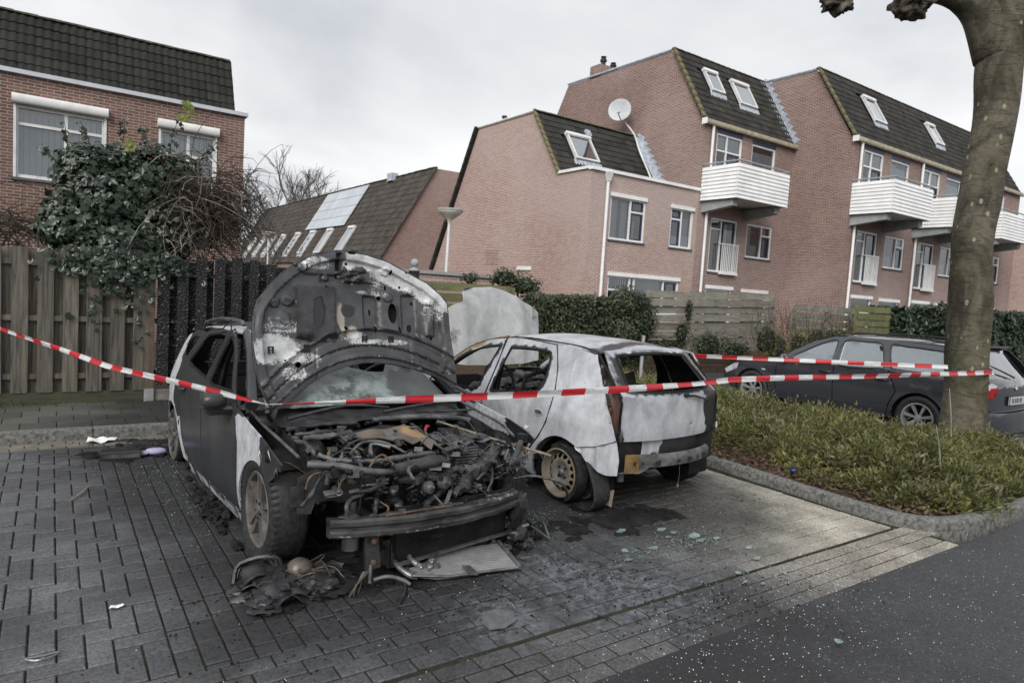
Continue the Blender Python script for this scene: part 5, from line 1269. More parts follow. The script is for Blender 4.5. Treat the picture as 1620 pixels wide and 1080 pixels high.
for s_ in (-1, 1):
    f = side_fn(hwP, s_); fl_ = s_ < 0
    kw = dict(flip=(s_ < 0))
    p = panel('rear_quarter', qout, [], f, M_PALE, PU, .055, att={'soot': lambda u, v: .55*ss(.09, .0, dist_poly(u, v, archP))*ss(.62, .5, v)+.55*ss(.10, 0., abs(u+.62+(v-.65)*.0))*0+.5*ss(.05, 0, dist_poly(u, v, [(-.47, .80), (-.385, 1.0), (-.285, 1.19), (-.385, 1.0)])), 'rust': lambda u, v: .5*ss(.1, 0, math.hypot(u+.52, v-.70))}, **kw)
    d = panel('rear_door', rdoor, [rhole], f, M_PALE, PU, .055, att=satt(rhole, lambda u, v: .28*ss(.5, .3, v)), **kw); edge_bead('window_seal', rhole, lambda u, v: (s_*(hwP(u, v)-.006), u, v), .011, M_SOOT, d)
    # door handle: oval recess with a burnt latch
    hx, hz = .235, .765; ov = [(hx+.052*math.cos(R(a)), hz+.022*math.sin(R(a))) for a in range(0, 360, 20)]
    m = MB().add([(s_*(hwP(*q)+.002), q[0], q[1]) for q in ov], [tuple(range(len(ov)))[::s_]]); hnd = m.build('door_handle', M_DARK, d)
    edge_bead('handle_rim', ov, lambda u, v: (s_*(hwP(u, v)+.002), u, v), .006, M_PALE, hnd); MB().obox((s_*(hwP(hx, hz)+.006), hx+.015, hz), (.006, 0, 0), (0, .022, 0), (0, 0, .008)).build('latch', M_ALU, hnd)
    MB().lump((s_*(hwP(hx, hz)+.006), hx-.025, hz-.002), (.006, .01, .008), 3).build('handle_core', M_RUSTY, hnd)
    d = panel('front_door', fdoor, [fhole], f, M_PALE, PU, .055, att={'soot': satt(fhole, lambda u, v: .28*ss(.5, .3, v))['soot'], 'rust': lambda u, v: .95*ss(.06, .015, dist_poly(u, v, [(1.2, 1.29), (1.45, 1.20), (1.68, 1.05), (1.86, .92), (1.45, 1.21)]))*ss(1.15, 1.3, u)}, **kw); edge_bead('window_seal', fhole, lambda u, v: (s_*(hwP(u, v)-.006), u, v), .011, M_SOOT, d)
    hx, hz = 1.245, .755; ov = [(hx+.052*math.cos(R(a)), hz+.024*math.sin(R(a))) for a in range(0, 360, 20)]
    MB().add([(s_*(hwP(*q)+.002), q[0], q[1]) for q in ov], [tuple(range(len(ov)))[::s_]]).build('door_handle', M_DARK, d)
    lk = [(1.165+.014*math.cos(R(a)), .66+.02*math.sin(R(a))) for a in range(0, 360, 30)]; MB().add([(s_*(hwP(*q)+.003), q[0], q[1]) for q in lk], [tuple(range(len(lk)))[::s_]]).build('door_lock', M_SOOT, d)
    panel('front_wing', fend, [], f, M_PALE, PU, .08, **kw)
    for nm_, pl in (('door_gap', rdoor), ('door_gap', fdoor)): edge_bead(nm_, pl, lambda u, v: (s_*(hwP(u, v)-.002), u, v), .0055, M_DARK, PU)
    panel('sill', [(.30, .20), (.46, .236), (1.9, .232), (2.03, .235), (2.03, .15), (.34, .13)], [], f, M_PALE, PU, .09, att={'soot': lambda u, v: .62}, **kw)
    # wheel arch liner
    liner(PU, s_*.77, s_*.50, -.04, .27, .33); liner(PU, s_*.77, s_*.5, 2.42, .27, .33)
# roof with a darker seam, rust stains
roofP = [(-.60, -.16), (-.40, -.215), (0, -.235), (.40, -.215), (.60, -.16), (.612, .3), (.605, .9), (.56, 1.06), (.3, 1.13), (0, 1.15), (-.3, 1.13), (-.56, 1.06), (-.605, .9), (-.612, .3)]
zrP = lambda x, y: 1.338+.052*(1-(x/.62)**2)-.05*clamp((.35-y)/.6)**2-.05*clamp((y-.75)/.4)**2+.004*N(x*3, y*3)
rf = panel('roof', roofP, [], lambda x, y: (x, y, zrP(x, y)), M_PALE, PU, .06, att={'soot': lambda x, y: .16+.25*N(x*3, y*3, 4)+.62*ss(.055, .012, abs(abs(x)-.565))+.5*ss(.14, .04, abs(y+.02+.35*(x-.1)**2)), 'rust': lambda x, y: .62*ss(.11, .02, abs(y-.12+.2*x*x))*ss(-.3, .1, x+.2*N(x*4, y*4))})
for s_ in (-1, 1):
    P = [(s_*.565, y, zrP(.565, y)+.003) for y in (-.16, .1, .4, .7, .95)]; MB().tube(P, .006, 5, sub=3).build('drip_channel', M_SOOT, rf)
    MB().tube([(s_*.60, .98, 1.325), (s_*.625, 1.25, 1.255), (s_*.66, 1.55, 1.12), (s_*.70, 1.92, .90)], [.026, .03, .032, .034], 8, sub=4).build('windscreen_pillar', M_ORANGE if s_ < 0 else M_PALE, PU, 60)
    MB().tube([(s_*.63, .965, 1.30), (s_*.70, .985, .95), (s_*.74, 1.0, .6), (s_*.75, 1.02, .25)], .032, 6, sub=3).build('door_pillar', M_SOOT, PU, 60)
# tailgate
def ytP(x, z):
    y = -.59+.085*(abs(x)/.66)**2.6+.012*math.cos((z-.82)*5)
    if z > 1.0: y += (z-1.0)*1.02+.03*ss(1.0, 1.06, z)
    if z < .74: y += .05*((.74-z)/.12)**2*.4
    return y
tg_o = [(-.60, .645), (-.3, .64), (0, .638), (.3, .64), (.60, .645), (.635, .72), (.655, .86), (.64, 1.0), (.60, 1.18), (.545, 1.325), (.3, 1.35), (0, 1.355), (-.3, 1.35), (-.545, 1.325), (-.60, 1.18), (-.64, 1.0), (-.655, .86), (-.635, .72)]
tg_h = [(-.515, 1.04), (-.25, 1.025), (0, 1.022), (.25, 1.025), (.515, 1.04), (.47, 1.20), (.43, 1.285), (.2, 1.30), (0, 1.303), (-.2, 1.30), (-.43, 1.285), (-.47, 1.20)]
hole1 = [(.19+.016*math.cos(R(a)), .745+.022*math.sin(R(a))) for a in range(0, 360, 40)]
def tg_soot(x, z):
    st_ = .30*ss(.92, 1.0, z)*(.5+N(x*14, z*3, 8))+.22*ss(.72, .65, z)*(.5+N(x*9, z*5, 2))
    e = ss(.37, .45, x+.16*N(x*5, z*5, 3)+.07*N(x*14, z*14, 1))*ss(1.02, .99, z)
    return max(.95*e, .9*ss(.99, 1.02, z)*(.55+.4*ss(.10, .0, dist_poly(x, z, tg_h)))*(0 if z > 1.31 and abs(x) < .5 else 1), .35*ss(.2, .05, math.hypot((x+.02)*1.1, z-.83))+.18*N(x*6, z*3, 5)+st_)
tgp = panel('tailgate', tg_o, [tg_h, hole1], lambda x, z: (x*.97, ytP(x, z), z), M_PALE, PU, .05, att={'soot': tg_soot, 'rust': lambda x, z: .5*ss(1.05, 1.2, z)*(1 if x > .45 else .3)})
edge_bead('rear_window_seal', tg_h, lambda x, z: (x, ytP(x, z)+.008, z), .014, M_SOOT, tgp)
MB().tube([(.06, ytP(.06, .99)-.02, .995), (.16, ytP(.16, .99)-.03, .99), (.36, ytP(.36, .94)-.03, .945)], [.012, .011, .008], 6).build('rear_wiper', M_BLKP, tgp); MB().lump((.06, ytP(.06, 1.)-.012, 1.), (.03, .02, .022), 4).build('wiper_hub', M_BLKP, tgp)
# tall empty tail-light cavities at both corners
for s_ in (-1, 1):
    m = MB(); zs = [.66, .75, .85, .95, 1.05, 1.15, 1.24, 1.30]; A, B = [], []
    for z in zs:
        qy = -.50+(z-.655)*.207 if z < .8 else -.47+(z-.80)*.53
        A.append(Vector((s_*(hwP(qy, z)-.012), qy+.004, z))); tx = .60 if z < .7 else .645-.1*max(0, z-.9)*.9
        B.append(Vector((s_*tx*.985, ytP(tx, z)+.012, z)))
    cols = 5; vs = []
    for a, b in zip(A, B):
        for k in range(cols):
            t_ = k/(cols-1); p = a.lerp(b, t_); p += Vector((-s_*.7, .7, 0))*(.055*math.sin(math.pi*t_)); p += Vector((N(p.x*40, p.z*30), N(p.y*40, p.z*30, 3), 0))*.006; vs.append(p)
    fs = [(i*cols+k, i*cols+k+1, (i+1)*cols+k+1, (i+1)*cols+k) for i in range(len(zs)-1) for k in range(cols-1)]
    if s_ > 0: fs = [f_[::-1] for f_ in fs]
    m.add(vs, fs); m.att['rust'] = [.42+.5*N(v[1]*12, v[2]*12, 2) for v in vs]; cav = m.build('tail_light_cavity', burnt('cavity_crust', (.02, .018, .017), (.075, .06, .055), rust=(.19, .085, .065), scale=14), PU, 60)
    for k in range(9):
        z = U(.7, 1.22); qy = -.46+(z-.80)*.5; p = Vector((s_*(hwP(qy, z)-.035), qy-.015, z))
        MB().lump(p, (U(.012, .026), U(.012, .02), U(.02, .05)), seed=k+s_*3, amp=.6).build('melted_lamp_piece', rnd.choice([M_SOOT, M_SOOT, M_RUSTY, M_ENG2]), cav, 60)
    # bright lip along the cavity
    MB().tube([v+Vector((s_*.004, -.004, 0)) for v in A], .008, 5).build('cavity_lip', M_PALE, cav, 60); MB().tube([v+Vector((0, -.012, 0)) for v in B], .011, 5).build('cavity_lip', M_SOOT, cav, 60)
# panels where the bumper was
def vy(x, z): return -.535+.16*(abs(x)/.66)**2.4+.01*N(x*8, z*8)
val = [(-.68, .40), (-.60, .37), (-.36, .36), (-.2, .43), (.62, .45), (.68, .60), (.63, .637), (0, .632), (-.63, .637), (-.70, .60)]
panel('rear_valance', val, [], lambda x, z: (x, vy(x, z)+.012*math.sin(z*60)*ss(-.45, -.62, x), z), M_PALE, PU, .035, att={'soot': lambda x, z: 1.2*ss(-.28, -.05, x+.25*N(x*7, z*7, 9))+.45*ss(.03, .01, abs(x+.53+.03*N(z*20))), 'rust': lambda x, z: .4*ss(.05, 0, abs(x+.52))})
panel('wing_remnant', [(-.18, .562), (-.24, .562), (-.38, .595), (-.50, .648), (-.52, .50), (-.51, .38), (-.42, .375), (-.33, .44)], [], lambda y, z: (-(hwP(y, z)-.02-.012*math.sin(y*70)), y, z), M_PALE, PU, .035, flip=True, att={'soot': lambda u, v: .22})
bm_ = MB(); n = 20; cs = [(-.03, 0), (-.03, .06), (-.018, .085), (.0, .10), (.012, .09), (.012, .0)]
vs = []
for i in range(n+1):
    x = -.53+1.10*i/n; y = -.60+.15*(abs(x)/.62)**2.2
    for a, b in cs: vs.append((x, y+a, .435+b-.01*(x+.5)))
k = len(cs); bm_.add(vs, [(i*k+j, (i+1)*k+j, (i+1)*k+(j+1) % k, i*k+(j+1) % k) for i in range(n) for j in range(k)]+[tuple(range(k))[::-1], tuple(range(n*k, (n+1)*k))])
bm_.att['soot'] = [.28+.6*N(v[0]*5, v[2]*9) for v in vs]; bm_.att['rust'] = [.2 for v in vs]
beam = bm_.build('bumper_beam', burnt('sooty_beam_metal', (.03, .03, .03), (.12, .12, .118), scale=7, rough=.5), PU, 40)
for x_, w_, h_ in ((-.40, .014, .016), (-.24, .065, .022), (-.02, .028, .016), (.12, .05, .022), (.26, .02, .02), (.36, .055, .024), (.48, .012, .014)):
    y = -.60+.15*(abs(x_)/.62)**2.2-.0312; MB().lathe([(1, 0), (0, 0)], (0, 0, 0), (0, -1, 0), 16).xf(Matrix.Translation((x_, y, .467-.01*(x_+.5))) @ Matrix.Diagonal((w_, 1, h_, 1))).build('beam_slot', M_DARK, beam)
m = MB(); m.obox((-.545, -.575, .482), (.05, -.01, 0), (0, .022, 0), (0, 0, .068)); m.obox((-.545, -.598, .445), (.03, -.006, 0), (0, .01, 0), (0, 0, .028)); br = m.build('crash_bracket', M_ORANGE, beam); MB().lathe([(.02, 0), (0, 0)], (-.548, -.6085, .49), (.2, -1, 0), 12).build('bracket_hole', M_DARK, br)
MB().tube([(.03, -.60, .44), (.035, -.605, .33), (.03, -.60, .24)], .0025, 4).build('hanging_wire', M_ENG2, PU); MB().lump((.03, -.60, .235), (.012, .01, .016), 2).build('melted_drip', M_ENG2, PU)
# floor, seats, dash
MB().box(-.60, .60, -.15, 2.6, .24, .28).build('floor_pan', M_SOOT, PU); MB().box(-.74, .74, 1.95, 2.0, .26, .84).build('bulkhead', M_SOOT, PU)
MB().box(-.62, .62, -.50, -.46, .40, .64).build('boot_wall', M_SOOT, PU)
dsh = MB()
for i in range(26): dsh.lump((U(-.66, .66), U(1.55, 1.9), U(.62, .84)), (U(.05, .14), U(.05, .1), U(.03, .08)), seed=i, amp=.7)
dsh.build('burnt_dashboard', burnt('burnt_dash_crust', (.02, .02, .021), (.09, .092, .095), scale=16, rough=.8, ash=(.4, .41, .43)), PU, 60)
MB().lathe([(.18+.014*math.cos(R(a)), .014*math.sin(R(a))) for a in range(0, 360, 45)], (-.34, 1.42, .86), (0, -1, .45), 28, closed=True).build('steering_wheel', M_SOOT, PU, 60)
def seat(parent, x0, y0, zb=.42, mat=None, tilt=.18, hr=True):
    g = empty('seat_frame', parent=parent); mat = mat or M_SOOT
    for xx in (-.2, .2):
        MB().tube([(x0+xx, y0+.42, zb), (x0+xx, y0, zb), (x0+xx*.95, y0-.05, zb+.12), (x0+xx*.85, y0-.05-tilt*.8, zb+.56)], .016, 6, sub=3).build('frame_side', mat, g, 60)
    MB().tube([(x0-.17, y0-.05-tilt*.8, zb+.56), (x0, y0-.06-tilt*.85, zb+.60), (x0+.17, y0-.05-tilt*.8, zb+.56)], .018, 6, sub=3).build('frame_top', mat, g, 60)
    for k in range(7):
        z = zb+.12+k*.06; P = [(x0-.18+.36*i/12, y0-.06-tilt*.8*(z-zb-.1)/.46+.008*(i % 2), z+.012*math.sin(i*2.2+k)) for i in range(13)]; MB().tube(P, .004, 4).build('spring_wire', M_ENG2, g)
    for k in range(5): MB().tube([(x0-.18, y0+.08*k+.04, zb+.01), (x0, y0+.08*k+.04, zb-.02), (x0+.18, y0+.08*k+.04, zb+.01)], .004, 4).build('spring_wire', M_ENG2, g)
    if hr:
        for xx in (-.06, .06): MB().tube([(x0+xx, y0-.05-tilt*.85, zb+.56), (x0+xx, y0-.06-tilt, zb+.68)], .006, 5).build('headrest_rod', mat, g)
    MB().box(x0-.2, x0+.2, y0-.02, y0+.4, zb-.12, zb-.02).build('seat_base', M_SOOT, g)
seat(PU, -.36, .98); seat(PU, .36, .98)
rs_ = empty('rear_seat_frame', parent=PU)
for z in (.5, .66, .82): MB().tube([(-.55, .12, z), (0, .10, z+.01), (.55, .12, z)], .014, 6).build('frame_bar', M_SOOT, rs_, 60)
for x_ in (-.55, -.2, .2, .55): MB().tube([(x_, .16, .38), (x_, .12, .6), (x_, .06, .9)], .014, 6).build('frame_bar', M_SOOT, rs_, 60)
rub = MB()
for i in range(36): rub.lump((U(-.62, .62), U(-.4, .35), U(.38, .62)), (U(.04, .1), U(.04, .1), U(.03, .07)), seed=i+50, amp=.7)
rub.build('burnt_interior_rubble', M_SOOT, PU, 60)
MB().tube([(-.50, -.15, .95), (-.42, -.2, .70), (-.2, -.1, .66), (.05, -.05, .80)], .009, 5, sub=4).build('dangling_wire', M_RUSTY, PU, 60); MB().tube([(-.46, -.2, 1.2), (-.52, -.2, 1.0), (-.48, -.2, .8)], .01, 5, sub=3).build('dangling_wire', M_RUSTY, PU, 60)
MB().obox((.2, .2, .92), (.17, .02, .02), (-.01, .04, .12), (.0, -.02, .02)).build('bent_seat_panel', M_ENG2, PU)
# raised bonnet, outer skin towards the viewer
hoP = [(-.66, .95), (-.665, 1.25), (-.655, 1.50), (-.54, 1.575), (-.40, 1.632), (-.385, 1.66), (-.375, 1.74), (-.2, 1.785), (.05, 1.805), (.24, 1.77), (.39, 1.71), (.47, 1.66), (.60, 1.615), (.70, 1.565), (.735, 1.52), (.735, 1.25), (.72, .95), (.4, .92), (0, .91), (-.4, .92)]
panel('bonnet', hoP, [], lambda x, z: (x+.12, 2.16-.05*(1-(x/.72)**2)-.035*math.exp(-((abs(x)-.42)/.07)**2)+.13*(z-.95)+.10*clamp((z-1.45)/.35)**2, z), M_HOODP, PU, .05, thick=.02, att={'rust': lambda x, z: .85*ss(-.55, -.68, x+.05*N(x*9, z*5)), 'soot': lambda x, z: .50*ss(.10, .0, math.hypot((x+.53)*.9, (z-1.22)*.5)-.03+.06*N(x*12, z*12))+.46*ss(.60, .72, x+.1*N(x*4, z*4, 2))*ss(1.25, 1.5, z)+.14*N(x*4+2, z*2)})
# wheels
wl1 = empty('wheel', parent=PU); cR = (-.745, -.045, .315); steel(wl1, cR, -1, .19)
# the burnt tyre has come off the bead and slumped behind the rim
m = MB(); n = 30; path = []
slump = [(-.69, -.10, .05), (-.70, -.02, .015), (-.70, -.24, .035), (-.69, -.34, .035), (-.68, -.405, .12), (-.68, -.37, .26), (-.68, -.28, .41), (-.66, -.16, .50), (-.66, -.0, .50), (-.66, .10, .455), (-.66, .17, .36)]
vs = []
cw = [(-.10, .0), (-.095, .012), (-.05, .02), (.0, .02), (.05, .02), (.095, .012), (.10, .0), (.05, -.004), (0, -.004), (-.05, -.004)]
sp = [Vector(p)+Vector((0, 0, .055)) for p in slump[2:]]; PP = []
for i in range(len(sp)-1):
    p0, p1, p2, p3 = sp[max(i-1, 0)], sp[i], sp[i+1], sp[min(i+2, len(sp)-1)]
    for k in range(4):
        t_ = k/4; PP.append(.5*((2*p1)+(p2-p0)*t_+(2*p0-5*p1+4*p2-p3)*t_*t_+(3*p1-p0-3*p2+p3)*t_**3))
PP.append(sp[-1])
for i, p in enumerate(PP):
    d = (PP[min(i+1, len(PP)-1)]-PP[max(i-1, 0)]).normalized(); ax = Vector((1, .12, 0)).normalized(); nn = ax.cross(d).normalized()*-1
    if nn.dot(p-Vector((-.66, -.05, .31))) < 0: nn = -nn
    for a, b in cw: vs.append(p+ax*a+nn*b*1.1)
k = len(cw); m.add(vs, [(i*k+j, i*k+(j+1) % k, (i+1)*k+(j+1) % k, (i+1)*k+j) for i in range(len(PP)-1) for j in range(k)]+[tuple(range(k)), tuple(range((len(PP)-1)*k, len(PP)*k))[::-1]])
m.build('slumped_tyre', M_RUB, wl1, 50)
m = MB().lathe([(.20, -.08), (.235, -.085), (.24, .02), (.205, .045)], cR, (1, 0, 0), 30, a0=R(20), a1=R(200)); m.build('tyre_remains', M_RUB, wl1, 50)
wl2 = empty('wheel', parent=PU); tyre(wl2, (.74, -.04, .33), 1, .275, .19, .17, squash=.0); steel(wl2, (.74, -.04, .33), 1, .18, M_SOOT)
for s_ in (-1, 1):
    w_ = empty('wheel', parent=PU); tyre(w_, (s_*.74, 2.42, .33), s_, .27, .19, .17, tread=False); steel(w_, (s_*.74, 2.42, .33), s_, .18, M_SOOT)
MB().tube([(-.62, -.04, .25), (0, 0, .27), (.62, -.04, .25)], .05, 8).build('rear_axle', M_SOOT, PU, 60)
MB().lathe([(.10, -.03), (.115, -.025), (.115, .025), (.10, .03), (0, .03)], (-.58, -.12, .20), (1, 0, 0), 20, ).build('brake_drum', M_ENG2, PU, 40)
MB().tube([(-.50, -.42, .42), (-.49, -.42, .30)], .03, 8).build('tow_bracket', M_ENG2, PU, 60); MB().obox((-.50, -.33, .14), (.02, 0, -.01), (0, .02, 0), (.01, 0, .07)).build('brick_prop', plain('pale_brick_piece', (.36, .27, .20), .9), PU)
MB().box(-.5, .5, -.42, -.15, .36, .42).build('boot_floor', M_SOOT, PU)
# ------------------------------------------------------------------ dark burnt car with its bonnet up (nose towards the viewer)
BK = empty('burnt_estate_car', (1.90, 4.02, -.10)); BK.rotation_euler = (-R(1.7), 0, R(2.3)); tag(BK, 'dark burnt-out car with open bonnet and exposed charred engine bay', 'car')
BKI = (Matrix.Translation((1.90, 4.02, -.10)) @ BK.rotation_euler.to_matrix().to_4x4()).inverted()
def hwB(y, z):
    w = .895-.11*clamp((-.15-y)/.7)**2-.13*clamp((y-2.55)/.7)**2
    if z < .55: w -= .05*((.55-z)/.3)**2
    if z > .90: w -= .215*((z-.90)/.52)**1.2
    w += .012*math.exp(-((math.hypot(y, z-.33)-.40)/.04)**2)+.012*math.exp(-((math.hypot(y-2.62, z-.33)-.40)/.04)**2)
    return w+.006*math.exp(-((z-.80)/.03)**2)
fdB = [(.475, .30), (.45, .55), (.465, .80), (.565, .965), (.78, 1.10), (1.02, 1.265), (1.25, 1.37), (1.455, 1.405), (1.462, 1.0), (1.462, .6), (1.45, .29), (1.42, .262), (.51, .262)]
fhB = [(.74, 1.03), (.84, 1.09), (1.05, 1.235), (1.25, 1.333), (1.40, 1.362), (1.405, 1.20), (1.405, 1.03), (1.1, 1.02)]
rdB = [(1.475, .29), (1.475, 1.405), (1.75, 1.412), (2.05, 1.388), (2.165, 1.36), (2.355, 1.12), (2.345, 1.04), (2.305, .9), (2.255, .7), (2.19, .5), (2.13, .36), (2.08, .27), (1.50, .262)]
rhB = [(1.53, 1.035), (1.53, 1.365), (1.75, 1.37), (2.02, 1.345), (2.09, 1.31), (2.26, 1.105), (1.9, 1.06)]
quB = [(2.372, 1.125), (2.182, 1.362), (2.5, 1.355), (2.8, 1.30), (3.05, 1.16), (3.2, 1.0), (3.25, .85), (3.2, .64), (3.02, .60)]+arc(2.62, .33, .385, 15, 188, 12)+[(2.20, .262), (2.10, .262), (2.145, .36), (2.205, .5), (2.27, .7), (2.32, .9), (2.36, 1.04)]
qhB = [(2.43, 1.13), (2.29, 1.315), (2.5, 1.31), (2.70, 1.22), (2.66, 1.14)]
flap = [(2.92+.07*math.cos(R(a)), .86+.09*math.sin(R(a))) for a in range(0, 360, 24)]
fwB = [(.462, .28), (.435, .55), (.45, .80), (.55, .955), (.45, .945), (.2, .905), (-.1, .86), (-.30, .81), (-.40, .775), (-.385, .735), (-.33, .735), (-.31, .69), (-.27, .66)]+arc(0, .33, .385, 128, -4, 12)+[(.385, .262)]
for s_ in (-1, 1):
    f = side_fn(hwB, s_); kw = dict(flip=(s_ > 0))
    kw = dict(flip=(s_ < 0))
    d = panel('front_door', fdB, [fhB], f, M_DOOR, BK, .055, att={'ash': lambda u, v: .52*ss(.03, .0, dist_poly(u, v, fdB))*(ss(.33, .27, v)+.4*ss(.52, .47, u)*ss(.6, .8, v)), 'soot': lambda u, v: .3*ss(.06, 0, dist_poly(u, v, fhB))}, **kw); edge_bead('window_seal', fhB, lambda u, v: (s_*(hwB(u, v)-.006), u, v), .012, M_SOOT, d)
    def handle(hy, hz):
        g = MB().tube([(s_*(hwB(hy, hz)+.006), hy-.075, hz-.004), (s_*(hwB(hy, hz)+.034), hy-.05, hz), (s_*(hwB(hy, hz)+.036), hy+.05, hz+.002), (s_*(hwB(hy, hz)+.006), hy+.08, hz+.004)], [.012, .014, .014, .012], 6, sub=3).build('door_handle', M_DOOR, d, 60)
        ov = [(hy+.06*math.cos(R(a)), hz+.028*math.sin(R(a))) for a in range(0, 360, 30)]; MB().add([(s_*(hwB(*q)+.002), q[0], q[1]) for q in ov], [tuple(range(len(ov)))]).build('handle_recess', M_DARK, g)
    handle(1.30, .86)
    for pl in (fdB, rdB): edge_bead('door_gap', pl, lambda u, v: (s_*(hwB(u, v)-.002), u, v), .0055, M_DARK, BK)
    d = panel('rear_door', rdB, [rhB], f, M_DOOR, BK, .055, att={'ash': lambda u, v: .5*ss(.05, 0., dist_poly(u, v, rdB))*ss(1.0, 1.1, v)*0+.45*ss(.04, .0, dist_poly(u, v, [(1.5, .265), (2.08, .27)]))}, **kw); edge_bead('window_seal', rhB, lambda u, v: (s_*(hwB(u, v)-.006), u, v), .012, M_SOOT, d); handle(2.12, .89)
    panel('rear_quarter', quB, [qhB, flap], f, M_WINGW, BK, .055, att={'ash': lambda u, v: .95*ss(2.42, 2.62, u+.5*ss(.95, .6, v)*ss(2.3, 2.2, u)+.08*N(u*6, v*6))*(1-.75*ss(1.05, 1.2, v)*ss(2.75, 2.6, u))+.95*ss(.05, .012, dist_poly(u, v, quB[9:22]))}, **kw)
    panel('front_wing', fwB, [], f, M_WINGW, BK, .045, att={'ash': lambda u, v: (.95-.9*ss(.02, -.14, u+.08*N(u*9, v*9, 2))-.8*ss(.90, .95, v+.05*N(u*8, v*8))*ss(.2, .45, u)), 'rust': lambda u, v: 0}, **kw)
    # ragged edge of lifted paint at the front of the wing
    for k in range(9):
        y, z = U(-.36, -.02), U(.72, .86); p = Vector((s_*(hwB(y, z)+.004), y, z)); MB().add([p+Vector((U(-.002, .002), U(-.04, .04), U(-.03, .03))) for _ in range(3)]+[p+Vector((s_*.012, U(-.03, .03), U(-.02, .03)))], [(0, 1, 2), (0, 2, 3)]).build('paint_flake', rnd.choice([M_WHITE2, M_ALU, M_SOOT]), BK)
    panel('sill', [(.40, .258), (2.17, .258), (2.14, .17), (.46, .17)], [], f, M_WINGW, BK, .08, att={'ash': lambda u, v: .52+.3*N(u*5, v*5)}, **kw)
    liner(BK, s_*.85, s_*.55, 2.62, .36, .40); liner(BK, s_*.85, s_*.62, 0, .38, .39, -10, 125)
    MB().tube([(s_*.625, 1.27, 1.405), (s_*.67, 1.0, 1.285), (s_*.735, .72, 1.10), (s_*.79, .50, .965)], [.03, .033, .036, .04], 8, sub=4).build('windscreen_pillar', M_DOOR, BK, 60)
    MB().tube([(s_*.66, 1.46, 1.38), (s_*.76, 1.47, 1.0), (s_*.79, 1.47, .3)], .035, 6, sub=3).build('door_pillar', M_SOOT, BK, 60)
    MB().tube([(s_*.60, 1.45, 1.455), (s_*.60, 1.55, 1.482), (s_*.605, 2.1, 1.482), (s_*.60, 2.65, 1.43), (s_*.595, 2.75, 1.395)], .016, 6, sub=4).build('roof_rail', M_ENG2, BK, 60)
MB().add([(-.895-.0, 2.92+.062*math.cos(R(a)), .86+.08*math.sin(R(a))) for a in range(0, 360, 24)], [tuple(range(15))]).build('fuel_flap_recess', M_DARK, BK).location.x = .05
roB = [(-.61, 1.27), (-.3, 1.22), (0, 1.20), (.3, 1.22), (.61, 1.27), (.625, 1.6), (.615, 2.4), (.57, 2.85), (.3, 2.95), (0, 2.97), (-.3, 2.95), (-.57, 2.85), (-.615, 2.4), (-.625, 1.6)]
panel('roof', roB, [], lambda x, y: (x, y, 1.40+.065*(1-(x/.63)**2)-.05*clamp((y-2.2)/.75)**2-.04*clamp((1.55-y)/.35)**2), M_WINGW, BK, .08, att={'ash': lambda x, y: .62*ss(-.40, -.62, x+.1*N(x*5, y*3))+.2*N(x*3, y*3)})
# door mirror, burnt yellow foam hanging inside
mi = MB(); vs = []
for sx, (dy_, dz_, o_) in enumerate(((.0, .0, 0.), )): pass
mi.lump((-.985, .66, .985), (.085, .045, .055), 7, .04, 1.0, 3); mi.v = [(-.985+max(-.075, min(.075, v[0]+.985)), v[1], .985+max(-.045, min(.05, v[2]-.985))) for v in mi.v]; mo = mi.build('door_mirror', M_DOOR, BK, 60); MB().obox((-.985, .725, .985), (.075, 0, 0), (0, .006, 0), (0, 0, .05)).build('mirror_face', M_ENG2, mo)
MB().tube([(-.93, .66, .925), (-.86, .64, .915), (-.80, .62, .93)], [.03, .035, .03], 6).build('mirror_arm', M_DOOR, mo, 60); MB().obox((-.93, .63, .917), (.10, 0, 0), (0, .05, 0), (0, 0, .014)).build('mirror_base', M_SOOT, mo)
MB().lump((-.72, .80, 1.08), (.03, .05, .06), 3, .5, 3., 3).build('scorched_foam', plain('yellow_scorched_foam', (.18, .15, .06), .95, .5, 30, bump=.01), BK, 60)
# interior
MB().box(-.74, .74, .5, 3.1, .24, .28).build('floor_pan', M_SOOT, BK); seat(BK, -.38, 1.72, .46, None, .2); seat(BK, .38, 1.72, .46, None, .2)
for s_ in (-1, 1): pass
d_ = MB()
for i in range(24): d_.lump((U(-.7, .7), U(.62, .95), U(.72, .92)), (U(.06, .15), U(.05, .1), U(.03, .07)), seed=i+9, amp=.6)
d_.build('burnt_dashboard', M_SOOT, BK, 60)
MB().lathe([(.18+.015*math.cos(R(a)), .015*math.sin(R(a))) for a in range(0, 360, 45)], (.36, 1.02, 1.02), (0, 1, .5), 28, closed=True).build('steering_wheel', M_ENG2, BK, 60)
rs_ = empty('rear_seat_frame', parent=BK)
for z in (.55, .75, .95): MB().tube([(-.58, 2.55, z), (0, 2.57, z), (.58, 2.55, z)], .02, 6).build('frame_bar', M_SOOT, rs_, 60)
for x_ in (-.58, -.2, .2, .58): MB().tube([(x_, 2.5, .4), (x_, 2.6, 1.05)], .02, 6).build('frame_bar', M_SOOT, rs_, 60)
tgB = [(-.6, .6), (.6, .6), (.66, .9), (.58, 1.3), (-.58, 1.3), (-.66, .9)]
panel('tailgate', tgB, [[(-.5, 1.0), (.5, 1.0), (.45, 1.25), (-.45, 1.25)]], lambda x, z: (x, 3.3-.1*(abs(x)/.66)**2-max(0, z-.95)*.8, z), M_WINGW, BK, .09)
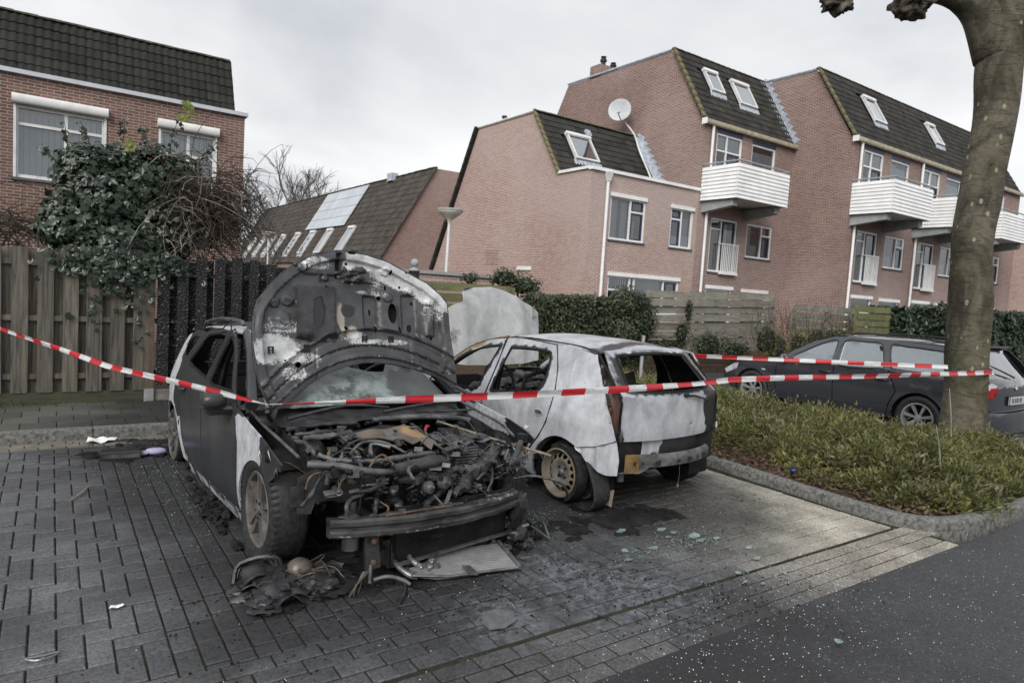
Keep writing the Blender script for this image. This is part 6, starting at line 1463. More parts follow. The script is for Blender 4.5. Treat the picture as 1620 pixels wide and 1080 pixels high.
# crazed windscreen: torn sheet still hanging in its lower half
ws = [(-.70, 0), (-.70, .10), (-.62, .30), (-.50, .44), (-.36, .50), (-.16, .44), (0, .33), (.12, .29), (.26, .30), (.34, .42), (.42, .50), (.54, .46), (.64, .28), (.70, .08), (.70, 0), (.35, -.05), (0, -.06), (-.35, -.05)]
def wsf(u, v): return (u*(1-.10*v), .50+.03*(1-(u/.7)**2)*-1.6+v*.86+.0, .945+.045*(1-(u/.7)**2)+v*.60-.05*v*(1-(u/.7)**2)+.012*N(u*5, v*5))
panel('windscreen', ws, [], wsf, M_GLASSC, BK, .035, thick=.006, att={'ash': lambda u, v: .52+.3*v-.5*ss(.1, .5, u)*ss(.35, .2, v)+.2*N(u*3, v*3)}, inner=M_GLASSC)
for P in ([(-.36, .50), (-.16, .44), (-.20, .50), (-.30, .53)], [(.42, .50), (.54, .46), (.60, .36), (.50, .34)]): MB().add([Vector(wsf(*q))+Vector((0, -.02, .02)) for q in P], [(0, 1, 2, 3)]).build('glass_flap', M_SHARD, BK)
# wheels
for s_ in (-1, 1):
    w_ = empty('wheel', parent=BK); c_ = (s_*.79, 0, .425); tyre(w_, c_, s_, .33, .222, .225, squash=.012); alloy(w_, c_, s_, .222)
    w_ = empty('wheel', parent=BK); c_ = (s_*.78, 2.62, .40); MB().lathe([(.235, -.1), (.245, -.09), (.245, .09), (.235, .1)], c_, (1, 0, 0), 32).build('tyre_remains', M_RUB, w_, 50); alloy(w_, c_, s_, .222)
    MB().lathe([(.14, 0), (.14, -s_*.05), (0, -s_*.05)], (s_*.70, 2.5, .30), (1, 0, 0), 20).build('brake_drum', M_RUSTY, w_, 40)

# --- raised bonnet: stamped underside towards the viewer (outline in world X, Z)
HO = [(1.21, .82), (1.12, 1.01), (1.085, 1.28), (1.11, 1.495), (1.16, 1.58), (1.23, 1.66), (1.345, 1.765), (1.51, 1.865), (1.67, 1.91), (1.766, 1.92), (1.93, 1.905), (2.09, 1.868), (2.225, 1.805), (2.40, 1.722), (2.50, 1.64), (2.55, 1.575), (2.56, 1.35), (2.58, 1.1), (2.58, .93), (2.48, 1.0), (2.28, 1.075), (2.08, 1.115), (1.88, 1.125), (1.68, 1.085), (1.48, .995), (1.34, .885)]
def zb(X): return 1.125-.62*((X-1.92)/1.0)**2*1.0 if X < 1.92 else 1.125-.42*((X-1.92)/1.0)**2*1.1
POCK = [(1.38, 1.68, 1.30, 1.66, .018), (1.90, 2.00, 1.30, 1.60, -.018), (2.03, 2.16, 1.28, 1.56, .016), (2.20, 2.32, 1.28, 1.62, -.016), (1.58, 1.82, 1.68, 1.74, -.014), (1.70, 1.74, 1.72, 1.90, -.03), (1.76, 1.97, 1.70, 1.80, .02), (2.36, 2.44, 1.32, 1.5, .014), (1.20, 1.34, 1.36, 1.44, .012), (1.45, 1.56, 1.74, 1.84, .012), (2.42, 2.54, 1.02, 1.16, .018)]
BOSS = [(1.33, 1.55, .045), (1.24, 1.53, .035), (1.44, 1.78, .03), (1.62, 1.72, .025), (2.26, 1.66, .03), (2.07, 1.79, .035), (2.42, 1.58, .03), (1.30, 1.43, .05), (2.30, 1.06, .03), (2.48, 1.08, .03), (2.09, 1.60, .04)]
def rel(X, Z):
    d = dist_poly(X, Z, HO); h = .03*ss(.068, .052, d)-.004*ss(.02, 0, d); t_ = Z-zb(X)
    h += .022*ss(.03, .045, t_)*ss(.205, .19, t_)-.02*math.exp(-((t_-.115)/.008)**2)+.028*math.exp(-((t_-.245)/.013)**2)
    if t_ > .25:
        for x0, x1, z0, z1, k in POCK: h += k*1.5*ss(x0-.008, x0+.008, X)*ss(x1+.008, x1-.008, X)*ss(z0-.008, z0+.008, Z)*ss(z1+.008, z1-.008, Z)
        h += .014*math.exp(-((math.hypot((X-1.30), (Z-1.36)*.8)-.17)/.02)**2)+.014*math.exp(-((abs(X-2.40-.25*(Z-1.4))-.0)/.025)**2)*ss(1.68, 1.6, Z)
    for x, z, r_ in BOSS: h += .02*ss(r_, r_*.72, math.hypot(X-x, Z-z))
    for x in (1.52, 2.24): h -= .012*math.exp(-((X-x)/.008)**2)*ss(.24, .2, t_)
    return h+.0025*N(X*9, Z*9)
def hoodY(X, Z): return 4.46+.24*(Z-.9)+.085*(1-((X-1.83)/.75)**2)
def hoodf(X, Z): return tuple(BKI @ Vector((X, hoodY(X, Z)-rel(X, Z), Z)))
def ell(x, z, a, b, n=10): return [(x+a*math.cos(2*math.pi*i/n), z+b*math.sin(2*math.pi*i/n)) for i in range(n)]
HH = [ell(1.47, 1.785, .009, .03), ell(1.62, 1.655, .012, .012), ell(2.02, 1.59, .018, .018), ell(1.955, 1.48, .010, .026), ell(1.985, 1.36, .010, .026), ell(2.075, 1.67, .009, .022), ell(2.115, 1.485, .035, .075, 16), ell(2.175, 1.36, .010, .026), ell(2.26, 1.37, .02, .03), ell(2.29, 1.56, .012, .014), ell(2.12, 1.79, .009, .024), ell(1.78, 1.83, .011, .013), ell(2.19, 1.68, .01, .011), ell(1.39, 1.115, .022, .022), ell(1.30, 1.145, .008, .008), ell(2.42, 1.30, .01, .012), ell(1.755, 1.365, .012, .014), ell(2.24, 1.8, .012, .012)]
def spk(X, Z, x, z, rx, rz): return ss(1.25, .55, math.hypot((X-x)/rx, (Z-z)/rz))
def ashH(X, Z):
    tb = dist_poly(X, Z, HO[8:16]+HO[8:16][::-1])
    a = .74*ss(.17, .10, tb+.07*N(X*5, Z*5, 4))*ss(1.72, 1.80, X)*ss(1.44, 1.56, Z)
    a = max(a, .60*spk(X, Z, 1.54, 1.82, .15, .06), .70*spk(X, Z, 1.24, 1.22, .21, .12)*ss(1.52, 1.40, X), .56*spk(X, Z, 1.40, 1.16, .22, .05), .52*spk(X, Z, 1.36, 1.06, .12, .06), .58*spk(X, Z, 1.82, 1.30, .12, .06), .52*spk(X, Z, 2.02, 1.27, .28, .03), .50*spk(X, Z, 2.0, 1.66, .12, .09), .55*spk(X, Z, 1.33, 1.37, .2, .06), .85*spk(X, Z, 1.885, 1.63, .05, .015), .45*spk(X, Z, 2.44, 1.5, .1, .1))
    return a
def tanH(X, Z): return max(.92*spk(X, Z, 1.55, 1.46, .055, .14), .9*spk(X, Z, 1.72, 1.42, .035, .14), .8*spk(X, Z, 1.80, 1.33, .05, .06), .4*spk(X, Z, 1.75, 1.06, .14, .03))
bo = panel('bonnet', HO, HH, hoodf, M_UNDER, BK, .0115, thick=.004, att={'ash': ashH, 'rust': tanH, 'soot': lambda X, Z: .75*ss(1.36, 1.39, X)*ss(1.70, 1.67, X)*ss(1.28, 1.32, Z)*ss(1.68, 1.64, Z)+.8*ss(1.82, 1.84, X)*0+.7*spk(X, Z, 1.78, 1.49, .07, .06)})
panel('bonnet_skin', [(x*.99+.018, z*.995+.007) for x, z in HO], [], lambda X, Z: tuple(BKI @ Vector((X, hoodY(X, Z)+.035, Z))), M_SOOT, bo, .08, thick=.006)
edge_bead('bonnet_edge', HO, lambda X, Z: tuple(BKI @ Vector((X, hoodY(X, Z)-.012, Z))), .011, M_ENG, bo)
for x, z in ((1.20, 1.225), (1.45, 1.235), (1.885, 1.30), (2.09, 1.30)):
    p = BKI @ Vector((x, hoodY(x, z)-.032, z)); g = MB()
    g.obox(p+Vector((0, 0, .012)), (.020, 0, 0), (0, .004, 0), (0, 0, .005)); g.obox(p+Vector((-.014, 0, -.008)), (.006, 0, 0), (0, .004, 0), (0, 0, .022)); g.obox(p+Vector((.014, 0, -.008)), (.006, 0, 0), (0, .004, 0), (0, 0, .022)); g.obox(p+Vector((0, 0, -.008)), (.008, 0, 0), (0, .004, 0), (0, 0, .004)); g.build('clip_slot', M_DARK, bo)
ltc = MB()
for i in range(7): ltc.lump(tuple(BKI @ Vector((1.70+U(-.03, .16), 4.70-.06, 1.74+U(-.03, .05)))), (U(.02, .05), .015, U(.012, .025)), seed=i, amp=.6)
ltc.build('melted_latch', M_ENG, bo, 60); MB().lump(tuple(BKI @ Vector((1.79, 4.68, 1.925))), (.045, .02, .025), 5).build('latch_hook', M_ENG, bo, 60); MB().lump(tuple(BKI @ Vector((1.38, 4.66, 1.80))), (.018, .018, .018), 2).build('rubber_stop', M_ENG, bo, 60)
pd = [(1.38, 1.30), (1.40, 1.66), (1.56, 1.65), (1.68, 1.66), (1.66, 1.48), (1.72, 1.34), (1.66, 1.27), (1.45, 1.28)]
panel('burnt_insulation_pad', pd, [[(1.505, 1.37), (1.515, 1.57), (1.575, 1.59), (1.60, 1.48), (1.57, 1.38)]], lambda X, Z: tuple(BKI @ Vector((X, hoodY(X, Z)-rel(X, Z)-.008-.006*N(X*14, Z*14), Z))), M_ENG, bo, .03, thick=.004)
for x0, y0, z0, x1, y1, z1 in ((1.22, 4.44, .83, 1.13, 4.3, .90), (2.58, 4.47, .95, 2.74, 4.36, .92)): MB().tube([BKI @ Vector((x0, y0, z0)), BKI @ Vector(((x0+x1)/2, (y0+y1)/2, z0-.05)), BKI @ Vector((x1, y1, z1-.05))], .016, 6, sub=3).build('hinge_arm', M_ENG, bo, 60)

# --- engine bay (car coordinates: x to the right of the picture, y into the picture)
EB = empty('engine_bay', parent=BK)
MB().box(-.80, .80, .50, .54, .30, .93).build('firewall', M_SOOT, EB)
cw_ = sheet([(-.76, .28), (.76, .28), (.78, .50), (-.78, .50)], [], lambda x, y: (x, y, .86+.25*(y-.28)+.02*N(x*7, y*7)-.02*abs(x)), .05); cw_.build('cowl_panel', M_ENG, EB, 180)
for a, b, c_ in (((-.62, .30, .90), (-.2, .36, .955), (.12, .34, .93)), ((.05, .28, .91), (.45, .30, .95), (.70, .36, .94))): MB().tube([a, b, c_], [.014, .01, .007], 6, sub=4).build('wiper_arm', M_ENG, EB, 60)
for s_ in (-1, 1):
    m = sheet([(-.34, .58), (.4, .5), (.5, .50), (.5, .90), (.1, .86), (-.3, .79), (-.40, .74)], [], lambda y, z: (s_*(.70-.02*N(y*5, z*5)), y, z), .07); m.build('inner_wing', M_ENG, EB, 180)
    MB().tube([(s_*.80, .48, .93), (s_*.80, .2, .885), (s_*.79, -.1, .845), (s_*.76, -.32, .79)], .010, 6, sub=4).build('wing_rail', M_ENG2, EB, 60)
    MB().lathe([(.13, .56), (.125, .74), (.09, .78), (.03, .785), (.02, .81), (0, .81)], (s_*.56, .12, 0), (0, 0, 1), 20).build('strut_tower', M_ENG, EB, 50)
    MB().box(s_*.44-.03, s_*.44+.03, -.62, .4, .36, .48).build('chassis_rail', M_SOOT, EB)
# engine block and lumpy melted parts
eb = MB().box(-.42, .30, -.30, .30, .22, .62); eb.build('engine_block', M_ENG, EB)
for i in range(80):
    c_ = (U(-.6, .62), U(-.55, .3), U(.40, .66)); MB().lump(c_, (U(.02, .06), U(.02, .06), U(.015, .05)), seed=i*1.7, amp=.9, fr=3.5, lev=3).build('melted_part', rnd.choice([M_ENG, M_ENG, M_ENG2, M_SOOT]), EB, 50)
# hoses and wires
def hose(pts, r, mat=None, n=8, nm='hose', rings=False):
    r = [q*.72 for q in r] if isinstance(r, list) else r*(.68 if r > .012 else 1)
    o = MB().tube(pts, r, n, sub=8); am = .5*(max(r) if isinstance(r, list) else r)
    o.v = [(v[0]+am*N(v[0]*38, v[1]*38, v[2]*38), v[1]+am*N(v[0]*38+9, v[1]*38, v[2]*38), v[2]+am*N(v[0]*38, v[1]*38+7, v[2]*38)) for v in o.v]; o = o.build(nm, mat or M_ENG, EB, 60)
    return o
hose([(-.66, .10, .79), (-.62, -.02, .80), (-.60, -.14, .76), (-.50, -.26, .735), (-.36, -.34, .73), (-.2, -.37, .735), (.0, -.36, .74), (.12, -.32, .73)], .024, M_ENG2)
hose([(-.62, .16, .82), (-.45, .12, .83), (-.30, .14, .82)], .026); hose([(-.6, .06, .815), (-.42, .04, .82), (-.28, .08, .82)], .03, M_ENG2); hose([(-.66, .22, .845), (-.4, .24, .86), (-.2, .22, .855)], .022)
hose([(-.05, .24, .865), (.2, .20, .875), (.5, .14, .865), (.66, .10, .84)], .028, M_ENG2); hose([(.30, .26, .90), (.55, .22, .895), (.76, .20, .90)], .014)
hose([(-.40, -.20, .75), (-.30, -.12, .79), (-.20, -.14, .80), (-.10, -.22, .77)], .014, M_ENG2); hose([(-.42, -.14, .77), (-.28, -.06, .80), (-.15, -.16, .79), (-.06, -.28, .74)], .010); hose([(-.3, -.28, .74), (-.24, -.16, .79), (-.14, -.22, .77)], .012, M_ALU)
hose([(.02, -.40, .72), (.12, -.36, .70), (.20, -.30, .62), (.26, -.36, .56)], .035); hose([(-.26, -.52, .60), (-.24, -.50, .52), (-.20, -.54, .44)], .045); hose([(-.38, -.52, .63), (-.36, -.50, .54), (-.40, -.56, .46)], .028)
hose([(-.54, -.55, .62), (-.42, -.53, .61), (-.33, -.5, .63)], .022); hose([(-.12, -.62, .50), (-.02, -.58, .53), (.08, -.55, .57)], .03)
hose([(.10, -.60, .54), (.20, -.56, .57), (.32, -.50, .62), (.44, -.46, .68), (.54, -.42, .73)], [.03, .05, .06, .065, .05], M_ENG, 14, 'air_duct'); 
for i in range(90):
    p = Vector((U(-.66, .66), U(-.55, .2), U(.5, .76))); d = Vector((U(-1, 1), U(-.6, .6), U(-.5, .3))).normalized(); L = U(.15, .4)
    P = [p, p+d*L*.4+Vector((0, 0, U(.0, .06))), p+d*L*.8+Vector((U(-.05, .05), U(-.05, .05), U(-.05, .05))), p+d*L+Vector((0, 0, -.05))]
    hose(P, rnd.choice([.003, .004, .004, .005, .007, .010]), rnd.choice([M_ENG, M_ENG, M_ENG2, M_ENG2, M_ENG, M_ALU if i % 3 == 0 else M_ENG, M_RUSTY if i % 2 else M_ENG]), 6, 'wire' if i % 2 else 'hose')
for i in range(230):
    x, y = U(-.68, .72), U(-.62, .34); z = .70+.10*ss(-.5, .2, y)+U(-.10, .05); s1, s2, s3 = U(.008, .045), U(.006, .03), U(.003, .02)
    q = Matrix.Rotation(U(0, 3.1), 3, 'Z') @ Matrix.Rotation(U(-.9, .9), 3, 'X'); m = MB()
    if i % 3 == 0: m.lathe([(0, 0), (s2*.7, 0), (s2*.7, s1), (s2*.4, s1*1.1), (s2*.35, s1*1.6), (0, s1*1.6)], (x, y, z), q @ Vector((0, .3, 1)), 10)
    else: m.obox((x, y, z), q @ Vector((s1, 0, 0)), q @ Vector((0, s2, 0)), q @ Vector((0, 0, s3)))
    m.build('charred_fragment', rnd.choice([M_ENG, M_ENG, M_ENG2, M_ENG2, M_SOOT, M_ENG, M_RUSTY if i % 3 == 0 else M_ENG2, M_ALU if i % 4 == 0 else M_ENG]), EB, 40)
# scorched engine cover
ec = [(-.36, .20), (.14, .22), (.22, .10), (.24, -.12), (.20, -.30), (.15, -.26), (.11, -.30), (.08, -.20), (.02, -.22), (-.02, -.16), (-.10, -.17), (-.16, -.10), (-.24, -.12), (-.28, -.02), (-.36, .02)]
panel('engine_cover', ec, [], lambda x, y: (x, y, .815+.03*math.exp(-((y-.02)/.08)**2)*ss(-.3, -.1, x)+.025*N(x*7, y*7)-.25*max(0, -.12-y)*1.2-.5*max(0, x-.16)), M_COVER_E, EB, .03, thick=.006, att={'rust': lambda x, y: .9*spk(x, y, .12, -.08, .10, .10)+.35*spk(x, y, -.1, .0, .2, .1)+.2*N(x*8, y*8), 'soot': lambda x, y: .75*ss(.02, .14, y)}, inner=M_ENG)
# battery / control unit with pale fins
bt = empty('battery', parent=EB); MB().box(.27, .56, -.30, .02, .56, .76).build('case', M_ENG, bt)
tp = sheet([(.24, -.34), (.60, -.34), (.62, .05), (.25, .06)], [], lambda x, y: (x, y, .775+.018*N(x*14, y*14)+.01*math.sin(x*50)), .025); tp.build('melted_lid', M_ENG2, bt, 60)
for k in range(9): z = .59+k*.0185; MB().box(.29, .46, -.322, -.302, z, z+.009).build('fin', M_ALU if k > 1 else M_ENG2, bt)
for k in range(6): MB().lump((.28+k*.06, -.22+.05*math.sin(k*3), .785), (.035, .06, .012), k, .5).build('melted_lid_ridge', M_ENG, bt, 60)
MB().tube([(.26, .05, .80), (.285, .075, .825), (.31, .09, .82)], .011, 6, sub=3).build('red_terminal_clamp', plain('red_cable', (.36, .03, .05), .5), bt, 60)
MB().tube([(.235, -.02, .78), (.25, .03, .80), (.27, .06, .81)], .008, 6, sub=2).build('terminal_lead', M_ALU, bt, 60)
# front structure
fp = [(-.80, .50), (-.80, .70), (-.70, .745), (-.50, .74), (-.44, .70), (-.46, .56), (-.55, .53), (-.62, .56), (-.70, .55), (-.72, .49)]
pnl = panel('headlamp_panel', fp, [ell(-.765, .655, .012, .014), ell(-.60, .64, .02, .018)], lambda x, z: (x, -.42-.05*(x+.8)+.01*N(x*9, z*9), z), M_ENG, EB, .035, thick=.006)
MB().lathe([(.022, 0), (.022, .02), (.01, .022), (0, .022)], (-.52, -.455, .67), (0, -1, 0), 14).build('adjuster', M_RUSTY, pnl, 40); MB().lathe([(.016, 0), (.016, .03), (0, .03)], (-.60, -.445, .625), (0, -1, 0), 12).build('adjuster', M_ENG2, pnl, 40)
MB().obox((-.80, -.42, .60), (.035, 0, 0), (0, .01, 0), (0, 0, .055)).build('side_bracket', M_ENG, EB)
MB().tube([(-.74, -.40, .765), (-.58, -.46, .752), (-.44, -.52, .72), (-.30, -.54, .705), (-.22, -.54, .70)], [.020, .022, .022, .018, .016], 8, sub=5).build('slam_panel_bar', M_ENG2, EB, 50)
MB().tube([(-.28, -.54, .71), (-.1, -.53, .725), (.05, -.50, .72), (.10, -.48, .66), (.12, -.52, .56)], [.035, .04, .042, .035, .03], 10, sub=5).build('melted_cross_member', M_ENG, EB, 60)
MB().tube([(.56, -.52, .60), (.66, -.48, .70), (.76, -.40, .76)], .022, 8, sub=4).build('slam_panel_bar', M_ENG, EB, 60)
for k, (x, z) in enumerate(((-.075, .60), (.03, .615))):
    MB().lathe([(.0, -.03), (.028, -.03), (.038, -.02), (.04, .005), (.036, .01), (.036, .016), (.02, .02), (.016, .028), (.008, .03), (.008, .045), (0, .045)], (x, -.60, z), (.25, -1, .25), 18).build('scorched_horn', M_ENG2, EB, 50)
for P in ([(-.06, -.64, .56), (-.01, -.66, .50)], [(.05, -.65, .58), (.01, -.66, .50)], [(-.03, -.66, .505), (.05, -.66, .505)]): MB().bar(P[0], P[1], .008, .026, (0, 1, 0)).build('horn_bracket', M_ALU, EB)
MB().lathe([(.045, 0), (.047, .0), (.047, .15), (.052, .155), (.052, .18), (.03, .20), (.028, .26), (0, .265)], (-.56, -.60, .32), (0, 0, 1), 22).build('receiver_canister', burnt('blued_steel', (.03, .031, .036), (.10, .106, .12), scale=6, rough=.35, metal=.4, rust=(.3, .2, .12)), EB, 40)
MB().tube([(-.50, -.58, .60), (-.56, -.60, .60), (-.60, -.63, .575), (-.60, -.64, .54)], .014, 6, sub=4).build('canister_pipe', M_ENG, EB, 60)
# curved bumper beam
m = MB(); n = 30; cs = [(.03, 0), (-.02, 0), (-.035, .012), (-.035, .03), (-.022, .042), (-.022, .058), (-.035, .07), (-.035, .092), (-.02, .105), (.03, .105)]; vs = []
for i in range(n+1):
    x = -.68+1.27*i/n; t_ = (x+.045)/.64; y = -.72+.14*abs(t_)**2.2; dz = -.004*N(x*6)
    for a, b in cs: vs.append((x, y+a, .395+b+dz))
k = len(cs); m.add(vs, [(i*k+j, (i+1)*k+j, (i+1)*k+(j+1) % k, i*k+(j+1) % k) for i in range(n) for j in range(k)]+[tuple(range(k))[::-1], tuple(range(n*k, (n+1)*k))])
m.att['rust'] = [.2+.4*N(v[0]*4, v[2]*20) for v in vs]; m.att['ash'] = [.46*ss(.43, .41, v[2])+.40*ss(.465, .48, v[2])*ss(-.1, .3, v[0]) for v in vs]; bb = m.build('bumper_beam', M_BEAM, BK, 35)
for k in range(20): x = U(-.6, .55); MB().lump((x, -.70+.14*abs((x+.045)/.64)**2.2, .505), (U(.02, .07), .02, U(.006, .014)), k, .6).build('melted_plastic', M_ENG, bb, 60)
MB().tube([(-.40, -.70, .508), (-.2, -.715, .512), (-.02, -.715, .508)], .006, 5).build('copper_wire', M_RUSTY, bb); 
for x in (-.30, -.14): MB().obox((x, -.70, .515), (.018, 0, 0), (0, .01, 0), (0, 0, .014)).build('clip_bracket', M_ENG2, bb)
# radiator core behind and below the beam
panel('radiator_panel', [(-.26, .17), (.54, .215), (.56, .50), (-.27, .50)], [], lambda x, z: (x, -.58+.25*(z-.3)*-.3+.10*(x-.0)**2+.012*N(x*6, z*6), z), M_SOOT, BK, .05, thick=.02)
MB().bar((-.26, -.61, .175), (.54, -.585, .22), .03, .012).build('radiator_rail', M_ENG2, BK)
MB().bar((-.26, -.55, .14), (-.25, -.53, .44), .05, .02, (0, 1, 0)).build('radiator_bracket', M_ENG, BK); MB().bar((.54, -.5, .2), (.55, -.48, .44), .04, .03, (0, 1, 0)).build('radiator_bracket', M_ENG, BK)
cb_ = MB(); cb_.bar((-.44, -.64, .20), (-.45, -.62, .40), .085, .03, (0, 1, 0)); cb_ = cb_.build('crash_box', M_ENG, BK)
for z in (.24, .36): MB().lathe([(.016, 0), (.016, .012), (0, .014)], (-.445, -.655, z), (0, -1, 0), 8).build('rusty_bolt', M_RUSTY, cb_)
MB().tube([(-.46, -.66, .23), (-.462, -.66, .13)], .010, 8).build('coolant_pipe', M_ALU, BK, 60); MB().tube([(-.44, -.66, .14), (-.36, -.68, .15), (-.28, -.70, .12), (-.24, -.71, .09)], .012, 8, sub=4).build('coolant_pipe', M_ALU, BK, 60)
for k in range(5): MB().tube([(-.49+U(-.03, .03), -.66, .20), (-.52+U(-.06, .04), -.69+U(-.02, .02), .12), (-.58+U(-.05, .03), -.66+U(-.03, .03), .02)], .0028, 4, sub=4).build('loose_wire', rnd.choice([M_RUSTY, M_ENG2, M_ALU]), BK)
MB().lump((.62, -.58, .20), (.075, .06, .055), 8, .35, 2., 3).build('melted_fog_lamp', M_ENG, BK, 60); MB().tube([(.60, -.66, .27), (.65, -.66, .275)], .011, 8).build('lamp_bolt', M_ALU, BK)
for i in range(14): MB().lump((U(.58, .74), U(-.62, -.38), U(.10, .50)), (U(.015, .05), U(.015, .04), U(.03, .09)), i+70, .6, 3., 3).build('melted_lining', rnd.choice([M_ENG, M_SOOT]), BK, 60)
for i in range(16): MB().lump((U(-.42, .6), U(-.58, -.50), U(.24, .40)), (U(.03, .08), .03, U(.03, .08)), i+170, .6, 3., 3).build('melted_lining', M_SOOT, BK, 60)
st = [(.72, -.42, .70), (.78, -.42, .72), (.77, -.43, .80), (.745, -.43, .835), (.725, -.43, .78), (.70, -.43, .70)]
MB().add([(.66, -.47, .555), (.70, -.47, .60), (.72, -.47, .605), (.73, -.47, .72), (.71, -.47, .72), (.70, -.47, .735), (.68, -.47, .70), (.685, -.47, .63)], [tuple(range(8))[::-1]]).build('bright_bracket', M_ALU, EB, solid=.004)
MB().tube([(.36, .06, .86), (.62, -.22, .77), (.90, -.50, .685), (.93, -.53, .675)], [.007, .009, .011, .008], 7).build('bonnet_stay', burnt('brown_rod', (.12, .10, .07), (.24, .20, .14), scale=9), EB, 60)
for i in range(5): MB().tube([(.70+U(-.03, .03), -.40, .76), (.76, -.46, .72+U(-.03, .03)), (.74+U(-.04, .04), -.50, .66)], .004, 4, sub=3).build('loose_wire', M_RUSTY if i < 2 else M_ENG, EB)
MB().obox((.86, -.30, .765), (.035, 0, 0), (0, .03, 0), (0, 0, .03)).build('side_bracket', M_ENG, EB)
# ------------------------------------------------------------------ grey estate car beyond the bed
def paint():
    t = NT('dark_grey_metallic_paint'); f = t.noise(260, 2, .5); c = t.mix(f, (.042, .045, .056), (.065, .069, .083))
    return t.bsdf(col=c, rough=.16, metal=.3, coat=1., spec=.5)
M_PAINT = paint(); M_TRIM = plain('black_trim', (.014, .014, .015), .4, .15, 8); M_CHROME = plain('chrome', (.6, .62, .64), .2, .05, 3, metal=.9)
M_ALLOY = plain('clean_alloy', (.42, .43, .44), .35, .1, 5, metal=.5)
M_CARGL = pane_mat('car_window_glass', (.62, .72, .72), .26); M_REDL = plain('red_lamp_glass', (.33, .008, .012), .15, .1, 20, spec=.7); M_CLRL = plain('clear_lamp_glass', (.55, .57, .60), .12, .1, 20, spec=.8)
ES = empty('estate_car', (11.08, 4.43, -.06), R(0.)); ES.scale = (1.045, 1.045, 1.06); tag(ES, 'dark grey estate car parked behind the planting bed and plane tree', 'car')
def hwE(y, z):
    w = .865-.14*clamp((y-2.5)/.85)**2-.10*clamp((-.15-y)/.65)**2
    if z < .5: w -= .05*((.5-z)/.3)**2
    if z > .88: w -= .21*((z-.88)/.46)**1.15
    return w+.010*math.exp(-((z-.70)/.025)**2)-.006*math.exp(-((z-.64)/.03)**2)+.012*math.exp(-((math.hypot(y, z-.3)-.355)/.03)**2)+.012*math.exp(-((math.hypot(y-2.64, z-.3)-.355)/.03)**2)
WB = 2.64
eq = [(.42, .90), (.30, .62), (.38, .44), (.42, .26)]+[(.35, .24)]+arc(0, .30, .345, -8, 188, 14)+[(-.36, .26), (-.70, .30), (-.80, .42), (-.80, .60), (-.78, .90)]
er = [(.435, .895), (.315, .62), (.395, .44), (.435, .25), (1.20, .24), (1.225, .87)]
ef = [(1.24, .87), (1.215, .24), (2.16, .24), (2.20, .60), (2.16, .83)]
ew = [(2.175, .83), (2.215, .60), (2.175, .24), (2.29, .24)]+arc(WB, .30, .345, 188, -8, 14)+[(3.0, .26), (3.22, .32), (3.30, .44), (3.26, .58), (3.05, .70), (2.7, .78), (2.4, .82)]
gr = [(.50, .91), (.58, .91), (1.16, .885), (1.17, 1.24), (.85, 1.255), (.62, 1.24)]; gf = [(1.28, .88), (2.02, .85), (1.78, 1.02), (1.52, 1.17), (1.28, 1.235)]; gq = [(.40, .925), (-.55, .945), (-.36, 1.19), (.0, 1.235), (.30, 1.245), (.50, 1.24)]
upper = [(-.78, .90), (-.62, 1.12), (-.46, 1.28), (0, 1.30), (.6, 1.315), (1.1, 1.315), (1.35, 1.29), (1.65, 1.19), (1.95, 1.01), (2.16, .86), (2.16, .83), (1.24, .87), (.42, .90)]
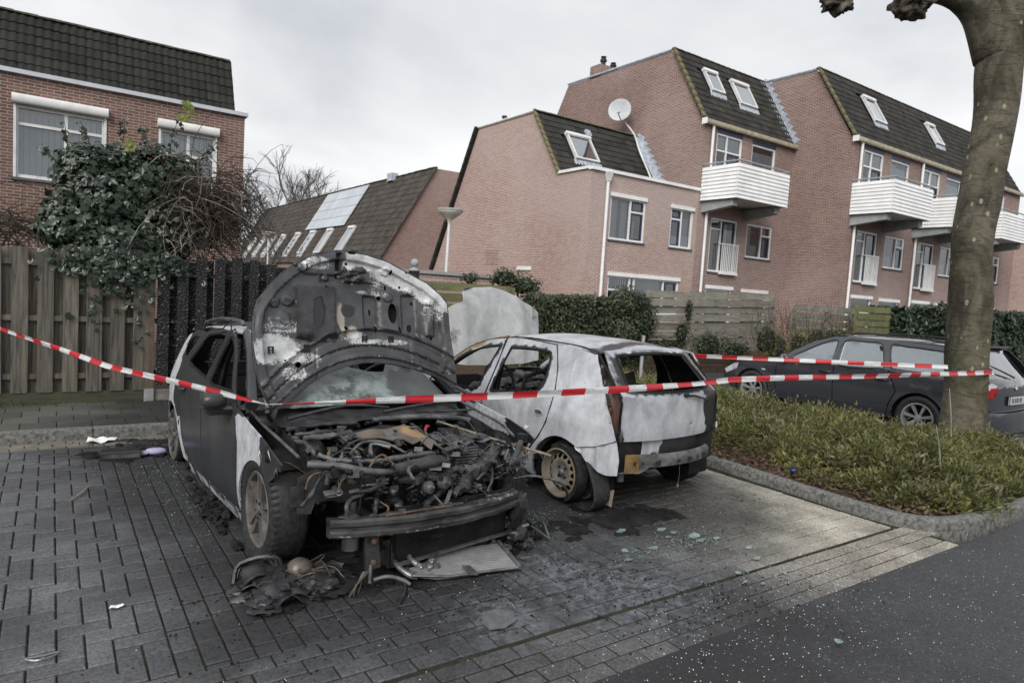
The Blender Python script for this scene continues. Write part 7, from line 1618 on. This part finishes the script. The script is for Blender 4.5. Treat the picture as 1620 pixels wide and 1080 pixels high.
for s_ in (-1, 1):
    f = side_fn(hwE, s_); kw = dict(flip=(s_ < 0), thick=.01, inner=M_TRIM)
    panel('rear_quarter', eq, [], f, M_PAINT, ES, .06, **kw); d1 = panel('rear_door', er, [], f, M_PAINT, ES, .06, **kw); d2 = panel('front_door', ef, [], f, M_PAINT, ES, .06, **kw); panel('front_wing', ew, [], f, M_PAINT, ES, .06, **kw)
    panel('window_frame', upper, [gr, gf, gq], f, M_PAINT, ES, .06, **kw)
    for g_ in (gr, gf, gq):
        w_ = panel('side_window', g_, [], lambda y, z: (s_*(hwE(y, z)-.008), y, z), M_CARGL, ES, .12, flip=(s_ < 0), thick=.002, inner=M_CARGL); edge_bead('window_seal', g_, lambda u, v: (s_*(hwE(u, v)-.002), u, v), .010, M_TRIM, w_)
    MB().bar((s_*hwE(.56, 1.1), .50, .93), (s_*(hwE(.7, 1.2)), .64, 1.22), .03, .01, (s_, 0, 0)).build('window_bar', M_TRIM, ES)
    for d_, hy in ((d1, .52), (d2, 1.36)): MB().tube([(s_*(hwE(hy, .76)+.005), hy-.09, .76), (s_*(hwE(hy, .76)+.03), hy-.05, .765), (s_*(hwE(hy, .76)+.03), hy+.05, .768), (s_*(hwE(hy, .76)+.005), hy+.09, .77)], .013, 6, sub=3).build('door_handle', M_TRIM, d_, 60)
    m = MB().lump((s_*.98, 2.0, .90), (.09, .05, .06), 4, .06, 1., 3); mm = m.build('door_mirror', M_PAINT, ES, 60); MB().tube([(s_*.92, 2.0, .88), (s_*.82, 2.02, .86)], .025, 6).build('mirror_arm', M_TRIM, mm)
    MB().tube([(s_*.575, 1.15, 1.335), (s_*.585, 1.0, 1.372), (s_*.59, .2, 1.37), (s_*.58, -.35, 1.315), (s_*.575, -.42, 1.29)], .014, 6, sub=4).build('roof_rail', M_TRIM, ES, 60)
    MB().lathe([(.35, 0), (.35, -s_*.26)], (s_*.80, 0, .30), (1, 0, 0), 20).build('arch_liner', M_TRIM, ES); MB().lathe([(.35, 0), (.35, -s_*.26)], (s_*.78, WB, .30), (1, 0, 0), 20).build('arch_liner', M_TRIM, ES)
    for y in (0, WB):
        w_ = empty('wheel', parent=ES); c_ = (s_*.755, y, .30); tyre(w_, c_, s_, .305, .205, .205, tread=False)
        g = MB().lathe([(.205, s_*.075), (.212, s_*.092), (.19, s_*.09), (.18, s_*.05), (.18, -s_*.06)], c_, (1, 0, 0), 32).build('rim', M_ALLOY, w_, 40); MB().lathe([(.18, -s_*.03), (0, -s_*.03)], c_, (1, 0, 0), 20).build('wheel_back', M_SOOT, g)
        for k in range(7):
            a = 2*math.pi*k/7+.2; d = Vector((0, math.cos(a), math.sin(a))); q = Vector((0, -math.sin(a), math.cos(a))); C_ = Vector(c_); X = Vector((s_, 0, 0)); p0, p1 = C_+d*.03+X*.055, C_+d*.19+X*.075
            MB().add([p0-q*.016-X*.02, p0+q*.016-X*.02, p0+q*.012, p0-q*.012, p1-q*.026-X*.02, p1+q*.026-X*.02, p1+q*.02, p1-q*.02], [(0, 1, 2, 3), (7, 6, 5, 4), (0, 4, 5, 1), (1, 5, 6, 2), (2, 6, 7, 3), (3, 7, 4, 0)]).build('spoke', M_ALLOY, g)
        MB().lathe([(.05, s_*.04), (.045, s_*.066), (0, s_*.07)], c_, (1, 0, 0), 16).build('hub_cap', M_ALLOY, g, 40)
    # corner lamps
    m = sheet([(-.80, .70), (-.80, .865), (-.60, .885), (-.52, .86), (-.56, .74), (-.64, .68)], [], lambda y, z: (s_*(hwE(y, z)+.006), y, z), .05, flip=(s_ < 0)); lamp_ = m.build('tail_light', M_REDL, ES, 180)
    m = sheet([(-.80, .80), (-.80, .865), (-.60, .885), (-.53, .86), (-.62, .81)], [], lambda y, z: (s_*(hwE(y, z)+.009), y, z), .05, flip=(s_ < 0)); m.build('clear_lens', M_CLRL, lamp_, 180)
    m = sheet([(s_*.80, .70), (s_*.80, .87), (s_*.64, .88), (s_*.54, .85), (s_*.50, .76), (s_*.58, .69)], [], lambda x, z: (x, -.80+.10*(abs(x)/.76)**2.6-.028, z), .05, flip=(s_ < 0)); m.build('tail_light_inner', M_REDL, lamp_, 180); m = sheet([(s_*.80, .81), (s_*.80, .87), (s_*.64, .88), (s_*.54, .85), (s_*.56, .82)], [], lambda x, z: (x, -.80+.10*(abs(x)/.76)**2.6-.032, z), .05, flip=(s_ < 0)); m.build('clear_lens', M_CLRL, lamp_, 180)
    m = sheet([(3.27, .56), (3.05, .68), (2.93, .71), (2.98, .60), (3.22, .50)], [], lambda y, z: (s_*(hwE(y, z)+.008), y, z), .05, flip=(s_ < 0)); m.build('headlight', M_CLRL, ES, 180)
    MB().obox((s_*(hwE(2.4, .64)+.012), 2.42, .66), (.003, 0, 0), (0, .035, 0), (0, 0, .010)).build('side_indicator', M_CLRL, ES)
panel('roof', [(-.57, -.44), (0, -.50), (.57, -.44), (.60, .3), (.60, 1.1), (.57, 1.33), (0, 1.42), (-.57, 1.33), (-.60, 1.1), (-.60, .3)], [], lambda x, y: (x, y, 1.305+.055*(1-(x/.62)**2)-.04*clamp((y-.8)/.6)**2-.03*clamp((.1-y)/.5)**2), M_PAINT, ES, .08, thick=.01, inner=M_TRIM)
panel('bonnet', [(-.72, 2.16), (0, 2.06), (.72, 2.16), (.70, 2.6), (.62, 3.0), (.5, 3.16), (0, 3.24), (-.5, 3.16), (-.62, 3.0), (-.70, 2.6)], [], lambda x, y: (x, y, .845+.035*(1-(x/.7)**2)-.16*clamp((y-2.2)/1.0)**1.6), M_PAINT, ES, .08, thick=.01, inner=M_TRIM)
panel('windscreen', [(-.68, 0), (.68, 0), (.56, 1), (-.56, 1)], [], lambda x, t_: (x, 2.10-.74*t_-.05*(x/.68)**2, .875+.43*t_+.02*(1-(x/.68)**2)), M_CARGL, ES, .15, thick=.003, inner=M_CARGL)
def yE(x, z): return -.80+.10*(abs(x)/.76)**2.6+(max(0, z-.88)*.80)-.02*math.cos((z-.6)*4)
tgE = [(-.60, .50), (.60, .50), (.70, .60), (.74, .88), (.66, 1.10), (.56, 1.30), (-.56, 1.30), (-.66, 1.10), (-.74, .88), (-.70, .60)]; tgw = [(-.62, .93), (.62, .93), (.50, 1.24), (-.50, 1.24)]
te = panel('tailgate', tgE, [tgw], lambda x, z: (x, yE(x, z), z), M_PAINT, ES, .06, thick=.01, inner=M_TRIM)
panel('rear_window', tgw, [], lambda x, z: (x, yE(x, z)+.004, z), M_CARGL, te, .15, thick=.003, inner=M_CARGL); MB().tube([(0, yE(0, .93)-.02, .945), (-.25, yE(.25, .99)-.025, 1.02), (-.46, yE(.4, 1.06)-.025, 1.09)], [.013, .011, .008], 6).build('rear_wiper', M_TRIM, te)
MB().obox((0, -.43, 1.315), (.56, 0, 0), (0, .07, -.006), (0, .002, .012)).build('spoiler', M_TRIM, te)
npl = MB().obox((0, yE(0, .62)-.012, .65), (.27, 0, 0), (0, .006, 0), (0, 0, .062)).build('number_plate_holder', M_TRIM, te)
MB().obox((0, yE(0, .62)-.021, .65), (.255, 0, 0), (0, .003, 0), (0, 0, .052)).build('number_plate', plain('pale_plate', (.52, .53, .52), .5, .08, 20), npl)
MB().obox((-.235, yE(0, .62)-.0245, .65), (.018, 0, 0), (0, .001, 0), (0, 0, .051)).build('plate_band', plain('plate_blue', (.05, .10, .30), .5), npl)
for i, gx in enumerate((-.19, -.145, -.085, -.04, .005, .065, .11)): MB().obox((gx+.04, yE(0, .62)-.0246, .65), (.015, 0, 0), (0, .001, 0), (0, 0, .032)).build('plate_character', plain('plate_ink', (.07, .07, .07), .6), npl)
bd = MB().lathe([(.038, 0), (.038, .006), (.030, .008), (0, .008)], (0, yE(0, .80)-.004, .81), (0, -1, .1), 20).build('badge', M_CHROME, te, 40)
for a0 in (0, 180): MB().lathe([(.028, .0095), (0, .0095)], (0, yE(0, .80)-.004, .81), (0, -1, .1), 6, a0=R(a0), a1=R(a0+90)).build('badge_quarter', plain('badge_blue', (.08, .2, .5), .4), bd)
for a0 in (90, 270): MB().lathe([(.028, .0095), (0, .0095)], (0, yE(0, .80)-.004, .81), (0, -1, .1), 6, a0=R(a0), a1=R(a0+90)).build('badge_quarter', M_WHITE, bd)
panel('rear_bumper', [(-.78, .22), (.78, .22), (.80, .40), (.78, .50), (-.78, .50), (-.80, .40)], [], lambda x, z: (x, -.86+.20*(abs(x)/.80)**3.0-.02*math.cos((z-.36)*8), z), M_PAINT, ES, .07, thick=.015, inner=M_TRIM); MB().box(-.6, .6, -.80, -.6, .12, .23).build('bumper_lip', M_TRIM, ES)
panel('front_bumper', [(-.72, .20), (.72, .20), (.74, .40), (.66, .58), (-.66, .58), (-.74, .40)], [], lambda x, z: (x, 3.40-.26*(abs(x)/.74)**2.6, z), M_PAINT, ES, .09, thick=.015, flip=True, inner=M_TRIM)
MB().box(-.72, .72, -.7, 3.0, .16, .22).build('floor_pan', M_TRIM, ES)
for x, y in ((-.36, 1.05), (.36, 1.05), (-.36, .25), (.36, .25)):
    st_ = empty('seat', parent=ES); MB().lump((x, y, .74), (.24, .11, .36), x+y, .05, 1, 3).build('backrest', M_TRIM, st_, 60); MB().lump((x, y-.06, 1.10), (.12, .05, .08), x, .05, 1, 2).build('headrest', M_TRIM, st_, 60); MB().lump((x, y+.26, .42), (.25, .28, .10), x, .05, 1, 2).build('cushion', M_TRIM, st_, 60)
MB().box(-.7, .7, 1.75, 2.0, .5, .84).build('dashboard', M_TRIM, ES)

# ------------------------------------------------------------------ barrier tape
def tape_mat():
    t = NT('red_white_tape'); s_ = t.attr('run'); k = t.math('FRACT', t.math('DIVIDE', s_, .38)); red = t.ramp(t.math('ABSOLUTE', t.math('SUBTRACT', k, .5)), (.249, 1.), (.251, 0.))
    n_ = t.noise(14, 4, .6); w = t.mix(n_, (.60, .61, .63), (.76, .77, .78)); c = t.mix(red, w, t.mix(n_, (.46, .02, .03), (.62, .04, .05)))
    x = t.math('FRACT', t.math('MULTIPLY', s_, 62.)); v = t.attr('across'); inr = t.math('MULTIPLY', t.math('GREATER_THAN', v, .72), t.math('LESS_THAN', v, .86))
    run2 = t.math('GREATER_THAN', t.math('FRACT', t.math('MULTIPLY', s_, 5.3)), .4)
    pr = t.math('MULTIPLY', t.math('MULTIPLY', inr, t.math('GREATER_THAN', x, .4)), t.math('MULTIPLY', run2, t.math('SUBTRACT', 1., red)))
    c = t.mix(t.math('MULTIPLY', pr, .7), c, (.12, .12, .13))
    b = t.n('ShaderNodeBsdfPrincipled', {'Base Color': c, 'Roughness': .35}); tl = t.n('ShaderNodeBsdfTranslucent', {'Color': c}); mx_ = t.n('ShaderNodeMixShader', {0: .25, 1: b.outputs[0], 2: tl.outputs[0]}); t.t.links.new(mx_.outputs[0], t.out.inputs[0]); return t.m
M_TAPE = tape_mat()
def tape(label, pts, w=.052, twist=None, s0=0., sag=.0):
    """pts: polyline of world points; the ribbon hangs edge-on with a slowly varying twist"""
    P = []; run = s0; rows = []
    pts = [Vector(p) for p in pts]
    for a, b in zip(pts, pts[1:]):
        L = (b-a).length; n = max(2, int(L/.045))
        for i in range(n): t_ = i/n; q = a.lerp(b, t_); q.z -= sag*L*4*t_*(1-t_)*.02; P.append((q, (b-a).normalized(), run+L*t_)); 
        run += L
    P.append((pts[-1], (pts[-1]-pts[-2]).normalized(), run))
    m = MB(); vs = []; ra, ac = [], []; K = 4
    for i, (q, d, r_) in enumerate(P):
        sd = d.cross(Vector((0, 0, 1))).normalized(); tw = .35*math.sin(r_*1.3+s0)+.25*N(r_*1.1, s0); ww = w*(twist(r_-s0, run-s0) if twist else 1)
        up = Vector((0, 0, 1))*math.cos(tw)+sd*math.sin(tw)
        for k in range(K+1):
            t_ = k/K-.5; vs.append(q+up*t_*ww+sd*.006*math.sin(t_*5+r_*3)); ra.append(r_); ac.append(k/K)
    m.add(vs, [(i*(K+1)+k, (i+1)*(K+1)+k, (i+1)*(K+1)+k+1, i*(K+1)+k+1) for i in range(len(P)-1) for k in range(K)])
    m.att['run'] = ra; m.att['across'] = ac; o = m.build('barrier_tape', M_TAPE, None, 180); tag(o, label, 'tape', 'red and white barrier tape'); return o
pin = lambda a, b: (lambda r_, L: .25+.75*ss(0, .35, r_)*1. if a else 1.)
tape('red and white tape from the board fence to the bonnet hinge of the dark wreck', [(-1.3, 10.0-.86, 1.12), (-.45, 8.79-.9+.6, 1.02), (.38, 6.4, .885), (1.10, 4.14, .925)], w=.042, twist=lambda r_, L: .18+.82*ss(0, .5, L-r_), s0=.1)
tape('red and white tape from the dark wreck across the pale hatchback to the plane tree', [(1.10, 4.14, .925), (1.62, 4.0, .945), (2.3, 3.83, .975), (2.95, 3.70, 1.0), (3.5, 3.57, 1.03), (3.9, 3.58, 1.035), (4.4, 3.62, 1.04), (4.95, 3.70, 1.05), (5.5, 3.66, 1.055), (7.3, 3.4, 1.08), (9.12, 3.25, 1.10), (9.3, 3.235, 1.10), (9.46, 3.32, 1.105), (9.53, 3.5, 1.105)], twist=lambda r_, L: .16+.84*ss(0, .9, r_)*(1-.35*math.exp(-((r_-3.3)/.4)**2)), s0=.02)
tape('second red and white tape running from the plane tree behind the pale hatchback', [(9.0, 3.62, 1.12), (8.2, 4.5, 1.075), (7.44, 5.27, 1.04), (6.9, 5.89, 1.01), (6.28, 6.56, .985), (5.72, 7.30, .955), (5.2, 7.95, .93)], s0=.3)
pp = empty('sign_post', (8.0, 7.75, .05)); tag(pp, 'thin grey post standing in the bed behind the pale hatchback', 'post'); MB().tube([(0, 0, 0), (0, 0, 1.05)], .03, 8).build('pole', M_METAL, pp, 60); MB().lathe([(.034, 1.05), (.034, 1.07), (0, 1.075)], n=10).build('cap', M_METAL, pp)
tp_ = empty('tape_stake', (5.2, 7.97, 0)); tag(tp_, 'short stake holding the second tape behind the hatchback', 'stake'); MB().tube([(0, 0, 0), (0, 0, 1.0)], .02, 8).build('shaft', M_TWIG2, tp_, 60); MB().lathe([(.02, 1.0), (0, 1.03)], n=8).build('tip', M_TWIG2, tp_)

# ------------------------------------------------------------------ debris on the ground
def heap(name, label, blobs, mats, cat='debris'):
    o = empty(name); tag(o, label, cat)
    for i, (x, y, z, a, b, c) in enumerate(blobs): MB().lump((x, y, z), (a, b, c), i*3.1+x, .55, 2.6, 3).build('charred_lump', mats[i % len(mats)], o, 60)
    return o
hp = heap('burnt_bumper_heap', 'heap of charred bumper plastic and wires before the alloy front wheel', [(1.02+U(-.14, .34), 3.56+U(-.16, .16), U(.0, .05), U(.05, .14), U(.05, .12), U(.015, .05)) for _ in range(34)], [M_ENG, M_ENG, M_SOOT])
MB().lump((1.16, 3.63, .075), (.075, .07, .065), 3, .05, 1.2, 3).build('fog_lamp_bowl', burnt('brown_scorched_metal', (.07, .06, .05), (.16, .14, .12), scale=9, rough=.4, metal=.3), hp, 60)
for P in ([(.84, 3.72, .01), (.90, 3.78, .09), (1.02, 3.74, .12), (1.06, 3.66, .05)], [(.88, 3.50, .01), (.98, 3.56, .05), (1.10, 3.48, .03), (1.02, 3.42, .01), (.90, 3.46, .012)]):
    for k in range(3): MB().tube([Vector(p)+Vector((U(-.03, .03), U(-.03, .03), U(0, .02))) for p in P], U(.010, .02), 6, sub=4).build('curled_plastic_strip', M_ENG, hp, 60)
m = sheet([(0, 0), (.26, .02), (.30, .16), (.16, .22), (.02, .18)], [], lambda u, v: (.86+u, 3.60+v, .05+.05*math.sin(u*9)+.03*N(u*9, v*9)+.08*ss(.2, .0, u)*v), .03); m.build('folded_plastic_sheet', M_ENG, hp, 60, solid=.006)
for k in range(10):
    a = U(0, 6.28); MB().tube([(1.05+U(-.1, .2), 3.60+U(-.1, .1), .03), (1.16+U(-.12, .16), 3.58+U(-.1, .1), U(.08, .12)), (1.2+.2*math.cos(a), 3.54+.14*math.sin(a), .05), (1.2+.26*math.cos(a+.6), 3.52+.16*math.sin(a+.6), .012)], .0028, 4, sub=4).build('loose_wire', rnd.choice([M_RUSTY, M_RUSTY, M_ENG2]), hp)
rb = heap('charred_rubble', 'pile of black crumbly rubble beside the right front wheel of the dark wreck', [(2.66+rnd.gauss(0, .12), 3.66+rnd.gauss(0, .12), U(0, .07), U(.015, .06), U(.015, .06), U(.012, .05)) for _ in range(60)], [M_SOOT, M_ENG, M_ENG2])
for k in range(6): MB().tube([(2.75+U(-.1, .1), 3.6+U(-.1, .1), .02), (2.8+U(-.08, .1), 3.6+U(-.1, .05), .10), (2.86, 3.55+U(-.05, .05), .01)], .008, 5, sub=3).build('bent_strip', rnd.choice([M_ALU, M_ENG2, M_SOOT]), rb, 60)
heap('soot_drift', 'drift of soot and ash on the paving between the radiator and the bumper heap', [(1.42+rnd.gauss(0, .18), 3.55+rnd.gauss(0, .12), 0, U(.04, .11), U(.04, .09), U(.006, .018)) for _ in range(40)], [M_SOOT])
heap('soot_drift', 'soot and burnt scraps lying behind the rear wheel of the dark wreck', [(.75+rnd.gauss(0, .22), 7.0+rnd.gauss(0, .25), 0, U(.03, .09), U(.03, .09), U(.006, .02)) for _ in range(50)], [M_SOOT, M_ENG])
heap('soot_drift', 'burnt crumbs and drips along the sill of the dark wreck', [(.98+rnd.gauss(0, .05), 5.2+rnd.gauss(0, .5), U(0, .02), U(.02, .05), U(.03, .08), U(.008, .03)) for _ in range(34)], [M_SOOT])
heap('soot_drift', 'black burnt mat under the slumped tyre of the pale hatchback', [(3.75+rnd.gauss(0, .3), 3.62+rnd.gauss(0, .12), 0, U(.04, .12), U(.04, .1), U(.004, .012)) for _ in range(50)], [M_SOOT])
for k in range(11):
    ox, oy, rt = 1.06+U(-.18, .30), 3.55+U(-.14, .16), U(0, 6.28); L1, L2 = U(.07, .17), U(.05, .12); c1, s1 = math.cos(rt), math.sin(rt); ph = U(0, 9)
    m = sheet([(-L1, -L2), (L1*.6, -L2*1.1), (L1, -.1*L2), (L1*.7, L2), (-.2*L1, L2*.7), (-L1*1.1, L2*.9)], [], lambda u, v: (ox+u*c1-v*s1, oy+u*s1+v*c1, .035+.03*math.sin(u*26+ph)+.03*N(u*14+ph, v*14)+.12*max(0, u)*(k % 3 == 0)), .02); m.build('folded_plastic_sheet', M_ENG, hp, 60, solid=.005)
# fallen condenser, silver, bent at the left
rc = empty('fallen_condenser'); tag(rc, 'pale silver condenser core lying bent on the paving before the bumper beam', 'radiator')
def fcf(u, v): return (1.70+u*.66-.02*v+.03*u*v, 3.30-.11*u+v*(.10+.17*ss(0., .55, u)), .03+.05*v+.03*ss(.25, 0, u)*(1-v)+.004*N(u*30, v*4))
M_COND = burnt('silver_condenser_core', (.20, .195, .195), (.36, .355, .355), scale=3, rough=.45, metal=.3, fine=120, soot=(.03, .03, .03))
panel('core', [(0, 0), (.33, -.02), (.66, 0), (1, 0), (1.02, 1), (.6, .98), (.3, .92), (.05, .8)], [], fcf, M_COND, rc, .04, thick=.014, inner=M_SOOT, att={'soot': lambda u, v: .62*ss(.42, .2, u)*(.6+.5*N(u*9, v*14))+.5*ss(.7, 1, v)*ss(.9, .5, u)+.35*N(u*12, v*3)})
for k in range(13): v = .03+.94*k/12; MB().tube([fcf(u, v) for u in (.36, .5, .65, .8, .99)], .0022, 4).build('core_tube', M_ALU, rc)
MB().tube([fcf(1.02, -.03), fcf(1.03, .5), fcf(1.04, 1.05)], .016, 8).build('end_tank', M_ENG2, rc, 60); MB().tube([fcf(0, .0), fcf(.33, -.03), fcf(.66, -.01), fcf(1.0, -.02)], .008, 6).build('edge_rail', M_ALU, rc, 60)
for P in ([(1.69, 3.52, .09), (1.66, 3.42, .085), (1.70, 3.34, .05), (1.74, 3.31, .04)], [(1.76, 3.50, .12), (1.75, 3.42, .10), (1.79, 3.35, .07)]): MB().tube(P, [.014, .016, .017, .016][:len(P)], 8, sub=4).build('stub_pipe', M_ALU, rc, 60)
for i in range(12): MB().lump((1.74+U(-.04, .16), 3.40+U(-.06, .10), U(.04, .09)), (U(.012, .03), U(.01, .025), U(.008, .018)), i, .6).build('melted_alloy', rnd.choice([M_ALU, M_ENG2]), rc, 60)
MB().obox((2.05, 3.24, .05), (.02, -.01, 0), (.0, .05, .005), (0, 0, .006)).build('flat_scrap', M_ENG2, rc)
# dark radiator lying behind it
rd = empty('fallen_radiator'); tag(rd, 'dark finned radiator lying under the bumper beam behind the silver condenser', 'radiator')
m = MB().obox((2.02, 3.60, .075), (.34, -.01, .0), (.0, .06, .0), (0, 0, .055)); m.build('core', M_ENG2, rd)
for z in (.055, .10): MB().bar((1.69, 3.535, z), (2.34, 3.515, z), .008, .010).build('core_rail', M_ENG, rd)
for k in range(9): MB().box(1.655+k*.0, 1.675, 3.54+k*.014, 3.547+k*.014, .02, .13).build('fin', M_ALU, rd)
MB().box(1.676, 1.74, 3.55, 3.67, .131, .14).build('rusty_plate', M_RUSTY, rd)
tag(MB().tube([(1.66, 3.30, .02), (1.60, 3.20, .012), (1.52, 3.11, .010)], [.008, .016, .02], 5, sub=3).build('burnt_strip', M_ENG, None, 60), 'black burnt plastic strip pointing at the viewer left of the condenser', 'strip')
tag(sheet([(0, 0), (.08, -.02), (.17, .01), (.19, .08), (.12, .13), (.03, .11), (-.01, .05)], [], lambda u, v: (1.82+u, 2.66+v, .012+.02*ss(.0, .13, v)+.006*N(u*20, v*20)), .03).build('flat_burnt_flake', burnt('grey_ash_flake', (.07, .075, .08), (.14, .15, .16), scale=9), None, 60, solid=.008), 'curled grey flake of burnt material on the pale powder patch', 'flake')
# glove, box, paper and litter
gv = empty('lavender_glove', (.80, 6.80, .0), R(-8)); tag(gv, 'lavender rubber glove lying by the rear wheel of the dark wreck', 'glove')
MB().lump((0, 0, .035), (.09, .045, .035), 2, .12, 1.5, 3).build('palm', plain('lavender_rubber', (.36, .34, .52), .6, .1, 9), gv, 60)
for i, y in enumerate((-.032, -.012, .010, .03)): MB().tube([(-.06, y, .03), (-.12-.01*i, y*1.4, .02), (-.15, y*1.6, .012)], [.014, .013, .009], 7, sub=3).build('finger', gv.children[0].data.materials[0], gv, 60)
MB().tube([(-.02, .04, .03), (-.05, .075, .02), (-.08, .085, .012)], [.014, .013, .009], 7, sub=3).build('thumb', gv.children[0].data.materials[0], gv, 60)
bx_ = empty('black_bin_box', (.52, 6.78, 0), R(-6)); tag(bx_, 'flat black plastic box on the paving next to the lavender glove', 'box'); MB().cbox(-.16, .16, -.07, .07, 0, .075, .012).build('case', M_BLKP, bx_); MB().box(-.15, .15, -.075, -.0705, .02, .055).build('front_strip', M_ENG2, bx_)
tag(sheet([(0, 0), (.12, -.02), (.24, .03), (.27, .13), (.15, .16), (.02, .12)], [], lambda u, v: (.28+u, 7.43+v, .02+.03*N(u*12, v*12)+.04*v), .03).build('crumpled_paper', M_WHITE, None, 60, solid=.003), 'crumpled white paper lying by the pavement kerb', 'paper')
tag(sheet([(0, 0), (.02, -.004), (.06, .0), (.07, .02), (.04, .03), (.01, .025)], [], lambda u, v: (.245+u, 3.72+v, .012+.008*N(u*40, v*40)), .01).build('white_scrap', M_WHITE, None, 60), 'small white scrap on the herringbone paving', 'scrap')
rg = MB().tube([(-.02+.05*math.cos(a)+.03*math.sin(2*a), 3.36+.02*math.sin(a), .015+.006*math.sin(3*a)) for a in [i*.5 for i in range(14)]], .005, 5).build('twisted_foil', M_ALU, None, 60); tag(rg, 'twisted bit of foil on the paving at lower left', 'foil')
tag(MB().tube([(.12, 5.62, .012), (.19, 5.75, .02), (.25, 5.95, .014)], [.005, .006, .004], 5, sub=3).build('fallen_twig', M_TWIG2), 'short pale twig on the paving near the left edge', 'twig')
tag(MB().lump((5.92, 3.62, .155), (.03, .02, .014), 2, .3).build('blue_cap', plain('blue_plastic', (.03, .06, .38), .4), None, 60), 'small blue cap on the soil just inside the bed kerb', 'cap')
# pieces of window glass
shp = [(3.62, 2.53, .045), (3.63, 2.35, .035), (3.88, 3.10, .09), (3.80, 3.22, .06), (3.43, 3.07, .07), (4.06, 2.77, .05), (3.20, 3.12, .05), (3.86, 3.02, .07), (4.0, 3.0, .05), (3.55, 2.42, .03), (3.95, 2.62, .045), (3.45, 3.42, .06), (3.68, 3.18, .05), (2.93, 4.2, .06), (3.12, 3.0, .05), (3.36, 1.72, .04), (3.9, 2.38, .03), (3.75, 3.3, .06)]
wh = ['by the gutter line before the hatchback', 'in the gutter courses', 'largest of the scatter behind the tailgate', 'behind the tailgate scatter', 'left of the tailgate scatter', 'on the sandy border courses', 'between the two wrecks', 'near the middle of the scatter', 'right in the glass scatter', 'beside the gutter line', 'on the pale border stones', 'near the slumped tyre', 'in the thick of the scatter', 'by the sill of the hatchback', 'near the black rubble', 'alone on the asphalt', 'right on the gravel courses', 'close under the tailgate']
for (x, y, r_), w_ in zip(shp, wh):
    n = rnd.randint(5, 7); m = MB(); r_ *= .8; pts = [(x+r_*U(.35, 1.1)*math.cos(6.28*i/n), y+r_*U(.25, .7)*math.sin(6.28*i/n)) for i in range(n)]; tz = U(-.2, .3)
    m.add([(a, b, .006+max(0, (b-y)*tz+(a-x)*.1)) for a, b in pts]+[(a, b, .010+max(0, (b-y)*tz+(a-x)*.1)) for a, b in pts], [tuple(range(n, 2*n))]+[(i, (i+1) % n, n+(i+1) % n, n+i) for i in range(n)])
    tag(m.build('glass_shard', M_SHARD), 'green window glass piece '+w_, 'glass', 'large pieces of broken window glass')
gi = MB(); wi = MB(); di = MB()
def crumb(m, x, y, s_, z=.004):
    a = U(0, 3.14); c, sn = math.cos(a)*s_, math.sin(a)*s_; h_ = s_*U(.5, 1.1); k = [(c, sn), (-sn, c), (-c, -sn), (sn, -c)]
    m.add([(x+p, y+q, z) for p, q in k]+[(x+p*.7, y+q*.7, z+h_) for p, q in k], [(4, 5, 6, 7), (0, 1, 5, 4), (1, 2, 6, 5), (2, 3, 7, 6), (3, 0, 4, 7)])
for cx, cy, sx_, sy_, n, z in ((3.82, 3.08, .16, .10, 260, 0), (2.86, 3.85, .13, .13, 330, 0), (3.12, 4.02, .12, .10, 60, 0), (.78, 6.2, .2, .35, 160, 0), (.8, 5.2, .15, .6, 110, 0), (3.28, 3.05, .10, .06, 60, 0), (3.3, 2.3, .5, .25, 120, -.01), (3.9, 2.9, .5, .4, 160, 0), (2.35, 3.0, .4, .25, 60, 0)):
    for _ in range(n): crumb(gi, rnd.gauss(cx, sx_), rnd.gauss(cy, sy_), U(.0025, .006), .001)
for cx, cy, sx_, sy_, n in ((3.15, 4.0, .16, .1, 70), (2.6, 1.9, .6, .25, 260), (3.6, 2.0, .9, .4, 320), (5., 1.6, 1.2, .5, 160), (1.2, 2.9, .5, .3, 50), (3.5, 3.2, .7, .5, 70), (2.8, 3.3, .2, .2, 30)):
    for _ in range(n): crumb(wi, rnd.gauss(cx, sx_), rnd.gauss(cy, sy_), U(.0014, .0036), -.003)
for cx, cy, sx_, sy_, n in ((2.9, 2.95, .3, .25, 260), (.75, 5.0, .2, 1.2, 260), (4.6, 3.6, .5, .3, 260), (1.9, 3.1, .5, .2, 240), (3.2, 2.3, .5, .2, 260), (.7, 7.0, .35, .4, 300), (1.0, 3.3, .4, .4, 160)):
    for _ in range(n): crumb(di, rnd.gauss(cx, sx_), rnd.gauss(cy, sy_), U(.002, .0075), -.001)
for m, nm, mt, lb in ((gi, 'glass_crumbs', M_SHARD, 'scattered green crumbs of tempered window glass on the paving'), (wi, 'pale_grit', M_WHITE2, 'pale grit and chips scattered over paving and asphalt'), (di, 'soot_crumbs', M_SOOT, 'black soot crumbs scattered over the paving round the wrecks')): tag(m.build(nm, mt), lb, 'debris', kind='stuff')
